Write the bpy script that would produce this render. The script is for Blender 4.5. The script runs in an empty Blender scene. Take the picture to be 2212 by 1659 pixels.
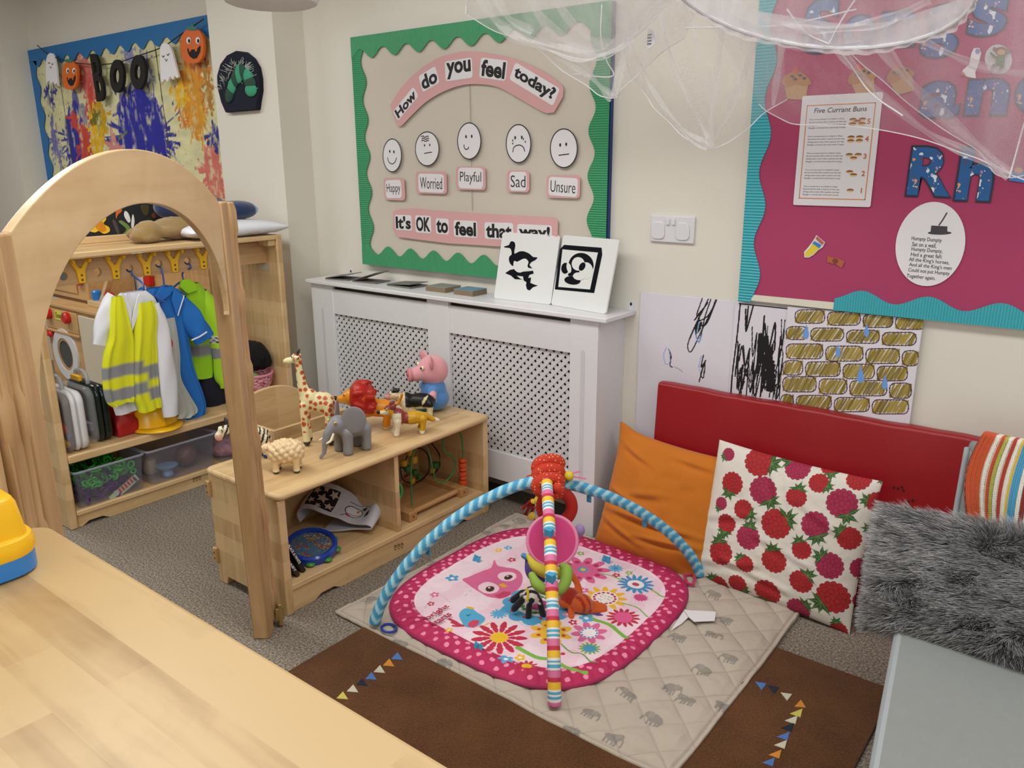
import bpy, bmesh, math, random
import numpy as np
from mathutils import Vector, Matrix, Quaternion

S = bpy.context.scene
COL = S.collection
random.seed(4)
RNG = np.random.default_rng(4)
PI = math.pi

# ---------------------------------------------------------------- camera
FPX, PITCH, ROLL, YAW, CAM_H = 1735.8, .271498, .0053835, -.665952, 1.55
def cam_axes():
    f = np.array([math.sin(YAW)*math.cos(PITCH), math.cos(YAW)*math.cos(PITCH), -math.sin(PITCH)])
    rt = np.array([math.cos(YAW), -math.sin(YAW), 0.0])
    dn = np.cross(f, rt)
    c, s = math.cos(ROLL), math.sin(ROLL)
    return np.array([c*rt+s*dn, -s*rt+c*dn, f])
AX = cam_axes()
cam = bpy.data.objects.new('camera', bpy.data.cameras.new('camera'))
COL.objects.link(cam)
cam.data.sensor_width = 36
cam.data.sensor_fit = 'HORIZONTAL'
cam.data.lens = FPX/2212*36
cam.data.clip_start = .02
mw = Matrix.Identity(4)
for i in range(3):
    mw[i][0] = AX[0][i]; mw[i][1] = -AX[1][i]; mw[i][2] = -AX[2][i]
mw[2][3] = CAM_H
cam.matrix_world = mw
S.camera = cam

# ---------------------------------------------------------------- world, light, exposure
S.view_settings.view_transform = 'Standard'
try: S.view_settings.look = 'None'
except Exception: pass
S.view_settings.gamma = 1
S.view_settings.use_curve_mapping = False
S.view_settings.exposure = -.22
try:
    S.cycles.use_denoising = True
    S.cycles.max_bounces = 8
    S.cycles.transparent_max_bounces = 16
    S.cycles.caustics_reflective = False
    S.cycles.caustics_refractive = False
    S.cycles.sample_clamp_indirect = 6
except Exception: pass
w = bpy.data.worlds.new('world'); S.world = w; w.use_nodes = True
w.node_tree.nodes['Background'].inputs[0].default_value = (.75, .82, 1, 1)
w.node_tree.nodes['Background'].inputs[1].default_value = .25
CEIL = 2.85
def area(name, loc, sx, sy, power, col=(1, 1, 1), rot=(0, 0, 0)):
    l = bpy.data.lights.new(name, 'AREA'); l.shape = 'RECTANGLE'; l.size = sx; l.size_y = sy
    l.energy = power; l.color = col
    o = bpy.data.objects.new(name, l); COL.objects.link(o); o.location = loc; o.rotation_euler = rot
    return o
WHITE = (1.0, .985, .955)
area('ceiling_light', (-.9, 1.15, CEIL-.03), 1.8, .6, 36, WHITE)
area('ceiling_light', (-3.0, 1.1, CEIL-.03), 1.8, .6, 36, WHITE)
area('ceiling_light', (1.2, 1.2, CEIL-.03), 1.8, .6, 30, WHITE)
area('ceiling_light', (-5.6, 1.0, CEIL-.03), 1.8, .6, 44, WHITE)
area('ceiling_light', (-2.0, -2.0, CEIL-.03), 1.8, .6, 40, WHITE)
area('window_daylight', (1.0, -3.5, 1.6), 2.6, 1.5, 75, (.9, .95, 1), (PI/2, 0, 0))

# ---------------------------------------------------------------- measuring helpers: where a sight line of the photo meets a plane of the room
def ray(px, py):
    return AX.T @ np.array([(px-1106)/FPX, (py-829.5)/FPX, 1.0])
def onX(px, py, x):
    d = ray(px, py); t = x/d[0]; return (x, d[1]*t, CAM_H+d[2]*t)
def onY(px, py, y):
    d = ray(px, py); t = y/d[1]; return (d[0]*t, y, CAM_H+d[2]*t)
def onZ(px, py, z=0.0):
    d = ray(px, py); t = (z-CAM_H)/d[2]; return (d[0]*t, d[1]*t, z)
def wall(pts, y):
    return [(p[0], p[2]) for p in (onY(a, b, y) for a, b in pts)]

# ---------------------------------------------------------------- colours and materials
def lin(v):
    return v/12.92 if v <= .04045 else ((v+.055)/1.055)**2.4
def hx(h):
    h = h.lstrip('#')
    return tuple(lin(int(h[i:i+2], 16)/255) for i in (0, 2, 4))
MATS = {}
def _new(name):
    m = bpy.data.materials.new(name); m.use_nodes = True
    nt = m.node_tree
    return m, nt, nt.nodes['Principled BSDF']
def _bump(nt, b, src, strength, dist=.002):
    n = nt.nodes.new('ShaderNodeBump'); n.inputs['Strength'].default_value = strength
    n.inputs['Distance'].default_value = dist
    nt.links.new(src, n.inputs['Height']); nt.links.new(n.outputs[0], b.inputs['Normal'])
    return n
def mat(name, col, rough=.6, var=.06, vscale=6, bump=0, bscale=80, bdist=.002, metal=0, sheen=0, coat=0, spec=.5, trans=0, emit=0, alpha=1):
    if name in MATS: return MATS[name]
    m, nt, b = _new(name)
    c = hx(col) if isinstance(col, str) else col
    tc = nt.nodes.new('ShaderNodeTexCoord')
    nz = nt.nodes.new('ShaderNodeTexNoise'); nz.inputs['Scale'].default_value = vscale; nz.inputs['Detail'].default_value = 4
    nt.links.new(tc.outputs['Object'], nz.inputs['Vector'])
    mx = nt.nodes.new('ShaderNodeMix'); mx.data_type = 'RGBA'
    mx.inputs[6].default_value = tuple(v*(1-var) for v in c)+(1,)
    mx.inputs[7].default_value = tuple(min(1, v*(1+var)) for v in c)+(1,)
    nt.links.new(nz.outputs['Fac'], mx.inputs[0]); nt.links.new(mx.outputs[2], b.inputs['Base Color'])
    b.inputs['Roughness'].default_value = rough; b.inputs['Metallic'].default_value = metal
    b.inputs['Specular IOR Level'].default_value = spec
    b.inputs['Sheen Weight'].default_value = sheen; b.inputs['Coat Weight'].default_value = coat
    b.inputs['Transmission Weight'].default_value = trans; b.inputs['Alpha'].default_value = alpha
    if bump:
        n2 = nt.nodes.new('ShaderNodeTexNoise'); n2.inputs['Scale'].default_value = bscale; n2.inputs['Detail'].default_value = 3
        nt.links.new(tc.outputs['Object'], n2.inputs['Vector']); _bump(nt, b, n2.outputs['Fac'], bump, bdist)
    MATS[name] = m
    return m
def wood(name, c1, c2, axis='Z', stave=0, rough=.42, grain=1.0, coat=.1, length=.5, fig=.35):
    """maple or birch: fibres along one axis, optional glued staves"""
    if name in MATS: return MATS[name]
    m, nt, b = _new(name)
    N, L = nt.nodes.new, nt.links.new
    tc = N('ShaderNodeTexCoord'); mp = N('ShaderNodeMapping')
    sc = {'X': (1.2, 14, 14), 'Y': (14, 1.2, 14), 'Z': (14, 14, 1.2)}[axis]
    mp.inputs['Scale'].default_value = sc
    L(tc.outputs['Object'], mp.inputs['Vector'])
    n1 = N('ShaderNodeTexNoise'); n1.inputs['Scale'].default_value = 2.2*grain; n1.inputs['Detail'].default_value = 6; n1.inputs['Distortion'].default_value = .8
    L(mp.outputs[0], n1.inputs['Vector'])
    n2 = N('ShaderNodeTexNoise'); n2.inputs['Scale'].default_value = 7; n2.inputs['Detail'].default_value = 5; n2.inputs['Distortion'].default_value = 1.5
    L(tc.outputs['Object'], n2.inputs['Vector'])
    ad = N('ShaderNodeMath'); ad.operation = 'MULTIPLY_ADD'; ad.inputs[1].default_value = fig; 
    L(n2.outputs['Fac'], ad.inputs[0]); L(n1.outputs['Fac'], ad.inputs[2])
    last = ad.outputs[0]
    if stave:
        m2 = N('ShaderNodeMapping')
        # bricks run along texture x; turn the fibres' axis onto x
        rot = {'X': (0, 0, 0), 'Y': (0, 0, PI/2), 'Z': (0, PI/2, PI/2)}[axis]
        m2.inputs['Rotation'].default_value = rot
        L(tc.outputs['Object'], m2.inputs['Vector'])
        br = N('ShaderNodeTexBrick'); br.inputs['Scale'].default_value = 1
        br.inputs['Brick Width'].default_value = length; br.inputs['Row Height'].default_value = stave
        br.inputs['Mortar Size'].default_value = .0; br.offset = .37
        br.inputs['Color1'].default_value = (0, 0, 0, 1); br.inputs['Color2'].default_value = (1, 1, 1, 1)
        L(m2.outputs[0], br.inputs['Vector'])
        a2 = N('ShaderNodeMath'); a2.operation = 'MULTIPLY_ADD'; a2.inputs[1].default_value = .45
        L(br.outputs['Color'], a2.inputs[0]); L(last, a2.inputs[2]); last = a2.outputs[0]
    rp = N('ShaderNodeValToRGB')
    rp.color_ramp.elements[0].position = .35; rp.color_ramp.elements[1].position = 1.0 if not stave else 1.3 if False else 1.0
    rp.color_ramp.elements[0].color = hx(c1)+(1,); rp.color_ramp.elements[1].color = hx(c2)+(1,)
    L(last, rp.inputs[0]); L(rp.outputs[0], b.inputs['Base Color'])
    b.inputs['Roughness'].default_value = rough; b.inputs['Coat Weight'].default_value = coat; b.inputs['Coat Roughness'].default_value = .25
    _bump(nt, b, n1.outputs['Fac'], .05)
    MATS[name] = m
    return m
def vcol(name='painted_print', rough=.7, bump=0, bscale=300, sheen=0, coat=0, spec=.4, bdist=.001):
    if name in MATS: return MATS[name]
    m, nt, b = _new(name)
    at = nt.nodes.new('ShaderNodeAttribute'); at.attribute_name = 'Col'
    nt.links.new(at.outputs['Color'], b.inputs['Base Color'])
    b.inputs['Roughness'].default_value = rough; b.inputs['Sheen Weight'].default_value = sheen; b.inputs['Coat Weight'].default_value = coat
    b.inputs['Specular IOR Level'].default_value = spec
    if bump:
        tc = nt.nodes.new('ShaderNodeTexCoord')
        n2 = nt.nodes.new('ShaderNodeTexNoise'); n2.inputs['Scale'].default_value = bscale; n2.inputs['Detail'].default_value = 3
        nt.links.new(tc.outputs['Object'], n2.inputs['Vector']); _bump(nt, b, n2.outputs['Fac'], bump, bdist)
    MATS[name] = m
    return m
def clear(name, col=(1, 1, 1), alpha=.25, rough=.08):
    """clear plastic: mostly see-through, with gloss"""
    if name in MATS: return MATS[name]
    m, nt, b = _new(name)
    b.inputs['Base Color'].default_value = tuple(col)+(1,)
    b.inputs['Roughness'].default_value = rough; b.inputs['Alpha'].default_value = alpha
    MATS[name] = m
    return m

# ---------------------------------------------------------------- mesh helpers
ROOT = {}
class MB:
    def __init__(s): s.bm = bmesh.new(); s.mi = 0
    def _f(s, vs):
        try:
            f = s.bm.faces.new(vs); f.material_index = s.mi; return f
        except ValueError: return None
    def box(s, x0, x1, y0, y1, z0, z1, M=None):
        v = [Vector((x, y, z)) for x in (x0, x1) for y in (y0, y1) for z in (z0, z1)]
        if M is not None: v = [M @ p for p in v]
        v = [s.bm.verts.new(p) for p in v]
        for q in ((0, 1, 3, 2), (4, 6, 7, 5), (0, 4, 5, 1), (2, 3, 7, 6), (0, 2, 6, 4), (1, 5, 7, 3)): s._f([v[i] for i in q])
        return s
    def prism(s, pts, a0, a1, axis='Y', M=None):
        """closed outline extruded along an axis. outline is (x,z) for Y, (y,z) for X, (x,y) for Z"""
        def mk(p, a):
            q = {'Y': (p[0], a, p[1]), 'X': (a, p[0], p[1]), 'Z': (p[0], p[1], a)}[axis]
            return s.bm.verts.new(M @ Vector(q) if M is not None else q)
        n = len(pts)
        A = [mk(p, a0) for p in pts]; B = [mk(p, a1) for p in pts]
        s._f(A[::-1]); s._f(B)
        for i in range(n): s._f([A[i], A[(i+1) % n], B[(i+1) % n], B[i]])
        return s
    def tube(s, path, r, n=10, closed=False, flat=1.0, up=None):
        P = [Vector(p) for p in path]; m = len(P)
        R = r if hasattr(r, '__len__') else [r]*m
        rings = []; prev = None
        for i in range(m):
            if closed: t = P[(i+1) % m]-P[i-1]
            else: t = P[min(i+1, m-1)]-P[max(i-1, 0)]
            if t.length < 1e-9: t = Vector((0, 0, 1))
            t.normalize()
            if prev is None:
                a = Vector(up) if up else (Vector((0, 0, 1)) if abs(t.z) < .9 else Vector((1, 0, 0)))
            else: a = prev
            a = (a-t*a.dot(t))
            if a.length < 1e-6: a = t.orthogonal()
            a.normalize(); prev = a; b = t.cross(a)
            rings.append([s.bm.verts.new(P[i]+(a*math.cos(k*2*PI/n)*flat+b*math.sin(k*2*PI/n))*R[i]) for k in range(n)])
        for i in range(m if closed else m-1):
            A, B = rings[i], rings[(i+1) % m]
            for k in range(n): s._f([A[k], A[(k+1) % n], B[(k+1) % n], B[k]])
        if not closed: s._f(rings[0][::-1]); s._f(rings[-1])
        return s
    def lathe(s, prof, c=(0, 0, 0), n=28, M=None):
        """profile [(r,z)] turned about the z axis at c"""
        rings = []
        for r, z in prof:
            if r < 1e-6:
                p = Vector((c[0], c[1], c[2]+z)); rings.append([s.bm.verts.new(M @ p if M is not None else p)])
            else:
                ring = []
                for k in range(n):
                    p = Vector((c[0]+r*math.cos(2*PI*k/n), c[1]+r*math.sin(2*PI*k/n), c[2]+z))
                    ring.append(s.bm.verts.new(M @ p if M is not None else p))
                rings.append(ring)
        for A, B in zip(rings, rings[1:]):
            for k in range(n):
                a, b = A[k % len(A)], A[(k+1) % n % len(A)]
                d, e = B[k % len(B)], B[(k+1) % n % len(B)]
                vs = [a, b, e, d]; u = []
                for v in vs:
                    if v not in u: u.append(v)
                if len(u) > 2: s._f(u)
        if len(rings[0]) > 1: s._f(rings[0][::-1])
        if len(rings[-1]) > 1: s._f(rings[-1])
        return s
    def ell(s, c, r, M=None, n=14):
        if not hasattr(r, '__len__'): r = (r, r, r)
        T = Matrix.Translation(c) @ (M.to_4x4() if M is not None else Matrix.Identity(4)) @ Matrix.Diagonal((r[0], r[1], r[2], 1))
        g = bmesh.ops.create_uvsphere(s.bm, u_segments=n+4, v_segments=n, radius=1, matrix=T)
        for v in g['verts']:
            for f in v.link_faces: f.material_index = s.mi
        return s
    def grid(s, P, closed_u=False, closed_v=False):
        """P: rows of points"""
        V = [[s.bm.verts.new(p) for p in row] for row in P]
        R, Cn = len(V), len(V[0])
        for i in range(R if closed_v else R-1):
            for j in range(Cn if closed_u else Cn-1):
                s._f([V[i][j], V[i][(j+1) % Cn], V[(i+1) % R][(j+1) % Cn], V[(i+1) % R][j]])
        return s
    def ribbon(s, pts, wd, fn, closed=False):
        """a flat stroke of width wd along 2-D pts, placed by fn(a,b)"""
        P = [Vector(p).to_2d() if len(p) > 2 else Vector(p) for p in pts]; m = len(P); Lr = []
        for i in range(m):
            t = (P[(i+1) % m]-P[i-1]) if closed else P[min(i+1, m-1)]-P[max(i-1, 0)]
            if t.length < 1e-9: t = Vector((1, 0))
            t.normalize(); nn = Vector((-t.y, t.x))*(wd/2)
            a, b = P[i]+nn, P[i]-nn
            Lr.append((s.bm.verts.new(fn(a.x, a.y)), s.bm.verts.new(fn(b.x, b.y))))
        for i in range(m if closed else m-1):
            A, B = Lr[i], Lr[(i+1) % m]
            s._f([A[0], A[1], B[1], B[0]])
        return s
    def shape(s, pts, fn):
        """flat filled outline placed by fn(a,b)"""
        s._f([s.bm.verts.new(fn(a, b)) for a, b in pts]); return s
    def text(s, body, M, size=.05, weight=0.0, align='CENTER', depth=.0008, shear=0, spacing=1.0):
        cu = bpy.data.curves.new('glyphs', 'FONT'); cu.body = body; cu.size = size; cu.align_x = align; cu.align_y = 'CENTER'
        cu.offset = weight*size; cu.extrude = depth/2; cu.shear = shear; cu.space_character = spacing; cu.resolution_u = 3
        o = bpy.data.objects.new('glyphs', cu); COL.objects.link(o)
        dg = bpy.context.evaluated_depsgraph_get(); me = o.evaluated_get(dg).to_mesh()
        vs = [s.bm.verts.new(M @ v.co) for v in me.vertices]
        for p in me.polygons: s._f([vs[i] for i in p.vertices])
        o.evaluated_get(dg).to_mesh_clear()
        bpy.data.objects.remove(o); bpy.data.curves.remove(cu)
        return s
    def mesh(s, name, mats, off=(0, 0, 0), smooth=True, recalc=True):
        if off != (0, 0, 0): bmesh.ops.translate(s.bm, verts=s.bm.verts, vec=-Vector(off))
        if recalc: bmesh.ops.recalc_face_normals(s.bm, faces=s.bm.faces)
        me = bpy.data.meshes.new(name); s.bm.to_mesh(me); s.bm.free()
        for mm in (mats if isinstance(mats, (list, tuple)) else [mats]): me.materials.append(mm)
        if smooth:
            for p in me.polygons: p.use_smooth = True
            try: me.set_sharp_from_angle(angle=math.radians(38))
            except Exception: pass
        return me
def link(o, parent=None):
    COL.objects.link(o)
    if parent is not None: o.parent = parent
    return o
def tag(o, label=None, cat=None, group=None, kind=None):
    if label: o['label'] = label
    if cat: o['category'] = cat
    if group: o['group'] = group
    if kind: o['kind'] = kind
    return o
def thing(name, label, cat, loc=(0, 0, 0), rz=0, group=None):
    o = bpy.data.objects.new(name, None); o.empty_display_size = .05
    COL.objects.link(o); o.location = loc; o.rotation_euler = (0, 0, rz)
    ROOT[o.name] = tuple(loc)
    return tag(o, label, cat, group)
def part(name, mb, mats, parent, local=False, bev=0, smooth=True, label=None, solid=0, sub=0, recalc=True):
    """one mesh child. local: the mesh is already in the parent's frame, otherwise it is in room coordinates"""
    off = (0, 0, 0) if local else ROOT.get(parent.name, (0, 0, 0))
    o = bpy.data.objects.new(name, mb.mesh(name, mats, off, smooth, recalc)); link(o, parent)
    ROOT[o.name] = (0, 0, 0) if local else off
    mods(o, bev, solid, sub)
    if label: o['label'] = label
    return o
def mods(o, bev=0, solid=0, sub=0):
    if solid:
        m = o.modifiers.new('thickness', 'SOLIDIFY'); m.thickness = solid; m.offset = 0
    if bev:
        m = o.modifiers.new('bevel', 'BEVEL'); m.width = bev; m.segments = 2; m.limit_method = 'ANGLE'; m.angle_limit = math.radians(40)
    if sub:
        m = o.modifiers.new('subdivision', 'SUBSURF'); m.levels = sub; m.render_levels = sub
def solo(name, mb, mats, label, cat, loc=(0, 0, 0), rz=0, group=None, local=False, bev=0, smooth=True, solid=0, sub=0, recalc=True):
    """a thing that is one mesh"""
    o = bpy.data.objects.new(name, mb.mesh(name, mats, (0, 0, 0) if local else tuple(loc), smooth, recalc))
    COL.objects.link(o); o.location = loc; o.rotation_euler = (0, 0, rz); ROOT[o.name] = tuple(loc)
    mods(o, bev, solid, sub)
    return tag(o, label, cat, group)
def struct(name, mb, m, bev=0, smooth=False):
    o = bpy.data.objects.new(name, mb.mesh(name, m, (0, 0, 0), smooth)); COL.objects.link(o); o['kind'] = 'structure'
    mods(o, bev); return o
def copy_thing(o, loc=None, rz=None, label=None, parent=None):
    c = o.copy(); COL.objects.link(c)
    if parent is not None: c.parent = parent
    for ch in list(o.children): copy_thing(ch, parent=c)
    if loc is not None: c.location = loc
    if rz is not None: c.rotation_euler = (0, 0, rz)
    if label: c['label'] = label
    return c
def adopt(me, name, mats, parent=None, loc=(0, 0, 0)):
    for mm in (mats if isinstance(mats, (list, tuple)) else [mats]): me.materials.append(mm)
    o = bpy.data.objects.new(name, me); COL.objects.link(o)
    if parent is not None: o.parent = parent
    else: o.location = loc
    ROOT[o.name] = ROOT.get(parent.name, (0, 0, 0)) if parent is not None else tuple(loc)
    return o
def arc(cx, cy, r, a0, a1, n=12, ry=None):
    ry = r if ry is None else ry
    return [(cx+r*math.cos(math.radians(a0+(a1-a0)*i/n)), cy+ry*math.sin(math.radians(a0+(a1-a0)*i/n))) for i in range(n+1)]
def oval(cx, cy, rx, ry, n=28, rot=0):
    c, s = math.cos(rot), math.sin(rot)
    return [(cx+rx*math.cos(t)*c-ry*math.sin(t)*s, cy+rx*math.cos(t)*s+ry*math.sin(t)*c) for t in (2*PI*i/n for i in range(n))]
def rrect(x0, x1, y0, y1, r, n=5):
    return arc(x1-r, y1-r, r, 0, 90, n)+arc(x0+r, y1-r, r, 90, 180, n)+arc(x0+r, y0+r, r, 180, 270, n)+arc(x1-r, y0+r, r, 270, 360, n)
def spline(pts, n=8, closed=False):
    """Catmull-Rom through points of any dimension"""
    P = [np.array(p, float) for p in pts]; m = len(P); out = []
    for i in range(m if closed else m-1):
        p0 = P[i-1] if (closed or i > 0) else P[0]*2-P[1]
        p1, p2 = P[i], P[(i+1) % m]
        p3 = P[(i+2) % m] if (closed or i+2 < m) else P[-1]*2-P[-2]
        for k in range(n):
            t = k/n
            out.append(tuple(.5*((2*p1)+(p2-p0)*t+(2*p0-5*p1+4*p2-p3)*t*t+(3*p1-p0-3*p2+p3)*t**3)))
    if not closed: out.append(tuple(P[-1]))
    return out

# ---------------------------------------------------------------- printed surfaces: a fine grid with a colour on every vertex
class Canvas:
    def __init__(s, w, h, res, bg='#ffffff'):
        s.w, s.h = w, h; s.nx, s.ny = int(w*res)+2, int(h*res)+2
        s.U, s.V = np.meshgrid(np.linspace(0, w, s.nx), np.linspace(0, h, s.ny))
        s.C = np.empty((s.ny, s.nx, 3)); s.C[:] = hx(bg)
    def sl(s, x0, x1, y0, y1):
        fx, fy = (s.nx-1)/s.w, (s.ny-1)/s.h
        return (slice(max(0, int(y0*fy)), max(0, int(y1*fy)+2)), slice(max(0, int(x0*fx)), max(0, int(x1*fx)+2)))
    def put(s, q, m, col, a=1.0):
        c = np.array(hx(col) if isinstance(col, str) else col)
        s.C[q][m] = s.C[q][m]*(1-a)+c*a
    def ell(s, cx, cy, rx, ry, col, rot=0, a=1.0):
        R = max(rx, ry); q = s.sl(cx-R, cx+R, cy-R, cy+R)
        u, v = s.U[q]-cx, s.V[q]-cy; c, d = math.cos(rot), math.sin(rot)
        s.put(q, ((u*c+v*d)/rx)**2+((-u*d+v*c)/ry)**2 <= 1, col, a)
    def poly(s, pts, col, a=1.0):
        P = np.array(pts)
        q = s.sl(P[:, 0].min(), P[:, 0].max(), P[:, 1].min(), P[:, 1].max())
        u, v = s.U[q], s.V[q]; ins = np.zeros(u.shape, bool)
        for i in range(len(P)):
            x0, y0 = P[i-1]; x1, y1 = P[i]
            if y0 == y1: continue
            ins ^= ((y0 > v) != (y1 > v)) & (u < (x1-x0)*(v-y0)/(y1-y0)+x0)
        s.put(q, ins, col, a)
    def line(s, pts, wd, col, a=1.0, taper=False):
        for i in range(len(pts)-1):
            x0, y0 = pts[i]; x1, y1 = pts[i+1]
            w2 = wd/2*(1-.8*i/len(pts) if taper else 1)
            q = s.sl(min(x0, x1)-w2, max(x0, x1)+w2, min(y0, y1)-w2, max(y0, y1)+w2)
            u, v = s.U[q]-x0, s.V[q]-y0; dx, dy = x1-x0, y1-y0; L2 = dx*dx+dy*dy+1e-12
            t = np.clip((u*dx+v*dy)/L2, 0, 1)
            s.put(q, (u-t*dx)**2+(v-t*dy)**2 <= w2*w2, col, a)
    def speck(s, n, r0, r1, cols, box=None):
        x0, x1, y0, y1 = box or (0, s.w, 0, s.h)
        for _ in range(n):
            r = random.uniform(r0, r1)
            s.ell(random.uniform(x0, x1), random.uniform(y0, y1), r, r*random.uniform(.5, 1.6), random.choice(cols), random.uniform(0, 3))
    def mesh(s, name, fn, keep=None, back=None):
        """fn(U,V) -> x,y,z arrays. back: (dx,dy,dz) offset closes the sheet into a thin solid"""
        X, Y, Z = fn(s.U, s.V)
        co = np.stack([X, Y, Z], -1).reshape(-1, 3)
        idx = np.arange(s.nx*s.ny).reshape(s.ny, s.nx)
        F = np.stack([idx[:-1, :-1], idx[:-1, 1:], idx[1:, 1:], idx[1:, :-1]], -1).reshape(-1, 4)
        colr = s.C.reshape(-1, 3)
        if keep is not None:
            k = keep.reshape(-1); F = F[k[F].all(1)]
        if back is not None:
            b = np.concatenate([idx[0, :], idx[1:, -1], idx[-1, -2::-1], idx[-2:0:-1, 0]]); n0 = len(co)
            co = np.concatenate([co, co[b]+np.array(back)]); colr = np.concatenate([colr, colr[b]])
            m = len(b); j = np.arange(m); j2 = (j+1) % m
            F = np.concatenate([F, np.stack([b[j2], b[j], n0+j, n0+j2], -1)])
            # four corners close the back
            c0 = n0; c1 = n0+s.nx-1; c2 = c1+s.ny-1; c3 = c2+s.nx-1
            F = np.concatenate([F, np.array([[c3, c2, c1, c0]])])
        return raw_mesh(name, co, F, colr)
def raw_mesh(name, co, F, col=None, smooth=True):
    me = bpy.data.meshes.new(name)
    co = np.asarray(co, np.float32); F = np.asarray(F, np.int32)
    me.vertices.add(len(co)); me.vertices.foreach_set('co', co.ravel())
    me.loops.add(F.size); me.loops.foreach_set('vertex_index', F.ravel())
    me.polygons.add(len(F)); me.polygons.foreach_set('loop_start', np.arange(len(F), dtype=np.int32)*F.shape[1])
    try: me.polygons.foreach_set('loop_total', np.full(len(F), F.shape[1], np.int32))
    except Exception: pass
    if smooth: me.polygons.foreach_set('use_smooth', np.ones(len(F), bool))
    me.update(calc_edges=True); me.validate()
    if col is not None: paint(me, col)
    return me
def paint(me, col):
    a = me.color_attributes.new('Col', 'FLOAT_COLOR', 'POINT')
    c = np.ones((len(me.vertices), 4), np.float32); c[:, :3] = col; a.data.foreach_set('color', c.ravel())
def noise2(U, V, scale, seed=0, octaves=4):
    """smooth value noise on arrays"""
    r = np.random.default_rng(seed); out = np.zeros_like(U); amp = 1; tot = 0
    for o in range(octaves):
        G = r.random((64, 64)); u = U*scale+7.3*o; v = V*scale+3.1*o
        i, j = np.floor(u).astype(int), np.floor(v).astype(int); fu, fv = u-i, v-j
        fu, fv = fu*fu*(3-2*fu), fv*fv*(3-2*fv)
        a, b, c, d = G[i % 64, j % 64], G[(i+1) % 64, j % 64], G[i % 64, (j+1) % 64], G[(i+1) % 64, (j+1) % 64]
        out += amp*((a*(1-fu)+b*fu)*(1-fv)+(c*(1-fu)+d*fu)*fv); tot += amp; amp *= .5; scale *= 2
    return out/tot
# ---------------------------------------------------------------- soft bodies: several volumes fused into one continuous skin
def blob(name, build, voxel, smooth=4, colfn=None, mats=None, parent=None, local=True, loc=(0, 0, 0), label=None, disp=None):
    mb = MB(); build(mb)
    me = bpy.data.meshes.new(name); bmesh.ops.recalc_face_normals(mb.bm, faces=mb.bm.faces); mb.bm.to_mesh(me); mb.bm.free()
    o = bpy.data.objects.new('fuse', me); COL.objects.link(o)
    r = o.modifiers.new('r', 'REMESH'); r.mode = 'VOXEL'; r.voxel_size = voxel
    if smooth:
        q = o.modifiers.new('s', 'SMOOTH'); q.iterations = smooth; q.factor = .5
    dg = bpy.context.evaluated_depsgraph_get(); m2 = bpy.data.meshes.new_from_object(o.evaluated_get(dg)); m2.name = name
    bpy.data.objects.remove(o); bpy.data.meshes.remove(me)
    n = len(m2.vertices); co = np.empty(n*3, np.float32); m2.vertices.foreach_get('co', co); co = co.reshape(-1, 3)
    if disp is not None:
        nr = np.empty(n*3, np.float32); m2.vertices.foreach_get('normal', nr)
        co = co+nr.reshape(-1, 3)*disp(co)[:, None]; m2.vertices.foreach_set('co', co.astype(np.float32).ravel())
    m2.polygons.foreach_set('use_smooth', np.ones(len(m2.polygons), bool))
    if colfn is not None:
        for at in list(m2.color_attributes): m2.color_attributes.remove(at)
        paint(m2, colfn(co))
    m2.materials.clear()
    ob = adopt(m2, name, mats, parent, loc)
    if label: ob['label'] = label
    return ob
def noise3(co, scale, seed=0):
    return noise2(co[:, 0]+co[:, 2]*.73, co[:, 1]+co[:, 2]*.61, scale, seed, 3)
def pick(co, base, *rules):
    c = np.empty((len(co), 3)); c[:] = hx(base)
    for m, h in rules: c[m] = hx(h)
    return c
# ================================================================ materials
M_WALL = mat('cream_wall_paint', '#dfdbd0', .75, .02, 2, .15, 60, .001)
M_WHITE = mat('white_satin_paint', '#dfe0e4', .35, .02, 3)
M_MAPLE_Y = wood('maple_along', '#ae8758', '#dabb8b', 'Y', .085)
M_MAPLE_Z = wood('maple_upright', '#ae8758', '#dabb8b', 'Z', .07, length=3)
M_MAPLE_X = wood('maple_across', '#ae8758', '#dabb8b', 'X', .085)
M_MAPLE_ARCH = wood('maple_ply', '#c29c69', '#dcbf92', 'X', 0, .38, .6, .25, fig=.5)
M_POST = wood('maple_post', '#a88358', '#cda97c', 'Z', 0, .45, 1)
M_BLOCK = wood('butcher_block', '#987648', '#c3a676', 'X', .055, .42, 1, .12, .34, .5)
M_DARK = mat('dark_void', '#17181a', .8)
M_PAPER = mat('white_paper', '#e3e2e6', .6, .02)
M_INK = mat('black_ink', '#17171c', .6)
M_STEEL = mat('steel', '#b9bbbd', .3, metal=1)
M_YEL = mat('yellow_plastic', '#f2bd18', .3)
M_RED = mat('red_plastic', '#cf2420', .3)
M_BLUE = mat('blue_plastic', '#2c7fd0', .3)

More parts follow.
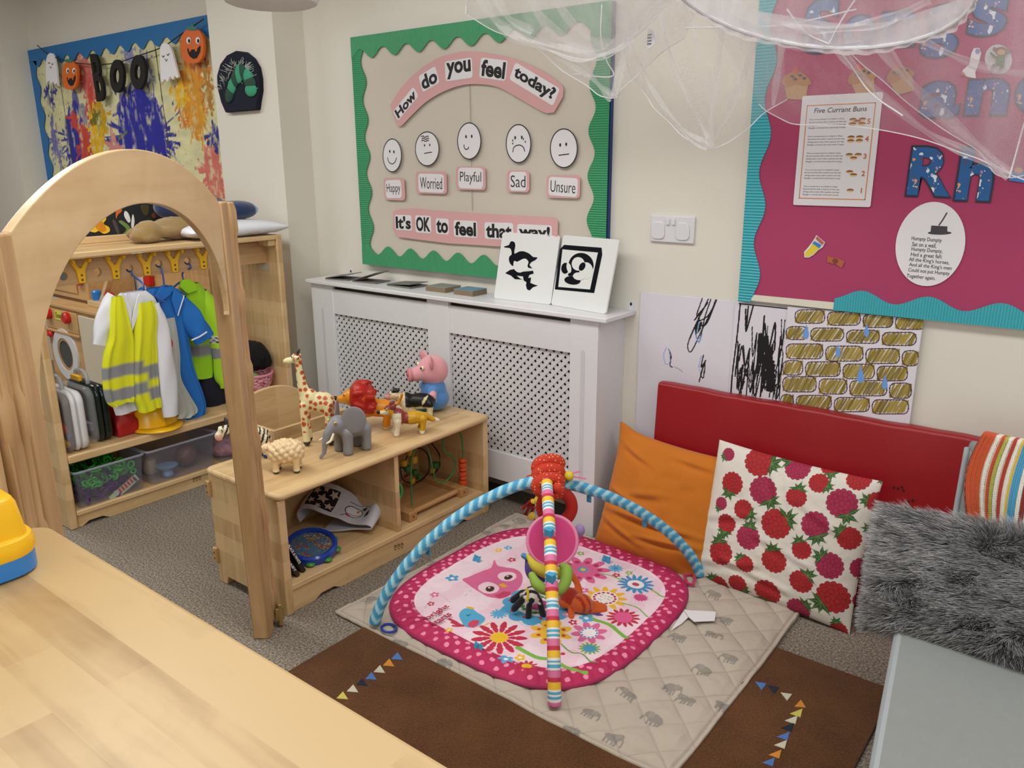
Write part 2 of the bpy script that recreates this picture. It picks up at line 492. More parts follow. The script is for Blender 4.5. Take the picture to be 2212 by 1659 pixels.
def carpet_mat():
    m, nt, b = _new('speckled_carpet'); N, L = nt.nodes.new, nt.links.new
    tc = N('ShaderNodeTexCoord'); n1 = N('ShaderNodeTexNoise'); n1.inputs['Scale'].default_value = 135; n1.inputs['Detail'].default_value = 5; n1.inputs['Roughness'].default_value = .8
    L(tc.outputs['Object'], n1.inputs['Vector'])
    n2 = N('ShaderNodeTexNoise'); n2.inputs['Scale'].default_value = 3; L(tc.outputs['Object'], n2.inputs['Vector'])
    rp = N('ShaderNodeValToRGB'); e = rp.color_ramp.elements
    e[0].position = .38; e[0].color = hx('#544d45')+(1,); e[1].position = .63; e[1].color = hx('#b9ae9f')+(1,)
    k = e.new(.5); k.color = hx('#857c71')+(1,)
    L(n1.outputs['Fac'], rp.inputs[0])
    mx = N('ShaderNodeMix'); mx.data_type = 'RGBA'; mx.blend_type = 'MULTIPLY'; mx.inputs[0].default_value = .15
    L(rp.outputs[0], mx.inputs[6]); L(n2.outputs['Fac'], mx.inputs[7])
    L(mx.outputs[2], b.inputs['Base Color']); b.inputs['Roughness'].default_value = .95; b.inputs['Specular IOR Level'].default_value = .1
    _bump(nt, b, n1.outputs['Fac'], .5, .004)
    return m
M_CARPET = carpet_mat()

# ================================================================ the room
YB, YP, YA, XC, XA, XPL = 2.88, 2.69, 2.90, -3.624, -6.88, -4.187
b = MB(); b.box(-8.6, 2.3, -3.6, 3.0, -.06, 0); struct('floor', b, M_CARPET)
b = MB(); b.box(-8.6, 2.3, -3.6, 3.0, CEIL, CEIL+.06); struct('ceiling', b, mat('ceiling_white', '#e9e8e2', .85))
b = MB(); b.box(XC, 2.3, YB, YB+.12, 0, CEIL); struct('wall_back', b, M_WALL)
b = MB(); b.box(XPL, XC, YP, YB+.12, 0, CEIL); struct('wall_pillar', b, M_WALL)
b = MB(); b.box(XA, XPL, YA, YA+.12, 0, CEIL); struct('wall_alcove', b, M_WALL)
b = MB(); b.box(-7.6, XA, YP, YA+.12, 0, CEIL); struct('wall_pillar_left', b, M_WALL)
b = MB(); b.box(-8.6, -7.6, YA, YA+.12, 0, CEIL); struct('wall_alcove_left', b, M_WALL)
b = MB(); b.box(-8.72, -8.6, -3.6, 3.02, 0, CEIL); struct('wall_left', b, M_WALL)
b = MB(); b.box(2.3, 2.42, -3.6, 3.0, 0, CEIL); struct('wall_right', b, M_WALL)
b = MB()                                            # window wall behind the photographer
b.box(-8.6, -.4, -3.72, -3.6, 0, CEIL); b.box(2.2, 2.3, -3.72, -3.6, 0, CEIL); b.box(-.4, 2.2, -3.72, -3.6, 0, .85); b.box(-.4, 2.2, -3.72, -3.6, 2.35, CEIL)
struct('wall_front', b, M_WALL)
b = MB(); b.box(-1.6, 2.3, YB-.014, YB, 0, .1); struct('baseboard_back', b, M_WHITE, .003)

# ================================================================ wall display helpers
def corr(name, col, axis, pitch):
    """corrugated card: ridges as bump along one axis, with painted groove shade"""
    m, nt, bs = _new(name); N, L = nt.nodes.new, nt.links.new
    tc = N('ShaderNodeTexCoord'); wv = N('ShaderNodeTexWave'); wv.bands_direction = axis; wv.inputs['Scale'].default_value = .314/pitch; wv.inputs['Distortion'].default_value = 0
    L(tc.outputs['Object'], wv.inputs['Vector'])
    c = hx(col); rp = N('ShaderNodeValToRGB'); e = rp.color_ramp.elements
    e[0].position = .0; e[0].color = tuple(v*.72 for v in c)+(1,); e[1].position = .45; e[1].color = c+(1,)  # grooves darkened: shade between the ridges is put into the colour
    L(wv.outputs['Fac'], rp.inputs[0]); L(rp.outputs[0], bs.inputs['Base Color']); bs.inputs['Roughness'].default_value = .55
    _bump(nt, bs, wv.outputs['Fac'], .8, .003)
    return m
def BW(y=YB): return lambda a, b_: (a, y, b_)
def fit(mb, body, C, w_, h, ang=0, ux=(1, 0, 0), uz=(0, 0, 1), weight=0, depth=.0006, shear=0, spacing=1.0):
    """lettering stretched to fill a w x h box centred at C on the plane ux, uz"""
    n0 = len(mb.bm.verts); mb.bm.verts.ensure_lookup_table()
    mb.text(body, Matrix.Identity(4), 1.0, weight, 'LEFT', depth, shear, spacing)
    mb.bm.verts.ensure_lookup_table(); vs = mb.bm.verts[n0:]
    x0, x1 = min(v.co.x for v in vs), max(v.co.x for v in vs); y0, y1 = min(v.co.y for v in vs), max(v.co.y for v in vs)
    ux, uz, C = Vector(ux), Vector(uz), Vector(C); nn = ux.cross(uz)
    if h is None: h = w_*(y1-y0)/(x1-x0)
    if w_ is None: w_ = h*(x1-x0)/(y1-y0)
    c, s = math.cos(ang), math.sin(ang)
    for v in vs:
        a, d = ((v.co.x-x0)/(x1-x0)-.5)*w_, ((v.co.y-y0)/(y1-y0)-.5)*h
        v.co = C+ux*(a*c-d*s)+uz*(a*s+d*c)+nn*v.co.z
def wave_edge(a0, a1, base, amp, period, n=20, ph=0):
    k = max(2, int(abs(a1-a0)/period*n))
    return [(a0+(a1-a0)*i/k, base+amp*math.cos(2*PI*(a0+(a1-a0)*i/k)/period+ph)) for i in range(k+1)]
CR = lambda pts, k, ox, oy: [(ox+a/k, oy+b_/k) for a, b_ in pts]

# ================================================================ green feelings board
GX0, GX1, GZ0, GZ1 = -3.225, -1.745, 1.03, 2.131
green = thing('display_board', 'large feelings board with green scalloped corrugated border and beige backing paper', 'display board', ((GX0+GX1)/2, YB, GZ0))
b = MB(); b.box(GX0+.004, GX1, YB-.022, YB-.002, GZ0, GZ1); part('board_panel', b, mat('navy_board_edge', '#1d3a76', .6), green)
M_GR_V, M_GR_H = corr('green_corrugated_ribs', '#46a873', 'X', .0075), corr('green_corrugated_bars', '#3a9f6c', 'Z', .0095)
cv = Canvas(GX1-GX0-.04, GZ1-GZ0-.04, 60, '#c9bfae')
n_ = noise2(cv.U, cv.V, 3, 5)
fold = .004*np.exp(-((cv.U-.70)/.004)**2)
o = adopt(cv.mesh('backing_paper', lambda U, V: (GX0+.02+U, YB-.026-.003*n_-0*U-fold, GZ0+.02+V)), 'backing_paper', mat('beige_backing_paper', '#cec6ba', .8, .03, 4), None)
o.parent = green; o.data.transform(Matrix.Translation(-Vector(ROOT[green.name])))
b = MB(); b.ribbon([(-2.462, GZ0+.3), (-2.464, 1.9)], .003, BW(YB-.0335)); part('paper_seam', b, mat('seam_shadow_line', '#9c9284', .8), green, smooth=False)
for nm, pts, mm in (
    ('border_strip', [(GX0, GZ1), (GX0, GZ1-.07)]+[(x, z) for x, z in wave_edge(GX0+.0, GX1, GZ1-.080, .022, .158)]+[(GX1, GZ1)], M_GR_V),
    ('border_strip', [(GX0, GZ0), (GX0, GZ0+.05)]+[(x, z) for x, z in wave_edge(GX0, GX1, GZ0+.080, .022, .158, ph=1)]+[(GX1, GZ0)], M_GR_V),
    ('border_strip', [(GX0, GZ0+.06), (GX0, GZ1-.06)]+[(x, z) for z, x in wave_edge(GZ1-.06, GZ0+.06, GX0+.078, .016, .175)], M_GR_H),
    ('border_strip', [(GX1, GZ0+.06), (GX1, GZ1-.06)]+[(x, z) for z, x in wave_edge(GZ1-.06, GZ0+.06, GX1-.078, .016, .175)], M_GR_H)):
    k = .0375 if mm is M_GR_V else .0355
    b = MB(); b.prism(pts, YB-k, YB-k+.003, 'Y'); part(nm, b, mm, green, smooth=False)

M_PINKC = mat('dusty_pink_card', '#d6a6a8', .7, .03)
YC = YB-.040
def wall_card(name, label, cat, group, outline, y, m, k=2.676, ox=700, oy=0):
    P = wall(CR(outline, k, ox, oy), y); c = np.mean(P, 0)
    t = thing(name, label, cat, (c[0], y, c[1]), 0, group)
    b = MB(); b.prism(P, y, y-.0012, 'Y'); part('card', b, m, t, smooth=False)
    return t
def word_on(t, quad, body, y, weight=.034, k=2.676, ox=700, oy=0, name='word_card', inset=(.9, .84), m=M_INK, shear=0, r=.012):
    """quad: bottom-left, top-left, top-right, bottom-right of the white card in the photo"""
    bl, tl, tr, br = (Vector(p) for p in wall(CR(quad, k, ox, oy), y))
    C = (bl+tl+tr+br)/4; U = ((br-bl)+(tr-tl))/2; V = ((tl-bl)+(tr-br))/2
    ang = math.atan2(U.y, U.x); w_, h = U.length, V.length
    c, s = math.cos(ang), math.sin(ang)
    pts = [(C.x+a*c-d*s, C.y+a*s+d*c) for a, d in rrect(-w_/2, w_/2, -h/2, h/2, min(r, h*.2))]
    b = MB(); b.prism(pts, y-.0012, y-.0022, 'Y'); o = part(name, b, M_PAPER, t, smooth=False)
    b = MB(); fit(b, body, (C.x, y-.0026, C.y), w_*inset[0], h*inset[1], ang, weight=weight, shear=shear)
    part('lettering', b, m, o, smooth=False)
out = spline([(383, 610), (430, 530), (520, 430), (640, 345), (760, 305), (860, 297), (980, 312), (1120, 345), (1280, 420), (1375, 490)], 4)+\
      [(1385, 515), (1382, 560), (1330, 650), (1290, 655)]+spline([(1250, 640), (1120, 565), (1010, 505), (900, 487), (800, 492), (690, 530), (590, 590), (510, 665), (450, 728)], 4)+[(425, 730)]
t = wall_card('heading_banner', 'arched pink banner asking how do you feel today', 'banner', 'feelings board banners', out, YC, M_PINKC)
for q, s in ((((430, 697), (400, 648), (520, 497), (545, 560)), 'How'), (((572, 535), (548, 440), (648, 380), (665, 478)), 'do'),
             (((705, 472), (700, 355), (858, 333), (858, 448)), 'you'), (((897, 446), (910, 333), (1065, 350), (1048, 470)), 'feel'),
             (((1072, 452), (1108, 366), (1368, 508), (1322, 618)), 'today?')):
    word_on(t, q, s, YC)
out = [(400, 1222), (440, 1207), (540, 1205), (620, 1215), (800, 1228), (1000, 1240), (1330, 1257), (1353, 1275), (1350, 1405), (1335, 1437), (1000, 1424), (860, 1415), (720, 1407), (560, 1387), (430, 1370), (400, 1325)]
t = wall_card('answer_banner', 'straight pink banner saying it is OK to feel that way', 'banner', 'feelings board banners', out, YC, M_PINKC)
for q, s in ((((412, 1325), (412, 1243), (508, 1243), (508, 1335)), "It's"), (((530, 1342), (530, 1245), (618, 1247), (622, 1350)), 'OK'),
             (((648, 1350), (648, 1262), (722, 1264), (722, 1358)), 'to'), (((750, 1366), (753, 1272), (888, 1278), (886, 1376)), 'feel'),
             (((930, 1380), (930, 1283), (1095, 1290), (1095, 1388)), 'that'), (((1118, 1392), (1118, 1293), (1318, 1305), (1318, 1402)), 'way!')):
    word_on(t, q, s, YC)

M_PEN = mat('black_pen', '#22222a', .6)
def face(label, cx, cy, rx, ry, strokes, dots):
    y = YC; k = 2.676; P = wall([(700+(cx+rx*math.cos(a))/k, (cy+ry*math.sin(a))/k) for a in (2*PI*i/36 for i in range(36))], y)
    c = np.mean(P, 0); t = thing('face_drawing', label, 'face drawing', (c[0], y, c[1]), 0, 'paper faces on the feelings board')
    b = MB(); b.prism(P, y, y-.001, 'Y'); part('paper_disc', b, M_PAPER, t, smooth=False)
    b = MB(); b.ribbon(P, .0045, BW(y-.0016), True)
    for s in strokes: b.ribbon(wall(CR(s, k, 700, 0), y), .0042, BW(y-.0016))
    for dx, dy, r in dots: b.shape(oval(*wall([(700+dx/k, dy/k)], y)[0], r, r*1.5, 10), BW(y-.0016))
    part('drawn_face', b, M_PEN, t, smooth=False)
face('oval paper face with wide smile above the Happy card', 395, 898, 53, 95, [spline([(368, 910), (375, 935), (395, 948), (412, 935), (420, 912)], 4)], [(381, 875, .005), (405, 878, .005)])
face('oval paper face with wavy forehead lines above the Worried card', 597, 860, 68, 98,
     [[(580, 887), (605, 882), (625, 880)]]+[spline([(562+q, yy), (573+q, yy-6), (585+q, yy+2), (597+q, yy-5), (605+q, yy-2)], 3) for yy, q in ((792, 0), (804, 3), (816, 2))], [(582, 840, .004), (612, 838, .004)])
face('oval paper face with lopsided small smile above the Playful card', 840, 815, 67, 105, [spline([(811, 835), (812, 855), (824, 864), (835, 857), (838, 848)], 4)], [(822, 790, .005), (855, 788, .005)])
face('oval paper face with frown and tears above the Sad card', 1125, 830, 71, 110, [spline([(1092, 880), (1100, 850), (1128, 838), (1152, 850), (1162, 876)], 4)],
     [(1106, 796, .005), (1144, 794, .005), (1153, 804, .003), (1164, 820, .003), (1092, 812, .003), (1092, 830, .003)])
face('oval paper face with flat straight mouth above the Unsure card', 1387, 857, 78, 112, [[(1357, 898), (1385, 894), (1418, 890)]], [(1366, 838, .005), (1401, 834, .005)])
for q, i, s in ((((350, 1160), (352, 1025), (465, 1025), (462, 1160)), ((358, 1146), (358, 1042), (450, 1040), (448, 1144)), 'Happy'),
                (((536, 1118), (532, 988), (710, 990), (706, 1128)), ((548, 1108), (546, 1004), (696, 1006), (694, 1116)), 'Worried'),
                (((766, 1098), (766, 958), (934, 960), (932, 1105)), ((778, 1086), (778, 970), (922, 970), (918, 1094)), 'Playful'),
                (((1060, 1112), (1060, 980), (1188, 982), (1186, 1118)), ((1074, 1102), (1074, 992), (1174, 994), (1172, 1104)), 'Sad'),
                (((1288, 1142), (1290, 1003), (1482, 1020), (1478, 1150)), ((1300, 1130), (1300, 1018), (1468, 1034), (1466, 1138)), 'Unsure')):
    P = CR(q, 2.676, 700, 0); c = np.array(wall(P, YC)); m_ = c.mean(0)
    t = thing('feeling_card', f'pink edged white card with the handwritten word {s}', 'word card', (m_[0], YC, m_[1]), 0, 'handwritten cards on the feelings board')
    b = MB(); w2, h2 = np.ptp(c[:, 0])/2, np.ptp(c[:, 1])/2-.004
    b.prism(rrect(m_[0]-w2, m_[0]+w2, m_[1]-h2, m_[1]+h2, .018), YC, YC-.0012, 'Y'); part('card', b, M_PINKC, t, smooth=False)
    word_on(t, i, s, YC, weight=-.006, name='white_label', inset=(.86, .62), m=M_PEN, r=.02)

# ================================================================ alcove painting and garland
PX0, PX1, PZ0, PZ1 = -6.88, -4.30, 1.15, 2.365
paint_b = thing('painting_board', 'splattered paint board with blue scalloped border in the alcove', 'display board', ((PX0+PX1)/2, YA, PZ0))
b = MB(); b.box(PX0, PX1, YA-.012, YA-.002, PZ0, PZ1); part('board_panel', b, mat('board_blue', '#1f5f95', .7), paint_b)
cv = Canvas(PX1-PX0, PZ1-PZ0, 190, '#d9d6a8')
def PP(px, py):
    p = onY(px, py, YA); return (p[0]-PX0, p[2]-PZ0)
def splat(px, py, r, col, n=40, stretch=1.0, dirn=-1.5, spread=1.9):
    r *= .68; n = int(n*.7)+4
    x, y = PP(px, py); cols = [col]
    for k in range(n):
        a = random.uniform(0, 2*PI); d = r*random.random()**.5
        cv.ell(x+d*math.cos(a)*.8, y+d*math.sin(a)*stretch, r*random.uniform(.12, .38), r*random.uniform(.2, .5)*stretch, col, random.uniform(-.4, .4), random.choice((.6, .85, 1)))
    for k in range(n):
        a = dirn+random.uniform(-spread, spread); d = r*random.uniform(.8, 2.0)
        p0 = (x+r*.6*math.cos(a), y+r*.6*math.sin(a)*stretch)
        p1 = (x+d*math.cos(a)+random.uniform(-.04, .04), y+d*math.sin(a)*stretch)
        cv.line(spline([p0, ((p0[0]+p1[0])/2+random.uniform(-.04, .04), (p0[1]+p1[1])/2), p1], 4), random.uniform(.006, .02), col, .9)
        cv.ell(*p1, random.uniform(.005, .014), random.uniform(.006, .018), col)
cv.speck(500, .003, .012, ['#7c7fae', '#c9a77c', '#9a9ac4', '#c08a86', '#3c3f66'])
NAVY, REDP, YELP, PNK, ORP = '#26289a', '#c8443a', '#e6b40f', '#d08a84', '#cf7a24'
for a in ((175, 300, .28, NAVY, 50, 1.4), (125, 300, .10, '#6a6ca8', 30, 2), (112, 200, .08, '#2a2f86', 20, 1.5), (300, 290, .34, NAVY, 150, 1.1), (330, 300, .30, NAVY, 120, 1.2), (318, 235, .10, NAVY, 40, 1.6),
          (195, 170, .12, '#cf6a62', 40, 1.6), (188, 310, .12, REDP, 50, 1.8), (165, 255, .06, REDP, 30, 1.3), (205, 225, .08, REDP, 30, 1.8), (215, 290, .13, YELP, 60, 2.0), (222, 245, .09, '#c9a016', 40, 1.4), (210, 250, .05, '#6d6a1c', 20, 1.2),
          (250, 315, .09, PNK, 30, 1.5), (415, 150, .17, ORP, 80, 1.8), (425, 200, .13, '#d8972a', 60, 2.0), (395, 195, .07, YELP, 30, 1.5), (420, 95, .11, '#b5622c', 40, 1.5), (465, 370, .13, '#d2726a', 60, 1.8), (470, 290, .07, '#2a2f86', 30, 1.4),
          (318, 140, .1, '#7377b4', 30, 1.6), (180, 120, .09, '#d07a70', 30, 1.2), (285, 110, .07, '#8d8ec0', 25, 1.2), (400, 370, .05, '#8a8fb8', 15, 1.3), (400, 260, .03, ORP, 8, 1.2), (455, 180, .06, '#b07d2a', 20, 2.5)):
    splat(*a)
for a, c1 in ((((204, 240), (196, 190), (200, 170)), '#cf4a40'), (((190, 250), (200, 200)), '#cf4a40'), (((250, 250), (280, 235), (300, 255)), '#3a3ca6'), (((262, 300), (280, 285)), '#6d7a3c'),
              (((420, 240), (425, 280), (430, 300)), '#d8972a'), (((440, 230), (447, 260)), '#d8b02a')):
    cv.line([PP(*p) for p in a], .018, c1, .9)
for seam, cc in (((136, 180, 162, 350), '#4a4430'), ((338, 75, 375, 350), '#4a4430')):
    cv.line([PP(seam[0], seam[1]), PP(seam[2], seam[3])], .012, cc)
base_ = np.array(hx('#d9d6a8')); dry = np.clip((noise2(cv.U*2.6, cv.V*.8, 9, 71)-.50)*5, 0, 1)*np.clip((noise2(cv.U*5, cv.V*5, 8, 72)-.40)*6, 0, 1)
cv.C = cv.C*(1-.75*dry[..., None])+base_*.75*dry[..., None]
cv.C *= (.82+.36*noise2(cv.U*1.4, cv.V*4, 7, 73))[..., None]
o = adopt(cv.mesh('paint_sheet', lambda U, V: (PX0+U, YA-.016-.006*noise2(U, V, 4, 9), PZ0+V)), 'paint_sheet', vcol('poster_paint', .55), None)
o.parent = paint_b; o.data.transform(Matrix.Translation(-Vector(ROOT[paint_b.name]))); ROOT[o.name] = ROOT[paint_b.name]
M_BLB = mat('blue_border_card', '#1f6fae', .6)
b = MB(); b.prism([(PX0, PZ1)]+wave_edge(PX0, PX1, PZ1-.10, .024, .19, 12)+[(PX1, PZ1)], YA-.028, YA-.025, 'Y'); part('border_strip', b, M_BLB, paint_b, smooth=False)
b = MB(); b.prism([(PX0, PZ0)]+[(x, z) for z, x in wave_edge(PZ0, PZ1-.08, PX0+.10, .022, .19, 12)]+[(PX0, PZ1-.08)], YA-.028, YA-.025, 'Y'); part('border_strip', b, M_BLB, paint_b, smooth=False)

YG = YA-.07
gar = thing('halloween_garland', 'string of paper ghosts, pumpkins and black BOO letters across the painting', 'garland', onY(260, 160, YG))
Z1 = lambda pts: CR(pts, 3.16, 0, 0)
str_pts = [onY(*p, YG) for p in Z1(spline([(255, 310), (340, 375), (470, 420), (640, 440), (790, 430), (930, 385), (1110, 320), (1240, 230), (1390, 130)], 5))]
b = MB(); b.tube(str_pts, .0035, 5); part('string', b, mat('black_cord', '#26241f', .8), gar)
M_GHOST, M_PUMP, M_FACE = mat('white_card', '#f0eef4', .5), mat('orange_card', '#e06a1e', .45), mat('black_felt_card', '#15120f', .8)
def ghost(P, eyes, mouth):
    q = wall(Z1(P), YG); b = MB(); b.prism(q, YG-.006, YG+.006, 'Y'); g = part('ghost', b, M_GHOST, gar, smooth=False)
    b = MB()
    for e in eyes+[mouth]: b.ribbon(wall(Z1(e), YG), .006, BW(YG-.0068))
    part('drawn_face', b, M_PEN, g, smooth=False)
ghost([(330, 375), (345, 362), (362, 365), (378, 390), (392, 470), (402, 588), (392, 565), (380, 580), (368, 555), (355, 575), (340, 550), (322, 570), (318, 480), (320, 410)],
      [[(335, 425), (340, 434), (348, 428)], [(358, 436), (364, 442), (370, 433)]], [(347, 455), (352, 465), (358, 456)])
ghost([(1098, 330), (1110, 300), (1135, 292), (1160, 305), (1180, 350), (1225, 525), (1212, 535), (1200, 515), (1185, 545), (1165, 520), (1150, 560), (1132, 540), (1112, 565), (1105, 540), (1097, 420)],
      [[(1112, 380), (1120, 392), (1130, 380)], [(1145, 370), (1153, 380), (1163, 366)]], [(1132, 402), (1142, 418), (1150, 404)])
def pumpkin(cx, cy, rx, ry, leaf):
    q = wall(Z1([(cx+rx*math.copysign(abs(math.cos(a))**.75, math.cos(a)), cy+ry*math.copysign(abs(math.sin(a))**.8, math.sin(a))) for a in (2*PI*i/28 for i in range(28))]), YG)
    b = MB(); b.prism(q, YG-.008, YG+.008, 'Y'); p = part('pumpkin', b, M_PUMP, gar, smooth=False)
    b = MB(); b.prism(wall(Z1([(cx-rx*.3, cy-ry*.9), (cx-rx*.5, cy-ry*1.15), (cx-rx*.1, cy-ry*1.1), (cx+rx*.05, cy-ry*1.35), (cx+rx*.2, cy-ry*1.1), (cx+rx*.5, cy-ry*1.05), (cx+rx*.3, cy-ry*.9)]), YG), YG-.012, YG-.009, 'Y'); part('leaf', b, mat('teal_card', '#2c7c72', .5), p, smooth=False)
    y2 = YG-.0095
    for sx in (-.42, .38):
        b = MB(); b.shape(wall(Z1(oval(cx+sx*rx, cy-ry*.33, rx*.2, ry*.2, 14)), y2), BW(y2)); part('eye', b, M_GHOST, p, smooth=False)
        b = MB(); b.shape(wall(Z1(oval(cx+sx*rx+rx*.05, cy-ry*.3, rx*.1, ry*.12, 12)), y2), BW(y2-.001)); part('pupil', b, M_FACE, p, smooth=False)
    m_ = [(-.55, .1), (-.42, .16), (-.4, .3), (-.25, .32), (-.2, .2), (.12, .18), (.14, .32), (.3, .3), (.34, .12), (.62, -.05), (.6, .3), (.3, .68), (0, .74), (-.32, .6), (-.5, .35)]
    b = MB(); b.shape(wall(Z1([(cx+a*rx, cy+d*ry) for a, d in m_]), y2), BW(y2)); part('mouth', b, M_FACE, p, smooth=False)
pumpkin(484, 515, 52, 98, 0); pumpkin(1320, 315, 78, 118, 0)
def ring_letter(cx, cy, rx, ry, hx_, hy):
    o_ = Z1(oval(cx, cy, rx, ry, 28)); i_ = Z1(oval(cx-2, cy, hx_, hy, 28)); A, B_ = wall(o_, YG), wall(i_, YG)
    b = MB(); fr = [[b.bm.verts.new((p[0], yy, p[1])) for p in Q] for Q in (A, B_) for yy in (YG-.01, YG+.01)]
    for k in range(28):
        j = (k+1) % 28
        for u, v in ((0, 1), (1, 3), (3, 2), (2, 0)): b._f([fr[u][k], fr[u][j], fr[v][j], fr[v][k]])
    part('letter', b, M_FACE, gar, smooth=False)
ring_letter(805, 520, 47, 113, 20, 52); ring_letter(950, 493, 52, 118, 20, 52)
b = MB(); c0 = onY(673/3.16, 528/3.16, YG)
fit(b, 'B', (c0[0], YG, c0[2]), .12, .30, math.radians(2), weight=.02, depth=.02); part('letter', b, M_FACE, gar, smooth=False)

# ================================================================ navy felt picture on the pillar
fq = Z1([(1570, 770), (1540, 700), (1515, 600), (1512, 520), (1535, 440), (1580, 380), (1640, 350), (1700, 358), (1750, 400), (1785, 460), (1800, 540), (1802, 620), (1788, 700), (1782, 752)])
P = wall(fq, YP); cF = np.mean(P, 0)
felt = thing('felt_picture', 'domed navy felt picture with green sparkly arch on the wall pillar', 'picture', (cF[0], YP, cF[1]))
b = MB(); b.prism(P, YP-.03, YP, 'Y'); part('felt_panel', b, mat('navy_felt', '#0b1426', .95, .1, 40, .4, 200), felt, bev=.006)
seg = spline([(1565, 670), (1585, 600), (1615, 530), (1650, 490), (1690, 510), (1715, 570), (1718, 640)], 4)
for i in range(0, len(seg)-1, 3):
    p, q = seg[i], seg[min(i+3, len(seg)-1)]; x, z = wall(Z1([((p[0]+q[0])/2, (p[1]+q[1])/2)]), YP-.03)[0]
    b = MB(); b.ell((x, YP-.034, z), (.034, .012, .05), Matrix.Rotation(math.atan2(q[0]-p[0], q[1]-p[1])*.8+PI/2, 4, 'Y'))
    part('green_segment', b, mat('green_fleece' if (i//3) % 2 else 'dark_green_fleece', '#3f9a78' if (i//3) % 2 else '#274a3e', .9, .15, 60, .5, 150), felt)
b = MB()
for k in range(110):
    p = seg[random.randrange(len(seg))]; a = random.uniform(.1, PI-.1); r0 = 60; L_ = random.uniform(20, 60)
    q = wall(Z1([(p[0]+r0*.6*math.cos(a), p[1]-r0*math.sin(a)), (p[0]+(r0*.6+L_)*math.cos(a), p[1]-(r0+L_)*math.sin(a))]), YP)
    b.ribbon(q, .0022, BW(YP-.0325-random.random()*.004))
part('tinsel', b, mat('silver_tinsel', '#cfd6d2', .3, metal=.6), felt, smooth=False)
# ================================================================ magenta rhyme board
KX0, KX1, KZ0, KZ1 = -1.168, .55, 1.04, 2.32
pink = thing('rhyme_board', 'magenta nursery rhyme board with turquoise scalloped corrugated border', 'display board', ((KX0+KX1)/2, YB, KZ0))
b = MB(); b.box(KX0+.004, KX1, YB-.022, YB-.002, KZ0+.004, KZ1); part('board_panel', b, mat('board_edge_white', '#d9d5cc', .7), pink)
b = MB(); b.box(KX0+.02, KX1-.01, YB-.025, YB-.0225, KZ0+.03, KZ1-.02); part('backing_paper', b, mat('magenta_backing_paper', '#a83a64', .75, .03, 3), pink)
M_TQ_H, M_TQ_V = corr('turquoise_corrugated_bars', '#3fb6c4', 'Z', .0105), corr('turquoise_corrugated_ribs', '#3fb6c4', 'X', .0085)
for pts, mm, yy in (
    ([(KX0, KZ0), (KX0, KZ1)]+[(x, z) for z, x in wave_edge(KZ1, KZ0, KX0+.060, .016, .245, 20, 2.2)], M_TQ_H, .029),
    ([(-.822, KZ0+.004), (-.822, KZ0+.036)]+[(x, z) for x, z in wave_edge(-.822, KX1, KZ0+.062, .018, .205, 12, 3.6)]+[(KX1, KZ0+.004)], M_TQ_V, .031),
    ([(KX0, KZ1), (KX0, KZ1-.06)]+[(x, z) for x, z in wave_edge(KX0, KX1, KZ1-.062, .018, .205, 12)]+[(KX1, KZ1)], M_TQ_V, .031)):
    b = MB(); b.prism(pts, YB-yy, YB-yy+.003, 'Y'); part('border_strip', b, mm, pink, smooth=False)
b = MB(); b.prism([(KX0+.04, KZ0+.008), (KX0+.06, KZ0+.03), (-.82, KZ0+.031), (-.82, KZ0+.006)], YB-.0285, YB-.0265, 'Y'); part('bare_strip', b, mat('cream_card', '#dedacb', .6), pink, smooth=False)

def letter_print():
    m, nt, bs = _new('cartoon_sky_print'); N, L = nt.nodes.new, nt.links.new
    tc = N('ShaderNodeTexCoord'); last = None
    base = hx('#1f5e9e')+(1,)
    for sc, th, colr, seed in ((38, .63, '#dfe8f2', 0), (60, .68, '#e0a878', 3), (55, .69, '#b88ac0', 7), (75, .70, '#6f3f2e', 11)):
        nz = N('ShaderNodeTexNoise'); nz.noise_dimensions = '4D'; nz.inputs['W'].default_value = seed; nz.inputs['Scale'].default_value = sc; nz.inputs['Detail'].default_value = 1
        L(tc.outputs['Object'], nz.inputs['Vector'])
        g = N('ShaderNodeMath'); g.operation = 'GREATER_THAN'; g.inputs[1].default_value = th; L(nz.outputs['Fac'], g.inputs[0])
        mx = N('ShaderNodeMix'); mx.data_type = 'RGBA'; mx.inputs[7].default_value = hx(colr)+(1,)
        if last is None: mx.inputs[6].default_value = base
        else: L(last, mx.inputs[6])
        L(g.outputs[0], mx.inputs[0]); last = mx.outputs[2]
    L(last, bs.inputs['Base Color']); bs.inputs['Roughness'].default_value = .18
    return m
M_LET = letter_print(); M_OUT = mat('dark_outline', '#1a2038', .4)
YL = YB-.028
def letter(ch, x0, x1, z0, z1, label):
    t = thing('letter_cutout', label, 'letter', ((x0+x1)/2, YL, z0), 0, 'sky patterned letters on the rhyme board')
    C = ((x0+x1)/2, YL, (z0+z1)/2)
    b = MB(); fit(b, ch, C, x1-x0+.012, z1-z0+.012, math.radians(-1), weight=.05, depth=.001); part('laminate_edge', b, M_OUT, t, smooth=False)
    b = MB(); fit(b, ch, (C[0], YL-.0012, C[2]), x1-x0, z1-z0, math.radians(-1), weight=.035, depth=.001); part('printed_letter', b, M_LET, t, smooth=False)
LB = 'blue sky patterned letter '
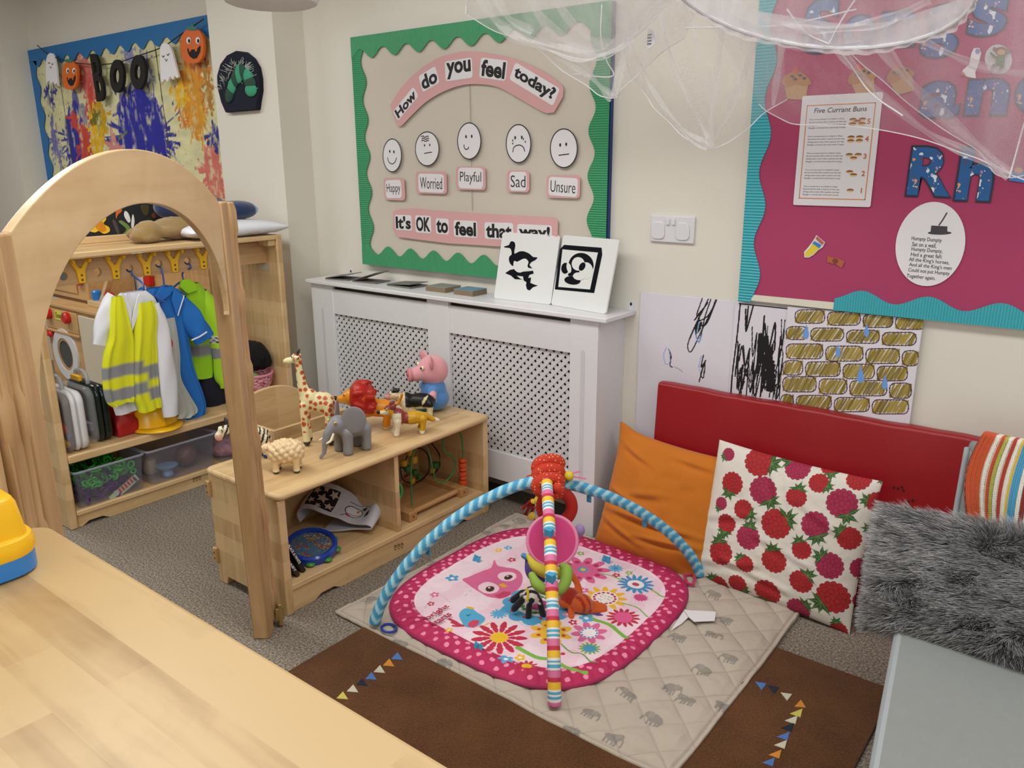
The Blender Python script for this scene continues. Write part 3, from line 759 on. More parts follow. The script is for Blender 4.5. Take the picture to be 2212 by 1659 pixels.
for a in (('R', -.632, -.508, 1.436, 1.582, LB+'R above the oval rhyme card'), ('h', -.492, -.400, 1.425, 1.578, LB+'h just beside the letter R'), ('y', -.262, -.16, 1.385, 1.525, LB+'y next to the letter h'),
          ('a', -.625, -.518, 1.671, 1.772, LB+'a in the word and'), ('n', -.498, -.392, 1.674, 1.772, LB+'n in the word and'), ('d', -.372, -.27, 1.676, 1.83, LB+'d in the word and'),
          ('S', -1.005, -.90, 1.885, 2.045, LB+'S behind the white net hoop'), ('o', -.88, -.785, 1.885, 1.985, LB+'o behind the white net hoop'), ('n', -.765, -.665, 1.885, 1.985, LB+'n beside the letter g'),
          ('g', -.645, -.545, 1.845, 1.99, LB+'g with a long tail above the monkey cutout'), ('s', -.52, -.425, 1.895, 2.0, LB+'s at the end of the top word')):
    letter(*a)

# muffin cutouts
M_MUF, M_MTOP, M_CUR, M_CHER = mat('muffin_case_print', '#b78f62', .5, .15, 60), mat('muffin_top_print', '#a8743f', .5, .25, 50), mat('currant_print', '#3a2a34', .5), mat('cherry_print', '#c93a2c', .4)
def muffin(cx, cy, k, label, rot=0):
    def q(pts):
        c, s = math.cos(rot), math.sin(rot); return wall([(cx+(a*c-d*s)*k, cy+(a*s+d*c)*k) for a, d in pts], YL)
    ctr = q([(0, 0)])[0]; t = thing('muffin_cutout', label, 'muffin picture', (ctr[0], YL, ctr[1]), 0, 'muffin cutouts on the rhyme board')
    b = MB(); b.prism(q([(-26, 0), (-20, 36), (20, 38), (27, 0)]), YL, YL-.001, 'Y'); part('paper_case', b, M_MUF, t, smooth=False)
    b = MB(); b.prism(q(spline([(-30, 4), (-27, -10), (-14, -20), (0, -26), (14, -20), (28, -8), (32, 4), (14, 8), (0, 4), (-14, 9)], 4, True)), YL-.0012, YL-.0018, 'Y'); part('muffin_top', b, M_MTOP, t, smooth=False)
    for a, d in ((-8, -13), (9, -15), (-2, -7), (18, -9)):
        b = MB(); b.shape(q(oval(a, d, 4.5, 3, 10)), BW(YL-.0024)); part('currant', b, M_CUR, t, smooth=False)
    b = MB(); b.shape(q(oval(0, -26, 7, 7, 14)), BW(YL-.0026)); part('cherry', b, M_CHER, t, smooth=False)
muffin(1720, 178, 1, 'muffin cutout with cherry beside the turquoise border'); muffin(1862, 170, .98, 'tilted muffin cutout in the middle of the row of three', -.25); muffin(1945, 166, .98, 'tilted muffin cutout closest to the letter a', -.3)

# poster
q4 = [np.array(onY(*p, YL)) for p in ((1713, 443), (1735, 207), (1909, 199), (1880, 447))]
px0, px1 = (q4[0][0]+q4[1][0])/2, (q4[2][0]+q4[3][0])/2; pz0, pz1 = (q4[0][2]+q4[3][2])/2, (q4[1][2]+q4[2][2])/2
pw, ph = px1-px0, pz1-pz0
pos = thing('rhyme_poster', 'laminated Five Currant Buns rhyme sheet with orange border', 'poster', ((px0+px1)/2, YL, pz0))
b = MB(); b.prism(rrect(px0, px1, pz0, pz1, .006), YL-.001, YL-.003, 'Y'); part('laminated_sheet', b, mat('laminated_paper', '#dedde2', .12, .01), pos, smooth=False)
PT = lambda u, v: (px0+u*pw, YL-.0034, pz1-v*ph)
b = MB(); F2 = lambda u, v: PT(u, v)
for r_ in ((.07, .93, .085, .093), (.07, .93, .93, .938), (.07, .081, .085, .938), (.919, .93, .085, .938)): b.shape([(r_[0], r_[2]), (r_[1], r_[2]), (r_[1], r_[3]), (r_[0], r_[3])], F2)
part('orange_frame', b, mat('orange_print', '#cf7a35', .5), pos, smooth=False)
b = MB(); fit(b, 'Five Currant Buns', PT(.5, .135), pw*.66, ph*.045, weight=.012, depth=.0002, shear=.15)
for i, nword in enumerate(('Five currant buns', 'Four currant buns', 'Three currant buns', 'Two currant buns', 'One currant bun')):
    for j, ln in enumerate((nword+" in a baker's shop", 'Round and fat with a cherry on the top', 'Along came a boy with a penny one day', 'Bought a currant bun and took it away')):
        fit(b, ln, PT(.12+.235*(.94 if j in (0,) else 1), .215+i*.152+j*.0255), pw*.47*(.94 if j == 0 else 1), ph*.0165, depth=.0002)
part('lettering', b, mat('grey_print', '#33353f', .5), pos, smooth=False)
M_BUN, M_BUNT = mat('bun_print', '#d8b57c', .5), mat('bun_top_print', '#8a4d22', .5)
for i, lay in enumerate((((-.055, -.02), (.055, -.02), (0, 0), (-.055, .022), (.055, .022)), ((-.055, -.018), (.045, -.018), (-.055, .018), (.045, .018)), ((-.055, -.015), (.05, -.015), (0, .018)), ((-.03, -.015), (.02, .015)), ((0, 0),))):
    for du, dv in lay:
        u, v = .73+du*1.05, .245+i*.152+dv*.9
        b = MB(); b.shape(oval(u, v, .046, .0145, 14), lambda a, d, k=.0004*(dv+.05)*10: (px0+a*pw, YL-.0036-k, pz1-d*ph)); part('bun_picture', b, M_BUN, pos, smooth=False)
        b = MB(); b.shape(arc(u, v, .046, 180, 360, 8, .016), lambda a, d, k=.0004*(dv+.05)*10: (px0+a*pw, YL-.0038-k, pz1-d*ph)); part('bun_top_picture', b, M_BUNT, pos, smooth=False)
b = MB()
for i, ch in enumerate('54321'): fit(b, ch, PT(.868, .245+i*.152), None, ph*.048, weight=.03, depth=.0002)
part('numerals', b, mat('orange_numeral_print', '#c0663a', .5), pos, smooth=False)

# oval rhyme card
YO = YL
oc = wall([(2010+75*math.cos(a)*1.0+8*math.sin(a)*-1, 527+91*math.sin(a)) for a in (2*PI*i/48 for i in range(48))], YO); cO = np.mean(oc, 0)
ov = thing('oval_rhyme_card', 'white oval card with an eight line nursery rhyme below the letters', 'rhyme card', (cO[0], YO, cO[1]))
b = MB(); b.prism(oc, YO, YO-.0012, 'Y'); part('card', b, M_PAPER, ov, smooth=False)
b = MB()
for i, (ln, wpx, dx) in enumerate((('Humpty Dumpty', 66, 0), ('Sat on a wall,', 53, -4), ('Humpty Dumpty,', 68, 3), ('Had a great fall;', 68, 3), ("All the King's horses,", 88, 10), ("And all the King's men", 93, 14), ('Could not put Humpty', 90, 12), ('Together again.', 63, -4))):
    px, py = 2002+dx-i*1.2, 518+i*11.6
    w0, w1 = onY(px-wpx/2, py, YO), onY(px+wpx/2, py, YO)
    fit(b, ln, ((w0[0]+w1[0])/2, YO-.0016, (w0[2]+w1[2])/2), w1[0]-w0[0], .0155, math.radians(-1.5), weight=.006, depth=.0003)
part('lettering', b, M_PEN, ov, smooth=False)
b = MB(); b.shape(wall(oval(2030, 503, 26, 4, 16), YO), BW(YO-.0017)); b.shape(wall([(2010, 503), (2012, 487), (2047, 489), (2046, 505)], YO), BW(YO-.0018))
b.ribbon(wall([(2028, 487), (2036, 476), (2042, 466), (2046, 459)], YO), .004, BW(YO-.0018))
part('drawn_chest', b, mat('charcoal_print', '#3a3a40', .5), ov, smooth=False)

# small cutouts
def cutout(name, label, cat, layers, y=YL, k=1, ox=0, oy=0):
    P0 = wall(CR(layers[0][0], k, ox, oy), y); c = np.mean(P0, 0)
    t = thing(name, label, cat, (c[0], y, c[1]))
    for i, (pts, m, nm) in enumerate(layers):
        P = wall(CR(pts, k, ox, oy), y); b = MB(); b.prism(P, y-.0012*i, y-.0012*i-.001, 'Y'); part(nm, b, m, t, smooth=False)
    return t
K5 = dict(k=2.4254, ox=1300, oy=0)
sock_y, cuff_b = mat('yellow_print', '#dccb3f', .5), mat('blue_print', '#3d7fc4', .5)
cutout('sock_cutout', 'small paper sock cutout with yellow foot and blue band', 'sock picture',
       [([(1062, 1348), (1060, 1320), (1085, 1292), (1105, 1265), (1125, 1232), (1170, 1270), (1158, 1295), (1135, 1310), (1110, 1335), (1085, 1350)], M_PAPER, 'paper_edge'),
        ([(1066, 1342), (1066, 1322), (1090, 1298), (1105, 1275), (1140, 1300), (1115, 1325), (1085, 1345)], sock_y, 'foot'), ([(1105, 1275), (1115, 1262), (1152, 1284), (1140, 1300)], cuff_b, 'band'), ([(1122, 1250), (1130, 1237), (1166, 1270), (1156, 1282)], mat('rust_print', '#b4634a', .5), 'cuff')], **K5)
cutout('bow_cutout', 'small brown paper bow cutout beside the yellow sock', 'bow picture',
       [([(1183, 1340), (1215, 1352), (1230, 1350), (1272, 1372), (1255, 1405), (1228, 1384), (1212, 1382), (1180, 1372)], mat('brown_print', '#b0603c', .5, .2, 80), 'bow'), (oval(1224, 1367, 15, 14, 14), mat('dark_brown_print', '#7c3a26', .5), 'knot')], **K5)
K6 = dict(k=3.0219, ox=1480, oy=0)
cutout('foot_cutout', 'white paper foot cutout beside the monkey cutout', 'foot picture',
       [([(1800, 490), (1815, 455), (1855, 420), (1868, 350), (1885, 315), (1920, 312), (1933, 345), (1915, 420), (1895, 470), (1898, 512), (1850, 503)], M_PAPER, 'paper_foot'), (oval(1910, 335, 16, 18, 14), mat('lilac_print', '#8e8fb8', .5), 'spot'), ([(1800, 490), (1815, 468), (1838, 500)], mat('rust_print', '#b4634a'), 'tip')], **K6)
mk = [(oval(2045, 388, 88, 98, 32, -.25), mat('pale_cutout_paper', '#c9c4cc', .5), 'paper_edge')]
mk_b, mk_g, mk_t = mat('monkey_brown_print', '#7a5a3c', .5), mat('monkey_green_print', '#4f7440', .5), mat('monkey_tan_print', '#c79f76', .5)
for pts, m, nm in ((oval(2065, 335, 42, 30, 20), mk_b, 'head'), (oval(2065, 342, 28, 18, 16), mk_t, 'muzzle'), (oval(2022, 322, 12, 14, 12), mk_b, 'ear'), (oval(2108, 330, 12, 14, 12), mk_b, 'ear'),
                   ([(2035, 365), (2090, 365), (2085, 430), (2030, 425)], mk_g, 'jumper'), ([(2030, 420), (2010, 470), (1990, 468), (2012, 420)], mk_g, 'leg'), ([(2065, 425), (2088, 425), (2062, 475), (2040, 470)], mk_g, 'leg'),
                   ([(2085, 370), (2120, 350), (2125, 335), (2112, 335), (2080, 360)], mk_g, 'arm'), ([(2035, 370), (2000, 340), (1992, 350), (2030, 390)], mk_g, 'arm')):
    mk.append((pts, m, nm))
cutout('monkey_cutout', 'oval paper monkey cutout in a green jumper', 'monkey picture', mk, **K6)
cutout('basket_cutout', 'small blue paper cutout with a bear below the net edge', 'bear picture', [([(2180, 372), (2212, 368), (2212, 395), (2180, 390)], mat('blue_print', '#3d7fc4'), 'blue_paper'), (oval(2200, 368, 9, 7, 12), mk_t, 'bear_head')])

# ================================================================ socket
s0, s1 = onY(1409, 464, YB), onY(1501, 527, YB)
so = thing('wall_socket', 'white double wall socket with two switches and blanking covers', 'socket', ((s0[0]+s1[0])/2, YB, s1[2]))
M_PLW = mat('white_plastic', '#dcdde2', .3, .01)
b = MB(); b.box(s0[0], s1[0], YB-.012, YB, s1[2], s0[2]); part('face_plate', b, M_PLW, so, bev=.004)
for c_ in (.41, .54):
    x = s0[0]+(s1[0]-s0[0])*c_; b = MB(); b.box(x-.007, x+.007, YB-.019, YB-.012, s1[2]+.068, s1[2]+.092); part('switch', b, M_PLW, so, bev=.002)
for c_ in (.19, .75):
    x = s0[0]+(s1[0]-s0[0])*c_; b = MB(); b.prism([(x+.029*math.copysign(abs(math.cos(a))**.6, math.cos(a))*(1-.12*math.sin(a)), s1[2]+.046+.034*math.copysign(abs(math.sin(a))**.7, math.sin(a))) for a in (2*PI*i/28 for i in range(28))], YB-.018, YB-.0125, 'Y'); part('socket_cover', b, M_PLW, so, bev=.003, smooth=False)

# ================================================================ children's drawings behind the red mat
def paper(name, label, x0, x1, z0, z1, y, fn, res=520, bg='#dcdae4'):
    cv = Canvas(x1-x0, z1-z0, res, bg)
    fn(cv, lambda px, py: (onY(px, py, y)[0]-x0, onY(px, py, y)[2]-z0))
    n_ = lambda U, V: .004*noise2(U, V, 4, 3)
    o = adopt(cv.mesh(name, lambda U, V: (U-(x1-x0)/2, -n_(U, V)-.001, V), back=(0, .002, 0)), name, vcol('felt_pen_paper', .55), None, ((x0+x1)/2, y, z0))
    return tag(o, label, 'drawing')
def scr(cv, Q, pts, w_, col, n=5): cv.line(spline([Q(*p) for p in pts], n), w_, col)
K7 = 2.0735
c7 = lambda a, d: (1260+a/K7, 600+d/K7)
def dr1(cv, Q):
    R_ = lambda pts, w_=.005, col='#15151a': scr(cv, Q, [c7(*p) for p in pts], w_, col)
    R_([(570, 75), (540, 140), (500, 220), (470, 300), (485, 330), (530, 240), (600, 95), (560, 170), (505, 210), (520, 290), (545, 180), (575, 90)]); R_([(535, 90), (510, 170), (560, 110), (500, 190), (530, 150), (480, 270)]); R_([(600, 90), (555, 200), (525, 215), (515, 240)], .008)
    R_([(520, 180), (505, 235), (530, 200), (510, 245), (525, 225)], .009)
    R_([(385, 320), (395, 350), (390, 390), (400, 400)]); R_([(410, 400), (430, 408), (445, 420)], .002)
    R_([(375, 310), (362, 345), (370, 385), (390, 375), (385, 320)], .003, '#7fa8d8'); R_([(520, 200), (510, 260), (520, 290), (535, 250)], .004, '#8db4e4'); R_([(530, 350), (520, 400), (530, 430)], .003, '#7fa8d8')
    R_([(540, 345), (530, 400), (550, 370), (528, 430), (540, 445), (545, 380), (520, 465)], .005)
def dr2(cv, Q):
    r_ = random.Random(5)
    K_ = lambda pts, w_: scr(cv, Q, [c7(*p) for p in pts], w_, '#131317', 4)
    K_([(705, 115), (690, 260), (670, 420), (662, 520)], .006); K_([(935, 140), (905, 330), (880, 540)], .006); K_([(700, 115), (930, 140)], .004)
    for i in range(30):
        x = r_.uniform(690, 890); y = r_.uniform(130, 420); L_ = r_.uniform(90, 220); p = [(x, y)]
        for k in range(r_.choice((3, 4, 5))):
            x += r_.uniform(-26, 14) if k % 2 == 0 else r_.uniform(6, 34); y += (L_ if k % 2 == 0 else -L_*.8)*r_.uniform(.6, 1)
            p.append((min(max(x, 672), 905), min(max(y, 118), 545)))
        K_(p, r_.uniform(.003, .0065))
    for i in range(6): K_([(820+r_.uniform(-8, 8), 380+i*22), (852, 376+i*22), (826, 392+i*22), (856, 392+i*22)], .012)
    for i in range(5): K_([(790+i*3, 290+i*10), (775, 420), (748, 510)], .008)
def dr3(cv, Q):
    r_ = random.Random(8)
    def brick(x0, y0, x1, y1):
        c = '#6a5a12'
        n = int((x1-x0)/7)
        for i in range(n+1):
            xx = x0+(x1-x0)*i/n
            a = c7(min(x1-2, xx+16+r_.uniform(-4, 4)), y0+6+r_.uniform(-3, 5)); d = c7(max(x0+2, xx-16+r_.uniform(-4, 4)), y1-6+r_.uniform(-5, 3))
            cv.line([Q(*a), Q(*d)], r_.uniform(.004, .0075), r_.choice(('#8c7a24', '#9a8730', '#a8943a', '#75651a')), .92)
        P = [c7(a+r_.uniform(-.6, .6), b__+r_.uniform(-.6, .6)) for a, b__ in rrect(x0, x1, y0, y1, 24, 3)]
        P.append(P[0]); cv.line([Q(*p) for p in P], .0038, '#4a2f3a')
    rows = [(138, 205, (945, 1090, 1250, 1395, 1540)), (215, 280, (905, 1015, 1175, 1335, 1500)), (292, 366, (905, 1082, 1262, 1425, 1510)), (368, 440, (890, 992, 1160, 1312, 1460)),
            (440, 515, (890, 1052, 1190, 1368, 1478)), (520, 590, (880, 950, 1120, 1290, 1465)), (570, 650, (860, 880, 1110, 1295, 1450))]
    for i, (y0, y1, xs) in enumerate(rows[:6]):
        for x0, x1 in zip(xs, xs[1:]):
            sh = .06*(x0-900)
            brick(x0+5, y0+sh+3, x1-8, y1+sh-4)
    for x, y, s in ((1000, 240, 1), (1270, 232, .9), (1142, 325, .9), (1243, 430, 1.2), (1352, 465, 1.0)):
        Pd = [c7(x+a*s, y+d*s) for a, d in [(0, -34), (5, -15), (12, 5), (12, 22), (5, 34), (-5, 34), (-13, 22), (-12, 5), (-5, -15)]]
        cv.poly([Q(*p) for p in Pd], '#6ea0e6')
paper('felt_pen_drawing', 'large white paper with a few loose black and blue scribbles', -1.592, -1.13, .33, 1.034, YB-.004, dr1, 450)
paper('black_scribble_drawing', 'paper strip densely scribbled with black pen', -1.186, -.96, .60, 1.034, YB-.010, dr2, 620)
paper('brick_wall_drawing', 'drawing of mustard bricks and blue drops above the red mat', -.985, -.538, .60, 1.040, YB-.016, dr3, 620, '#dfdce6')

# ================================================================ radiator cover
RY, RX0, RX1 = 2.667, -3.440, -1.661
rad = thing('radiator_cover', 'white painted radiator cover with two lattice panels', 'radiator cover', ((RX0+RX1)/2, RY, 0))
b = MB(); b.box(RX0-.018, -1.612, RY-.022, YB, .935, .955); part('top_shelf', b, M_WHITE, rad, bev=.004)
for x0, x1, gx in ((RX0, -3.27, -3.357), (-2.598, -2.463, None), (-1.794, RX1, -1.729)):
    b = MB(); b.box(x0, x1, RY, RY+.02, 0 if gx else .13, .935); o = part('post', b, M_WHITE, rad, bev=.002)
    if gx:
        b = MB(); b.prism(arc(gx, .80, .010, 0, 180, 8)+arc(gx, .20, .010, 180, 360, 8), RY-.0012, RY+.004, 'Y'); part('fluted_groove', b, mat('groove_white', '#cfd0d6', .4), o, smooth=False)
b = MB(); b.box(RX0, RX0+.018, RY+.02, YB, 0, .935); part('side_panel', b, M_WHITE, rad)
b = MB(); b.box(RX1-.018, RX1, RY+.02, YB, 0, .935); part('side_panel', b, M_WHITE, rad)
def clip(poly, x0, x1, z0, z1):
    for ax, v, sg in ((0, x0, 1), (0, x1, -1), (1, z0, 1), (1, z1, -1)):
        out = []
        for i in range(len(poly)):
            a, d = poly[i-1], poly[i]; da, dd = (a[ax]-v)*sg, (d[ax]-v)*sg
            if (da >= 0) != (dd >= 0):
                t = da/(da-dd); out.append((a[0]+(d[0]-a[0])*t, a[1]+(d[1]-a[1])*t))
            if dd >= 0: out.append(d)
        poly = out
        if len(poly) < 3: return None
    return poly
M_LAT = mat('white_lattice', '#d3d4d8', .45, .03)
for x0, x1 in ((-3.27, -2.598), (-2.463, -1.794)):
    b = MB(); b.box(x0, x1, RY+.004, RY+.018, .788, .915); part('top_rail', b, M_WHITE, rad)
    b = MB(); b.box(x0, x1, RY+.004, RY+.018, .135, .268); part('bottom_rail', b, M_WHITE, rad)
    b = MB(); pit, wd = .0385, .0165
    for sg in (1, -1):
        k = -40
        for k in range(-40, 60):
            c = x0+k*pit; h = 1.2
            dx = wd*math.sqrt(2)/2
            pl = [(c-dx, .26), (c+dx, .26), (c+dx+sg*h, .26+h), (c-dx+sg*h, .26+h)]
            pl = clip(pl, x0, x1, .262, .792)
            if pl: b.prism(pl, RY+.016+(0 if sg > 0 else .0022), RY+.018+(0 if sg > 0 else .0022), 'Y')
    part('lattice_panel', b, M_LAT, rad, smooth=False)
for x in (-3.36, -1.635):
    b = MB(); b.prism([(x-.014, .955)]+arc(x, .978, .014, 180, 0, 8)+[(x+.014, .955)], YB-.004, YB, 'Y'); h_ = part('hanging_bracket', b, M_PLW, rad, smooth=False)
    b = MB(); b.prism(oval(x, .978, .005, .007, 12), YB-.0052, YB-.004, 'Y'); part('screw_hole', b, M_DARK, h_, smooth=False)
b = MB(); b.box(-3.30, -1.76, 2.78, 2.855, .12, .86); radt = solo('radiator', b, mat('radiator_grey', '#4a4b4d', .6), 'dark panel radiator behind the white lattice cover', 'radiator', (-2.5, 2.82, .12))
b = MB()
for i in range(34): b.box(-3.29+i*.045, -3.27+i*.045, 2.772, 2.78, .16, .82)
o = part('fins', b, mat('radiator_fin_grey', '#3e3f41', .6), radt, smooth=False)
for x in (-3.2, -1.86):
    b = MB(); b.tube([(x, 2.82, 0), (x, 2.82, .13)], .011, 10); part('pipe', b, mat('pipe_grey', '#77787a', .5), radt)

# booklets and board book on the cover
M_BKG, M_BKT, M_BKC = mat('grey_page_card', '#77776f', .5, .2, 30), mat('grey_book_cover', '#8f908c', .45, .3, 25), mat('brown_page_edges', '#8c7b62', .7, .2, 90)
def booklet(x, y, w_, d, h, rz, lift, label, cover):
    t = thing('board_booklet', label, 'small book', (x, y, .955), rz, 'small books on the radiator cover')
    n = max(2, int(h/.004))
    b = MB()
    for i in range(n): b.box(-w_/2, w_/2, -d/2, d/2, i*h/n, (i+.86)*h/n)
    part('pages', b, M_BKC if lift == 0 else M_BKG, t, local=True, smooth=False)
    if lift:
        c, s = math.cos(lift), math.sin(lift); b = MB()
        b.prism([(-w_/2, h), (-w_/2+w_*c, h+w_*s), (-w_/2+w_*c-.003*s, h+w_*s+.003*c), (-w_/2-.003*s, h+.003*c)], -d/2, d/2, 'Y')
    else: b = MB(); b.box(-w_/2, w_/2, -d/2, d/2, h, h+.002)
    part('cover', b, cover, t, local=True, smooth=False)
booklet(-3.30, 2.775, .15, .12, .006, .2, math.radians(9), 'small grey open booklet next to the wall corner', M_BKG)
booklet(-3.10, 2.785, .16, .11, .006, .1, math.radians(17), 'small grey booklet with its cover raised in a wedge', M_BKG)
booklet(-2.845, 2.79, .17, .12, .008, -.05, math.radians(4), 'small grey booklet lying almost flat mid shelf', M_BKG)
booklet(-2.605, 2.79, .125, .11, .022, 0, 0, 'thick closed grey board booklet', M_BKT)
booklet(-2.43, 2.785, .115, .10, .024, 0, 0, 'thick closed booklet with blue cover beside the picture book', mat('blue_book_cover', '#6f97ad', .4, .15, 20))

bkr = thing('picture_book', 'open white board book showing a black duck and a black window', 'book', (-1.96, 2.80, .955))
def page(x0, y0, x1, y1, z0, zt, lean, nm):
    """standing page from (x0,y0) to (x1,y1), leaning back"""
    b = MB(); d = Vector((x1-x0, y1-y0, 0)); L_ = d.length; d.normalize()
    nb = Vector((-d.y, d.x, 0)); up = (Vector((0, 0, 1))*math.cos(lean)+nb*math.sin(lean)); n_ = d.cross(up)
    M = Matrix((( d.x, up.x, n_.x, x0), (d.y, up.y, n_.y, y0), (d.z, up.z, n_.z, z0), (0, 0, 0, 1)))
    b.prism(rrect(0, L_, 0, zt, .012), -.008, 0, 'Z', M)
    o = part(nm, b, mat('glossy_white_page', '#e4e6e6', .08, .01), bkr, smooth=False)
    return o, M, L_
LEAN = math.radians(14)
p1, MA, LA = page(-2.265, 2.755, -1.965, 2.770, .956, .295, LEAN, 'page')
p2, MB_, LB_ = page(-1.963, 2.770, -1.662, 2.722, .956, .298, LEAN, 'page')
H8 = 2.861
def to_page(M, px, py):
    """photo point on the page plane, in page coordinates"""
    d = ray(1060+px/H8, 480+py/H8); o_ = Vector((0, 0, CAM_H)); n_ = Vector(M.col[2][:3]); c_ = Vector(M.col[3][:3]); d = Vector(d)
    t = (c_-o_).dot(n_)/d.dot(n_); P = o_+d*t; r_ = M.inverted() @ P; return (r_.x, r_.y)
def ink(M, polys, host, holes=(), base=.0008):
    b = MB()
    for pl in polys: b.prism([to_page(M, *p) for p in pl], base, base+.0003, 'Z', M)
    part('black_picture', b, mat('glossy_black_print', '#0f131c', .1), host, smooth=False)
    if holes:
        b = MB()
        for pl in holes: b.prism([to_page(M, *p) for p in pl], base+.0006, base+.0008, 'Z', M)
        part('white_picture', b, mat('glossy_white_page', '#e4e6e6', .08), host, smooth=False)
ink(MA, [spline([(83, 150), (112, 142), (122, 122), (136, 118), (150, 128), (152, 150), (146, 180), (150, 195), (175, 182), (205, 180), (240, 195), (262, 215), (290, 218), (275, 235), (255, 245), (240, 265), (258, 285), (235, 282), (150, 275), (122, 258), (113, 230), (118, 210), (130, 200), (128, 175), (118, 160), (90, 157)], 2, True),
         [(90, 315), (120, 295), (145, 290), (165, 308), (215, 305), (262, 300), (266, 318), (240, 325), (232, 345), (250, 342), (245, 375), (270, 385), (292, 392), (262, 402), (240, 422), (225, 415), (218, 390), (222, 372), (205, 360), (200, 335), (160, 330), (185, 350), (200, 355), (150, 352), (125, 330)]],
    p1, [spline([(145, 240), (165, 245), (190, 232), (215, 225), (235, 245), (228, 270), (238, 295), (210, 300), (185, 312), (160, 305), (142, 280)], 2, True)])
ink(MB_, [[(455, 140), (686, 158), (690, 200), (640, 438), (397, 415), (430, 165)], ], p2, [[(445, 168), (664, 188), (615, 416), (419, 400)]])
circ = [oval(560, 268, 78, 78, 28), oval(495, 285, 55, 38, 24), oval(517, 355, 58, 30, 24, -.1)]
ink(MB_, circ[:1], p2, [oval(543, 258, 40, 42, 24), oval(592, 300, 42, 52, 24)], base=.0018)
ink(MB_, [oval(463, 285, 24, 34, 18, .1), oval(508, 360, 50, 26, 22, .1), oval(568, 275, 18, 28, 16, .5), oval(505, 320, 26, 12, 14, -.3)], p2, [oval(548, 335, 36, 24, 16, .1), oval(487, 283, 14, 32, 16, -.2)], base=.003)
# ================================================================ low shelf of the divider row
LX0, LX1, LY0, LY1 = -2.60, -2.18, 1.485, 2.60
low = thing('low_shelf_unit', 'low open maple shelf unit with the toy animals on top', 'shelf', ((LX0+LX1)/2, (LY0+LY1)/2, 0))
b = MB(); b.prism(rrect(LX0-.01, LX1+.012, LY0-.008, LY1+.006, .03), .440, .465, 'Z'); part('top_board', b, M_MAPLE_Y, low, bev=.009)
for y0, nm in ((LY0, 'side_panel'), (LY1-.032, 'side_panel')):
    b = MB(); b.prism([(LX0, 0), (LX0, .44), (LX1, .44), (LX1, 0), (LX1-.05, 0), (LX1-.06, .035), (LX0+.06, .035), (LX0+.05, 0)], y0, y0+.032, 'Y'); part(nm, b, M_MAPLE_Z, low, bev=.004, smooth=False)
b = MB(); b.box(LX0+.012, LX1-.012, 2.040, 2.062, .108, .44); part('divider_panel', b, M_MAPLE_Z, low, bev=.003)
b = MB(); b.box(LX0+.008, LX1-.004, LY0+.032, LY1-.032, .086, .108); part('bottom_board', b, M_MAPLE_Y, low, bev=.003)
b = MB(); b.box(LX0, LX0+.008, LY0+.032, LY1-.032, .05, .44); part('back_panel', b, M_MAPLE_Y, low)
def toe(y0, y1, x, h, parent, m, at=.10):
    P = [(y0, 0), (y0, h), (y1, h), (y1, 0)]
    for c in (y1-at, y0+at):
        P += [(c+.05, 0), (c+.03, .022), (c-.03, .022), (c-.05, 0)] if c == y1-at or True else []
    P = [(y0, h), (y1, h), (y1, 0), (y1-.05, 0), (y1-.08, .024), (y0+.08+.06, .024), (y0+.05+.06, 0), (y0, 0)] if False else [(y0, h), (y1, h), (y1, 0), (y1-at, 0), (y1-at-.03, .016), (y1-at-.09, .016), (y1-at-.12, 0), (y0+at+.12, 0), (y0+at+.09, .016), (y0+at+.03, .016), (y0+at, 0), (y0, 0)]
    b = MB(); b.prism(P, x-.018, x, 'X'); return part('toe_board', b, m, parent, bev=.002, smooth=False)
tb = toe(LY0+.032, LY1-.032, LX1-.012, .086, low, M_MAPLE_Y)
M_BURN = mat('burnt_mark', '#6b4a2a', .7)
def tree_mark(px, py, s, x, host):
    """small burnt trade mark of three trees"""
    b = MB()
    for k in range(3):
        cx = px+(k-1)*s*.8; cy = py-(k-1)*s*.25
        for st in ([(0, .6), (0, -.5)], [(-.4, .2), (0, -.3), (.4, .1)], [(-.4, -.2), (0, -.6), (.35, -.3)], [(-.3, .6), (.3, .55)]):
            q = [onX(cx+a*s, cy+d*s, x) for a, d in st]
            b.ribbon([(p[1], p[2]) for p in q], .0025, lambda a, d: (x+.0006, a, d))
    part('burnt_mark', b, M_BURN, host, smooth=False)
tree_mark(861, 1180, 9, LX1-.012, tb)
for z in (.385, .115):
    b = MB(); b.prism(rrect(LY0-.014, LY0+.0005, z-.032, z+.032, .007), LX0-.004, LX0+.018, 'X'); lug = part('hinge_lug', b, M_POST, low, bev=.003, smooth=False)
    for dz in (-.012, .012):
        b = MB(); b.prism(oval(LX0+.007, z+dz, .004, .004, 12), LY0-.0152, LY0-.014, 'Y'); part('lug_hole', b, M_BURN, lug, smooth=False)

# ================================================================ arch divider
AL = (-1.478, .545, 0); ARZ = math.radians(128.166)
arch = thing('arch_divider', 'tall maple arch divider hinged beside the low shelf', 'arch', AL, ARZ)
W0, W1 = .003, .987; AC = (W0+W1)/2
hw = (W1-W0)/2
Ro = (hw**2+.138**2)/(2*.138)
outp = [(AC+hw-2*hw*i/40, 1.44+math.sqrt(Ro*Ro-(hw-2*hw*i/40)**2)-(Ro-.138)) for i in range(41)]
inn = []
for i in range(49):
    a = PI-PI*i/48
    inn.append((AC+.484*math.cos(a), 1.130+.331*math.sin(a)))
outline = [(W1, 1.44)]+outp[1:-1]+[(W0, 1.44), (W0+.001, 1.128), (W0+.006, 1.118), (W0+.011, 1.118)]+inn+[(W1-.011, 1.118), (W1-.006, 1.118), (W1-.001, 1.128)]
b = MB(); b.prism(outline, 0, .017, 'Y'); part('arch_panel', b, M_MAPLE_ARCH, arch, local=True, bev=.006, smooth=False)
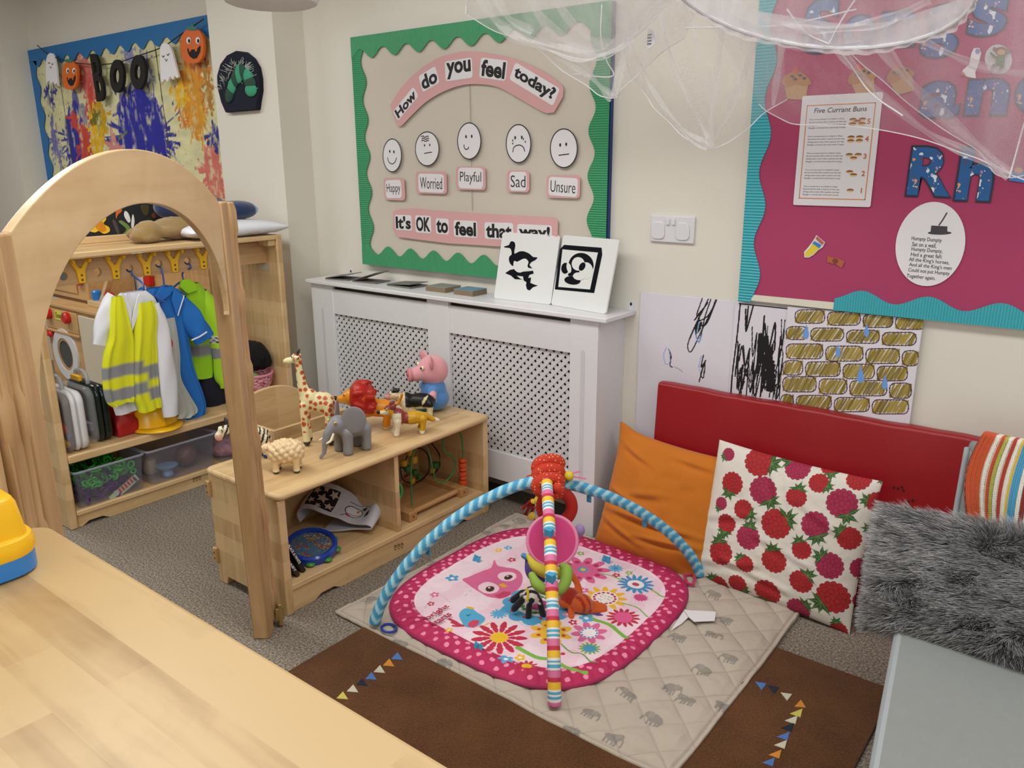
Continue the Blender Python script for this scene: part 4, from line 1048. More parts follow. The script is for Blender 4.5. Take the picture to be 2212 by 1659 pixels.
def hinge(u0, sgn, host, zs, z1, lo=0):
    """two half round knuckled strips standing beside a post"""
    b = MB()
    for k in (0, 1):
        u = u0+sgn*(.014+.031*k); P = [(u+lo, .004, .03)]; R_ = [.0095]
        for z in sorted(zs):
            for dz, r in ((-.048, .0095), (-.030, .0148), (.030, .0148), (.048, .0095)): P.append((u+lo*(1-(z+dz)/1.44), .004, z+dz)); R_.append(r)
        P.append((u, .004, z1)); R_.append(.0095)
        b.tube(P, R_, 8)
    a0, a1 = min(u0, u0+sgn*.058), max(u0, u0+sgn*.058); b.prism([(a0+lo, .02), (a1+lo, .02), (a1, z1), (a0, z1)], 0, .04, 'Y')
    part('hinge_strip', b, M_POST, host, local=True, bev=.002, smooth=True)
ZK = (1.382, 1.14, .904, .663, .419, .11)
for u0, u1, sg in ((.988, 1.048, 1), (-.042, .002, -1)):
    lo = .048 if sg > 0 else .012; b = MB(); b.prism([(u0+lo, 0), (u1+lo, 0), (u1, 1.44), (u0, 1.44)], -.004, .05, 'Y'); ps = part('post', b, M_POST, arch, local=True, bev=.005)
    hinge(u1 if sg > 0 else u0, sg, ps, ZK, 1.435, lo)
b = MB(); b.box(1.10, 1.14, -.022, -.010, .03, .075); b.tube([(1.11, -.024, .01), (1.11, -.024, .09)], .009, 10); b.tube([(1.13, -.024, .02), (1.13, -.024, .07)], .008, 10)
part('metal_hinge', b, mat('aged_brass', '#b9a06a', .35, metal=.7), arch, local=True, bev=.002)
b = MB(); b.box(-.118, -.101, .012, .36, .03, 1.43); part('side_leaf', b, M_MAPLE_ARCH, arch, local=True, bev=.003)

# ================================================================ counter in front with the toy
CH = .99; CX0, CX1, CY0, CY1 = -1.335, .35, -.15, .469
cnt = thing('counter_cabinet', 'tall cabinet with pale butcher block top across the near corner', 'cabinet', ((CX0+CX1)/2, (CY0+CY1)/2, 0))
b = MB(); b.prism(rrect(CX0, CX1, CY0, CY1, .035, 8), CH-.03, CH, 'Z'); part('worktop', b, M_BLOCK, cnt, bev=.006, smooth=False)
b = MB(); b.box(CX0+.03, CX1-.02, CY0+.02, CY1-.03, .03, CH-.03); part('body', b, M_MAPLE_Z, cnt, bev=.003)
for i in range(3):
    x0 = CX0+.04+i*.55; b = MB(); b.box(x0, x0+.53, CY1-.03, CY1-.014, .06, CH-.05); dr = part('door', b, M_MAPLE_Z, cnt, bev=.003)
    b = MB(); b.ell((x0+.48, CY1, .62), (.014, .012, .014)); part('knob', b, M_POST, dr)

TYX, TYY = -1.250, .320
toy = thing('shape_sorter_toy', 'yellow plastic shape sorter with red panel and blue base on the counter', 'toy', (TYX, TYY, CH))
def rr_loft(parent, name, m, secs, r=.5, n=6):
    """stack of rounded squares: (half size, corner radius, z)"""
    b = MB(); b.grid([[Vector((TYX+x, TYY+y, CH+z)) for x, y in rrect(-h, h, -h, h, c, n)] for h, c, z in secs], closed_u=True)
    for sec, fl in ((secs[0], True), (secs[-1], False)):
        b._f([b.bm.verts.new((TYX+x, TYY+y, CH+sec[2])) for x, y in rrect(-sec[0], sec[0], -sec[0], sec[0], sec[1], n)])
    bmesh.ops.remove_doubles(b.bm, verts=b.bm.verts, dist=1e-5)
    return part(name, b, m, parent)
rr_loft(toy, 'base', M_BLUE, [(.080, .04, 0), (.085, .04, .004), (.085, .04, .030)])
rr_loft(toy, 'skirt', M_YEL, [(.085, .04, .030), (.087, .04, .036), (.086, .04, .048), (.084, .038, .055), (.077, .03, .058)])
rr_loft(toy, 'body', M_YEL, [(.076, .02, .056), (.073, .018, .080), (.070, .018, .104), (.067, .018, .111), (.058, .016, .114)])
b = MB(); b.box(TYX-.04, TYX+.035, TYY+.066, TYY+.076, CH+.07, CH+.10); part('red_panel', b, M_RED, toy, bev=.003)
b = MB(); b.box(TYX-.045, TYX+.045, TYY-.05, TYY+.02, CH+.113, CH+.120); part('red_lid', b, M_RED, toy, bev=.004)
b = MB(); b.box(TYX+.066, TYX+.0755, TYY-.055, TYY+.025, CH+.082, CH+.104); part('red_panel', b, M_RED, toy, bev=.003)

# ================================================================ dressing up unit
DX0, DX1, DY0, DY1 = -3.88, -3.50, 1.335, 2.552
du = thing('dressing_up_unit', 'maple dressing up unit with peg rail, bench and bins beneath', 'shelf', ((DX0+DX1)/2, (DY0+DY1)/2, 0))
for y0 in (DY0, DY1-.034):
    b = MB(); b.box(DX0, DX1, y0, y0+.034, 0, 1.19); part('side_panel', b, M_MAPLE_Z, du, bev=.006)
b = MB(); b.box(DX0, DX1, DY0+.034, DY1-.034, 1.166, 1.19); part('top_shelf', b, M_MAPLE_Y, du, bev=.004)
b = MB(); b.box(DX0+.02, DX0+.045, DY0+.034, DY1-.034, 1.19, 1.222); part('back_rail', b, M_MAPLE_Y, du, bev=.004)
b = MB(); b.box(DX0, DX1, DY0+.034, DY1-.034, .298, .335); part('bench_board', b, M_MAPLE_Y, du, bev=.006)
b = MB(); b.box(DX0, DX1, DY0+.034, DY1-.034, .056, .078); part('bottom_board', b, M_MAPLE_Y, du, bev=.004)
b = MB(); b.box(DX0, DX0+.012, DY0+.034, DY1-.034, .05, .298); part('back_panel', b, M_MAPLE_Y, du)
tb = toe(DY0+.034, DY1-.034, DX1-.010, .056, du, M_MAPLE_Y, at=.02)
tree_mark(425, 1034, 8, DX1-.010, tb)
RX = -3.60
hooks = [onX(px, py, RX) for px, py in ((103, 600), (173, 588), (247, 577), (314, 571), (374, 563), (436, 556))]
holes = [onX(px, py, RX) for px, py in ((137, 597), (211, 588), (280, 580), (343, 570), (405, 564))]
rz0, rz1 = 1.045, 1.150
b = MB()                                            # the rail is one board with round holes
ys = [DY0+.034]+[h[1] for h in holes]+[DY1-.034]
for h in holes:
    N_ = 24; sq = []
    for k in range(N_):
        a = 2*PI*k/N_; m_ = max(abs(math.cos(a)), abs(math.sin(a))); sq.append((h[1]+.048*math.cos(a)/m_, (rz0+rz1)/2+(rz1-rz0)/2*math.sin(a)/m_))
    ci = [(h[1]+.018*math.cos(2*PI*k/N_), h[2]+.018*math.sin(2*PI*k/N_)) for k in range(N_)]
    ring = [[b.bm.verts.new((x, p[0], p[1])) for p in Q] for Q in (sq, ci) for x in (RX-.018, RX)]
    for k in range(N_):
        j = (k+1) % N_
        for u, v in ((0, 1), (1, 3), (3, 2), (2, 0)): b._f([ring[u][k], ring[u][j], ring[v][j], ring[v][k]])
edges = [DY0+.034]+[v for h in holes for v in (h[1]-.048, h[1]+.048)]+[DY1-.034]
for y0, y1 in zip(edges[::2], edges[1::2]): b.box(RX-.018, RX, y0, y1, rz0, rz1)
part('peg_rail', b, wood('maple_shaded_rail', '#b28a5c', '#d2ab7d', 'Y', 0), du, smooth=False)
for h in hooks:
    b = MB(); y, z = h[1], (rz0+rz1)/2
    b.prism([(y-.014, z-.048), (y+.014, z-.048), (y+.018, z+.002), (y+.038, z+.044), (y+.026, z+.048), (y+.004, z+.016), (y-.004, z+.016), (y-.026, z+.048), (y-.038, z+.044), (y-.018, z+.002)], RX+.0005, RX+.012, 'X')
    for s_ in (-1, 1): b.prism([(y+s_*.026, z+.040), (y+s_*.038, z+.040), (y+s_*.042, z+.056), (y+s_*.030, z+.056)], RX+.004, RX+.035, 'X')
    hk = part('coat_hook', b, M_YEL, du, bev=.002, smooth=False)
    for dz in (-.014, -.034):
        b = MB(); b.prism(oval(y, z+dz, .005, .005, 10), RX+.012, RX+.0135, 'X'); part('screw', b, M_BURN, hk, smooth=False)
b = MB(); p = onX(552, 571, -3.62); b.box(-3.66, -3.59, DY1-.0352, DY1-.034, 1.005, 1.03); part('maker_label', b, mat('grey_label', '#b9b6ae', .4), du)
b = MB(); b.box(-3.60, -3.51, DY1-.075, DY1-.034, 1.135, 1.166); part('corner_block', b, M_MAPLE_Z, du, bev=.004)

# display panel behind the unit
bp = thing('leaf_display_panel', 'black paper display panel with flower and leaf cutouts behind the unit', 'display panel', (-3.847, 1.95, 1.2225))
b = MB(); b.box(-3.852, -3.842, 1.60, 2.32, 1.2225, 1.40); part('black_paper', b, mat('black_sugar_paper', '#1d1e22', .8), bp)
for y in (1.62, 2.26):
    b = MB(); b.box(-3.862, -3.852, y, y+.03, 1.2225, 1.40); part('panel_post', b, M_POST, bp)
def leafcut(name, pts_list, cols, k=4.147, ox=0, oy=300, lift=.002):
    x = -3.842
    for i, (pts, cname, ch) in enumerate(zip(pts_list, [c_[0] for c_ in cols], [c_[1] for c_ in cols])):
        q = [onX(px, py, x) for px, py in CR(pts, k, ox, oy)]
        b = MB(); b.prism([(p_[1], p_[2]) for p_ in q], x+lift*.4*i, x+lift*.4*i+.0012, 'X'); part(name, b, mat(cname, ch, .6, .15, 60), bp, smooth=False)
yf = [spline([(870, 760), (840, 700), (880, 660), (935, 670), (950, 720), (925, 760), (975, 790), (980, 830), (930, 850), (885, 825), (850, 838), (800, 825), (760, 785), (800, 760)], 3, True), spline([(855, 770), (880, 720), (930, 760), (950, 820), (900, 830), (860, 800)], 3, True)]
leafcut('yellow_flower', yf, [('yellow_paper', '#f0c52c'), ('amber_paper', '#d98a14')])
leafcut('white_flower', [spline([(1150, 750), (1112, 690), (1120, 645), (1150, 670), (1168, 730)], 3, True), spline([(1175, 790), (1178, 720), (1190, 675), (1203, 730), (1195, 790)], 3, True), spline([(1125, 800), (1062, 745), (1085, 730), (1140, 765), (1165, 800), (1160, 850), (1090, 860), (1120, 830)], 3, True)], [('white_petal_paper', '#e9e9ea'), ('white_petal_paper', '#e9e9ea'), ('green_leaf_paper', '#6f8f45')])
leafcut('orange_leaf', [spline([(1040, 640), (1085, 618), (1088, 650), (1055, 680), (1040, 715)], 3, True)], [('orange_leaf_paper', '#d9691f')])
leafcut('dark_leaf', [spline([(1005, 735), (1030, 730), (1060, 800), (1068, 860), (1040, 830)], 3, True), spline([(1255, 595), (1330, 595), (1325, 670), (1290, 680)], 3, True), spline([(1355, 690), (1372, 660), (1395, 690), (1380, 710)], 3, True)], [('grey_leaf_paper', '#4b4444'), ('olive_leaf_paper', '#4a4224'), ('rust_leaf_paper', '#7c3b22')])
leafcut('orange_leaf', [spline([(1110, 175), (1160, 165), (1200, 175), (1195, 205), (1130, 205)], 3, True)], [('orange_leaf_paper', '#d9691f')], 3.16, 0, 400)

# ================================================================ play kitchen behind
M_KIT_Z, M_KIT_X = wood('kitchen_birch_upright', '#ad8452', '#cfa772', 'Z', .06, length=3), wood('kitchen_birch_across', '#ad8452', '#cfa772', 'X', .06)
KY = 2.16
def kx(px, py): return onY(px, py, KY)
wa0, wa1 = kx(94, 652)[0], kx(166, 667)[0]
wz = .70
was = thing('play_washing_machine', 'wooden play washing machine with white ring door and red knobs', 'play washing machine', ((wa0+wa1)/2, KY+.18, 0))
b = MB(); b.box(wa0, wa1, KY, KY+.36, 0, wz-.02); part('body', b, M_KIT_Z, was, bev=.004)
b = MB(); b.box(wa0-.01, wa1+.005, KY-.01, KY+.37, wz-.02, wz); part('worktop', b, M_KIT_X, was, bev=.004)
b = MB(); b.box(wa0+.01, wa1-.01, KY-.006, KY, wz-.165, wz-.035); part('control_panel', b, M_KIT_X, was, bev=.003)
b = MB(); b.box(wa0+.005, wa1-.005, KY-.016, KY, wz-.185, wz-.17); part('batten', b, M_KIT_X, was, bev=.003)
for px, py in ((110, 676), (150, 686)):
    p = kx(px, py); b = MB(); b.lathe([(0, 0), (.036, 0), (.036, .02), (.028, .03), (0, .03)], n=24, M=Matrix.Translation((p[0], KY-.008, p[2])) @ Matrix.Rotation(PI/2, 4, 'X')); kn = part('knob', b, M_RED, was)
    b = MB(); b.ribbon([(p[0]-.012, p[2]+.02), (p[0], p[2]+.045), (p[0]+.012, p[2]+.02)], .008, lambda a, d: (a, KY-.0395, d)); part('pointer', b, M_STEEL, kn, smooth=False)
p0, p1 = kx(121, 673), kx(141, 692)
b = MB(); b.box(p0[0], p1[0], KY-.0095, KY-.006, p1[2]-.005, p0[2]+.01); sp = part('soap_label', b, mat('yellow_label', '#e8d95a', .5), was)
b = MB(); fit(b, 'Soap', ((p0[0]+p1[0])/2, KY-.0105, (p0[2]+p1[2])/2), (p1[0]-p0[0])*.78, .045, weight=.015); part('lettering', b, mat('green_print', '#5d7a34', .5), sp, smooth=False)
pc = kx(145, 765)
Mr = Matrix.Translation((pc[0], KY, pc[2])) @ Matrix.Rotation(PI/2, 4, 'X')
b = MB(); b.lathe([(.105, 0), (.165, 0), (.165, .012), (.105, .012), (.105, 0)], n=40, M=Mr); dr = part('door_ring', b, M_WHITE, was)
b = MB(); b.lathe([(.088, .002), (.105, .002), (.105, .008), (.088, .008), (.088, .002)], n=40, M=Mr); part('door_rim', b, M_POST, dr)
b = MB(); b.lathe([(0, .001), (.089, .001), (.089, .003), (0, .003)], n=32, M=Mr); part('window_pane', b, mat('smoked_pane', '#4a4f52', .1), dr)
p = kx(108, 718); b = MB(); b.ell((p[0], KY-.02, p[2]), (.02, .016, .02)); b.ell((p[0]+.055, KY-.02, p[2]), (.02, .016, .02)); b.tube([(p[0], KY-.02, p[2]), (p[0]+.055, KY-.02, p[2])], .01, 10); part('door_handle', b, M_RED, was)

cu0, cu1 = wa1+.006, -3.98
cup = thing('play_kitchen_cupboard', 'play kitchen cupboard with pale door and maple worktop', 'play cupboard', ((cu0+cu1)/2, KY+.18, 0))
b = MB(); b.box(cu0, cu1, KY, KY+.36, 0, wz-.02); part('body', b, M_KIT_Z, cup, bev=.003)
b = MB(); b.box(cu0, cu1+.01, KY-.012, KY+.37, wz-.02, wz); part('worktop', b, M_KIT_X, cup, bev=.004)
for i in range(2):
    x0 = cu0+.02+i*.5; b = MB(); b.box(x0, x0+.49, KY-.014, KY, .05, wz-.04); part('door', b, mat('pale_birch_door', '#d9cfb8', .5, .05, 3), cup, bev=.003)
m0, m1 = onZ(118, 636, wz), onZ(183, 658, wz)
mic = thing('play_microwave', 'wooden play microwave with dark window and red dial on the washing machine', 'play microwave', ((m0[0]+m1[0])/2, m0[1]+.15, wz))
my = (m0[1]+m1[1])/2
b = MB(); b.box(m0[0], m1[0], my, my+.3, wz+.012, wz+.30); part('body', b, M_KIT_X, mic, bev=.004)
b = MB(); b.box(m0[0]+.02, m1[0]-.14, my-.008, my, wz+.05, wz+.28); part('door', b, M_KIT_X, mic, bev=.003)
b = MB(); b.box(m0[0]+.07, m1[0]-.2, my-.0095, my-.008, wz+.10, wz+.26); part('window_pane', b, mat('smoked_pane', '#4a4f52', .1), mic)
b = MB(); b.box(m0[0], m1[0], my-.01, my+.3, wz, wz+.012); part('foot_board', b, M_BURN, mic)
b = MB(); b.lathe([(0, 0), (.04, 0), (.04, .025), (.03, .035), (0, .035)], n=24, M=Matrix.Translation((m1[0]-.075, my, wz+.15)) @ Matrix.Rotation(PI/2, 4, 'X')); part('dial', b, M_RED, mic)
tp = onZ(222, 664, wz)
ham = thing('peg_hammer_toy', 'wooden peg bench toy with blue and red pegs on the worktop', 'toy', (tp[0], tp[1], wz))
b = MB(); b.box(tp[0]-.13, tp[0]+.14, tp[1]-.03, tp[1]+.06, wz, wz+.035); part('bench', b, wood('pale_toy_wood', '#c9a878', '#e6cda2', 'X'), ham, bev=.004)
b = MB(); b.prism([(tp[0]-.04, wz+.036), (tp[0]-.005, wz+.036), (tp[0]+.12, wz+.175), (tp[0]+.09, wz+.185)], tp[1], tp[1]+.035, 'Y'); part('slope_board', b, wood('pale_toy_wood', '#c9a878', '#e6cda2', 'X'), ham, bev=.003, smooth=False)
for dx, m in ((-.09, M_BLUE), (.075, M_RED)):
    b = MB(); b.lathe([(0, 0), (.026, 0), (.028, .05), (.02, .06), (0, .06)], (tp[0]+dx, tp[1]+.015, wz+.035), 20); part('peg', b, m, ham)
f0, f1, f2 = onY(290, 650, 2.62), onY(318, 590, 2.62), onY(400, 590, 2.62)
fr = thing('play_fridge', 'tall play fridge with white door, red catch and wooden side', 'play fridge', ((f0[0]+f2[0])/2, 2.74, 0))
b = MB(); b.box(f1[0]+.0, f2[0]+.25, 2.62, 2.86, 0, 1.06); part('body', b, M_KIT_Z, fr, bev=.004)
b = MB(); b.box(f0[0]-.06, f1[0]-.004, 2.60, 2.86, 0, 1.06); part('door', b, M_WHITE, fr, bev=.004)
p = onY(318, 600, 2.6); b = MB(); b.box(p[0]-.03, p[0]+.05, 2.585, 2.62, p[2]-.05, p[2]+.06); part('catch', b, M_RED, fr, bev=.006)
# ================================================================ clothes on the peg rail
def garment(name, rows, x, depth, colfn, mats, parent, ripples=5, amp=.006, seed=0, label=None, openb=True):
    """hanging cloth lofted from photo rows (left px, right px, py) measured on the plane x"""
    R = []
    for l, r, py in rows:
        a, c = onX(l, py, x), onX(r, py, x); R.append((a[1], c[1], (a[2]+c[2])/2))
    R = spline(R, 6); rs = random.Random(seed); ph = rs.uniform(0, 6); n = 44
    co = []
    for i, (y0, y1, z) in enumerate(R):
        f = i/len(R); k = .35+.65*f
        for j in range(n):
            a = 2*PI*j/n; c, s = math.cos(a), math.sin(a)
            cc = math.copysign(abs(c)**.55, c)
            y = (y0+y1)/2+(y1-y0)/2*cc
            rip = amp*k*(math.sin(ripples*cc*2.6+ph+f*1.1)+.6*math.sin(ripples*cc*5.3+ph*2-f*2))
            co.append((x+depth/2*math.copysign(abs(s)**.8, s)*(.55+.45*math.sin(PI*min(1, f*1.3+.15)))+rip, y, z+.004*math.sin(3*cc+ph)*f))
    F = [(i*n+j, i*n+(j+1) % n, (i+1)*n+(j+1) % n, (i+1)*n+j) for i in range(len(R)-1) for j in range(n)]
    co = np.array(co)
    me = raw_mesh(name, co-np.array(ROOT[parent.name]), F, colfn(co) if colfn else None)
    o = adopt(me, name, mats, parent); ROOT[o.name] = ROOT[parent.name]
    m = o.modifiers.new('s', 'SUBSURF'); m.levels = 1; m.render_levels = 1
    if label: o['label'] = label
    return o
def sleeve(name, path, radii, x, colfn, mats, parent, flat=.55, label=None, sub=5):
    P = [onX(px, py, xx) for px, py, xx in path]; P = spline(P, sub); rr = spline([(r,) for r in radii], sub); n = 20; co = []
    for i, p in enumerate(P):
        t = Vector(P[min(i+1, len(P)-1)])-Vector(P[max(i-1, 0)]); t.normalize(); a = Vector((1, 0, 0)); s = a.cross(t).normalized()
        r = rr[min(i, len(rr)-1)][0]
        for j in range(n):
            q = 2*PI*j/n; w_ = 1+.09*math.sin(3*q+i*3.5/sub)
            co.append(Vector(p)+(a*math.cos(q)*flat+s*math.sin(q))*r*w_)
    F = [(i*n+j, i*n+(j+1) % n, (i+1)*n+(j+1) % n, (i+1)*n+j) for i in range(len(P)-1) for j in range(n)]
    co = np.array([tuple(c) for c in co])
    me = raw_mesh(name, co-np.array(ROOT[parent.name]), F, colfn(co) if colfn else None)
    o = adopt(me, name, mats, parent); ROOT[o.name] = ROOT[parent.name]
    if label: o['label'] = label
    return o
V_CLOTH = vcol('dyed_cloth', .75, .25, 500, .2)
M_HANG = mat('blue_hanger_plastic', '#3a5fae', .35)
def hanger(parent, hole, x, span, drop=.10):
    b = MB(); y, z = hole[1], hole[2]
    b.tube(spline([(RX-.03, y, z-.008), (RX-.012, y, z-.014), (RX+.012, y, z-.013), (RX+.022, y, z-.03), (x, y, z-.06), (x, y, z-drop)], 5), .0042, 8)
    b.tube(spline([(x, y-span, z-drop-.055), (x, y-span*.5, z-drop-.02), (x, y, z-drop), (x, y+span*.5, z-drop-.02), (x, y+span, z-drop-.055)], 5), .005, 8)
    part('hanger', b, M_HANG, parent)
M_WCLOTH = mat('white_cotton', '#dfe2ea', .8, .03, 10, .2, 400)
def zof(px, py, x): return onX(px, py, x)[2]
# -- hi-vis vest over a white coat
vx = -3.50; h3 = holes[2]
vest = thing('hi_vis_vest', 'yellow vest with grey reflective bands over a white coat on a blue hanger', 'vest', (vx, h3[1], .7))
hanger(vest, h3, vx, .09)
VZ = lambda co, a, c: (co[:, 2] < a) & (co[:, 2] > c)
zb = [zof(290, p, vx) for p in (777, 803, 825, 851)]
def vest_col(co):
    c = pick(co, '#d9dc12'); yc = onX(292, 740, vx)[1]
    hi = co[:, 1] > onX(303, 800, vx)[1]; dz = np.where(hi, -.030, 0.0)
    z = co[:, 2]-dz
    for a, d in ((zb[0], zb[1]), (zb[2], zb[3])): c[(z < a) & (z > d)] = hx('#85888c')
    return c
vrows_l = [(243, 264, 640), (238, 272, 670), (236, 280, 700), (233, 287, 730), (224, 290, 755), (219, 291, 790), (221, 291, 830), (228, 292, 860), (240, 290, 872)]
vrows_r = [(291, 329, 652), (290, 336, 672), (288, 338, 700), (287, 336, 730), (284, 338, 760), (282, 340, 800), (286, 343, 850), (296, 347, 872), (300, 349, 886)]
garment('vest_front', vrows_l, vx+.035, .05, vest_col, V_CLOTH, vest, 3, .005, 1)
garment('vest_front', vrows_r, vx+.035, .05, vest_col, V_CLOTH, vest, 3, .006, 2)
garment('coat_body', [(258, 315, 630), (240, 338, 655), (235, 343, 700), (232, 345, 780), (240, 350, 850), (250, 352, 884)], vx, .05, None, M_WCLOTH, vest, 4, .006, 3)
sleeve('coat_sleeve', [(246, 640, vx), (232, 668, vx+.01), (222, 705, vx+.02), (214, 745, vx+.02)], [.03, .038, .036, .028], vx, None, M_WCLOTH, vest)
sleeve('coat_sleeve', [(330, 655, vx), (342, 700, vx+.02), (352, 760, vx+.03), (362, 830, vx+.03), (370, 898, vx+.03)], [.03, .042, .046, .044, .036], vx, None, M_WCLOTH, vest)
b = MB()
for pts in ([(262, 632), (275, 640), (284, 670), (283, 715), (270, 690), (263, 660)], [(296, 640), (301, 634), (310, 645), (294, 690), (284, 720), (284, 690)]):
    q = [onX(*p, vx+.045) for p in pts]; b.prism([(p[1], p[2]) for p in q], vx+.042, vx+.050, 'X')
part('coat_lapel', b, M_WCLOTH, vest, bev=.002, smooth=False)
# -- blue tunic with pale apron
tx = -3.575; h4 = holes[3]
tun = thing('blue_tunic', 'blue short sleeved tunic with white trim and pale apron on a hanger', 'tunic', (tx, h4[1], .7))
hanger(tun, h4, tx, .10)
garment('tunic_body', [(318, 372, 620), (306, 392, 640), (318, 400, 680), (340, 408, 740), (360, 420, 800), (385, 438, 850), (398, 445, 880), (396, 440, 905)], tx, .06, None, mat('blue_cotton', '#1d6fc4', .8, .08, 14, .2, 400), tun, 4, .008, 4)
sleeve('tunic_sleeve', [(388, 645, tx), (405, 675, tx+.015), (425, 705, tx+.02), (440, 733, tx+.02)], [.035, .050, .056, .054], tx, None, MATS['blue_cotton'], tun)
sleeve('tunic_sleeve', [(318, 632, tx), (308, 650, tx+.02), (305, 672, tx+.02)], [.035, .045, .045], tx, None, MATS['blue_cotton'], tun)
b = MB()
for pts in ([(350, 618), (376, 625), (366, 640), (345, 655), (335, 640)], [(376, 625), (398, 640), (392, 670), (381, 680), (372, 650)]):
    q = [onX(*p, tx+.045) for p in pts]; b.prism([(p[1], p[2]) for p in q], tx+.036, tx+.044, 'X')
part('collar', b, MATS['blue_cotton'], tun, bev=.003, smooth=False)
b = MB(); q = [onX(*p, tx+.05) for p in ((398, 638), (391, 660), (384, 682))]; b.tube(q, .003, 6); part('white_trim', b, M_WCLOTH, tun); b = MB(); q = [onX(*p, tx+.075) for p in ((414, 735), (432, 727), (447, 717))]; b.tube(q, .004, 6); part('white_trim', b, M_WCLOTH, tun)
garment('apron', [(346, 378, 688), (347, 384, 720), (352, 390, 770), (362, 392, 820), (378, 412, 860), (385, 428, 890), (380, 420, 903)], tx+.045, .02, None, mat('pale_grey_cloth', '#b4b9b4', .8, .06, 10), tun, 3, .005, 5)
b = MB(); p = onX(363, 742, tx+.06); b.prism(oval(p[1], p[2], .02, .03, 20), tx+.062, tx+.066, 'X'); part('red_badge', b, M_RED, tun, smooth=False)
# -- police jacket and trousers
jx = -3.655; h5 = holes[4]
jac = thing('police_jacket', 'lime police dress up jacket with chequered band and navy trousers', 'jacket', (jx, h5[1], .7))
hanger(jac, h5, jx, .10)
jz = [zof(440, p, jx) for p in (742, 768)]
jc = lambda co: pick(co, '#9fdc1e', ((co[:, 2] < jz[0]) & (co[:, 2] > jz[1]), '#8d9095'))
garment('jacket_body', [(392, 428, 612), (384, 442, 632), (395, 455, 670), (405, 462, 720), (412, 468, 770), (415, 470, 800), (418, 468, 815)], jx, .07, jc, V_CLOTH, jac, 3, .008, 6)
sz = [(zof(480, p, jx+.03), zof(480, q, jx+.03)) for p, q in ((722, 737), (748, 770))]
def js(co):
    c = pick(co, '#b0e626'); m_ = (co[:, 2] < sz[0][0]) & (co[:, 2] > sz[0][1])
    ck = (np.floor((co[:, 1])/.011)+np.floor((co[:, 2]-sz[0][1])/.0115)) % 2
    c[m_] = np.where(ck[m_][:, None] > 0, np.array(hx('#e8e8e8')), np.array(hx('#14161a'))); c[(co[:, 2] < sz[1][0]) & (co[:, 2] > sz[1][1])] = hx('#8d9095')
    return c
sleeve('jacket_sleeve', [(432, 632, jx), (456, 670, jx+.02), (472, 720, jx+.03), (481, 770, jx+.03), (488, 815, jx+.03), (490, 836, jx+.03)], [.04, .055, .06, .058, .056, .036], jx, js, V_CLOTH, jac, sub=24)
b = MB(); q = [onX(*p, jx+.05) for p in ((393, 606), (408, 602), (424, 612), (428, 628), (406, 636), (390, 622))]; b.prism([(p[1], p[2]) for p in q], jx+.03, jx+.05, 'X'); part('collar', b, mat('lime_cloth', '#9fdc1e', .75), jac, bev=.006, smooth=False)
q = [onX(*p, jx+.06) for p in ((408, 662), (428, 668), (428, 678), (409, 672))]
b = MB(); b.prism([(p[1], p[2]) for p in q], jx+.048, jx+.052, 'X'); pp = part('chest_patch', b, mat('navy_patch', '#1a2244', .6), jac, smooth=False)
c_ = np.mean(q, 0); b = MB(); fit(b, 'POLICE', (jx+.0528, c_[1], c_[2]), .036, .011, -.12, (0, 1, 0), (0, 0, 1), weight=.02); part('lettering', b, M_PAPER, pp, smooth=False)
garment('trousers', [(424, 466, 800), (428, 486, 830), (436, 493, 855), (446, 490, 875), (452, 486, 886)], jx-.02, .08, None, mat('navy_cloth', '#12162a', .85, .1), jac, 2, .006, 7)

# ================================================================ on the bench
BZ = .335
M_CLR = clear('clear_plastic', (.8, .82, .84), .22, .1)
# two see-through carry cases
def case(name, label, y0, y1, cx, h, d, shellm, inner, rz=0):
    t = thing(name, label, 'carry case', (cx, (y0+y1)/2, BZ), rz)
    w2 = (y1-y0)/2
    O = rrect(-d/2, d/2, 0, h, .05, 6)
    def shell(a0, a1, m, nm, s=1):
        b = MB(); b.prism([(x*s, z*s+(1-s)*.01) for x, z in O], a0, a1, 'Y'); return part(nm, b, m, t, local=True, bev=.012, smooth=True)
    shell(-w2, -.012, shellm[0], 'front_shell'); shell(.012, w2, shellm[1], 'back_shell'); shell(-.012, .012, inner, 'middle_wall', 1.02)
    b = MB(); b.tube(spline([(-.06, 0, h-.01), (-.055, 0, h+.03), (-.03, 0, h+.055), (.03, 0, h+.055), (.055, 0, h+.03), (.06, 0, h-.01)], 5), .009, 10); part('carry_handle', b, clear('clear_handle', (.5, .55, .62), .55, .05), t, local=True)
    return t
M_CW, M_CG = mat('white_case_plastic', '#d9d9dc', .3), mat('black_green_case_plastic', '#0f1f18', .2)
ca = case('carry_case', 'white and clear plastic carry case at the end of the bench', 1.385, 1.475, -3.66, .265, .30, (clear('smoky_clear_plastic', (.45, .42, .42), .45, .06), M_CW), M_CW)
for z, yy, m in ((.14, -.03, M_RED), (.08, -.032, M_YEL), (.11, -.02, M_BLUE)):
    b = MB(); b.tube([(.02, yy, z), (.11, yy, z-.05)], .012, 8); part('toy_tool', b, m, ca, local=True)
cb = case('carry_case', 'dark green carry case with clear front beside the red bag', 1.505, 1.60, -3.69, .26, .28, (clear('clear_front_plastic', (.75, .78, .8), .25, .04), M_CG), M_CG)
b = MB(); b.box(-.04, .04, -.03, -.012, .275, .30); part('yellow_latch', b, M_YEL, cb, local=True, bev=.004)
b = MB(); b.box(.02, .09, -.035, -.015, .05, .09); part('grey_insert', b, mat('grey_plastic', '#6a6c70', .4), cb, local=True, bev=.004)
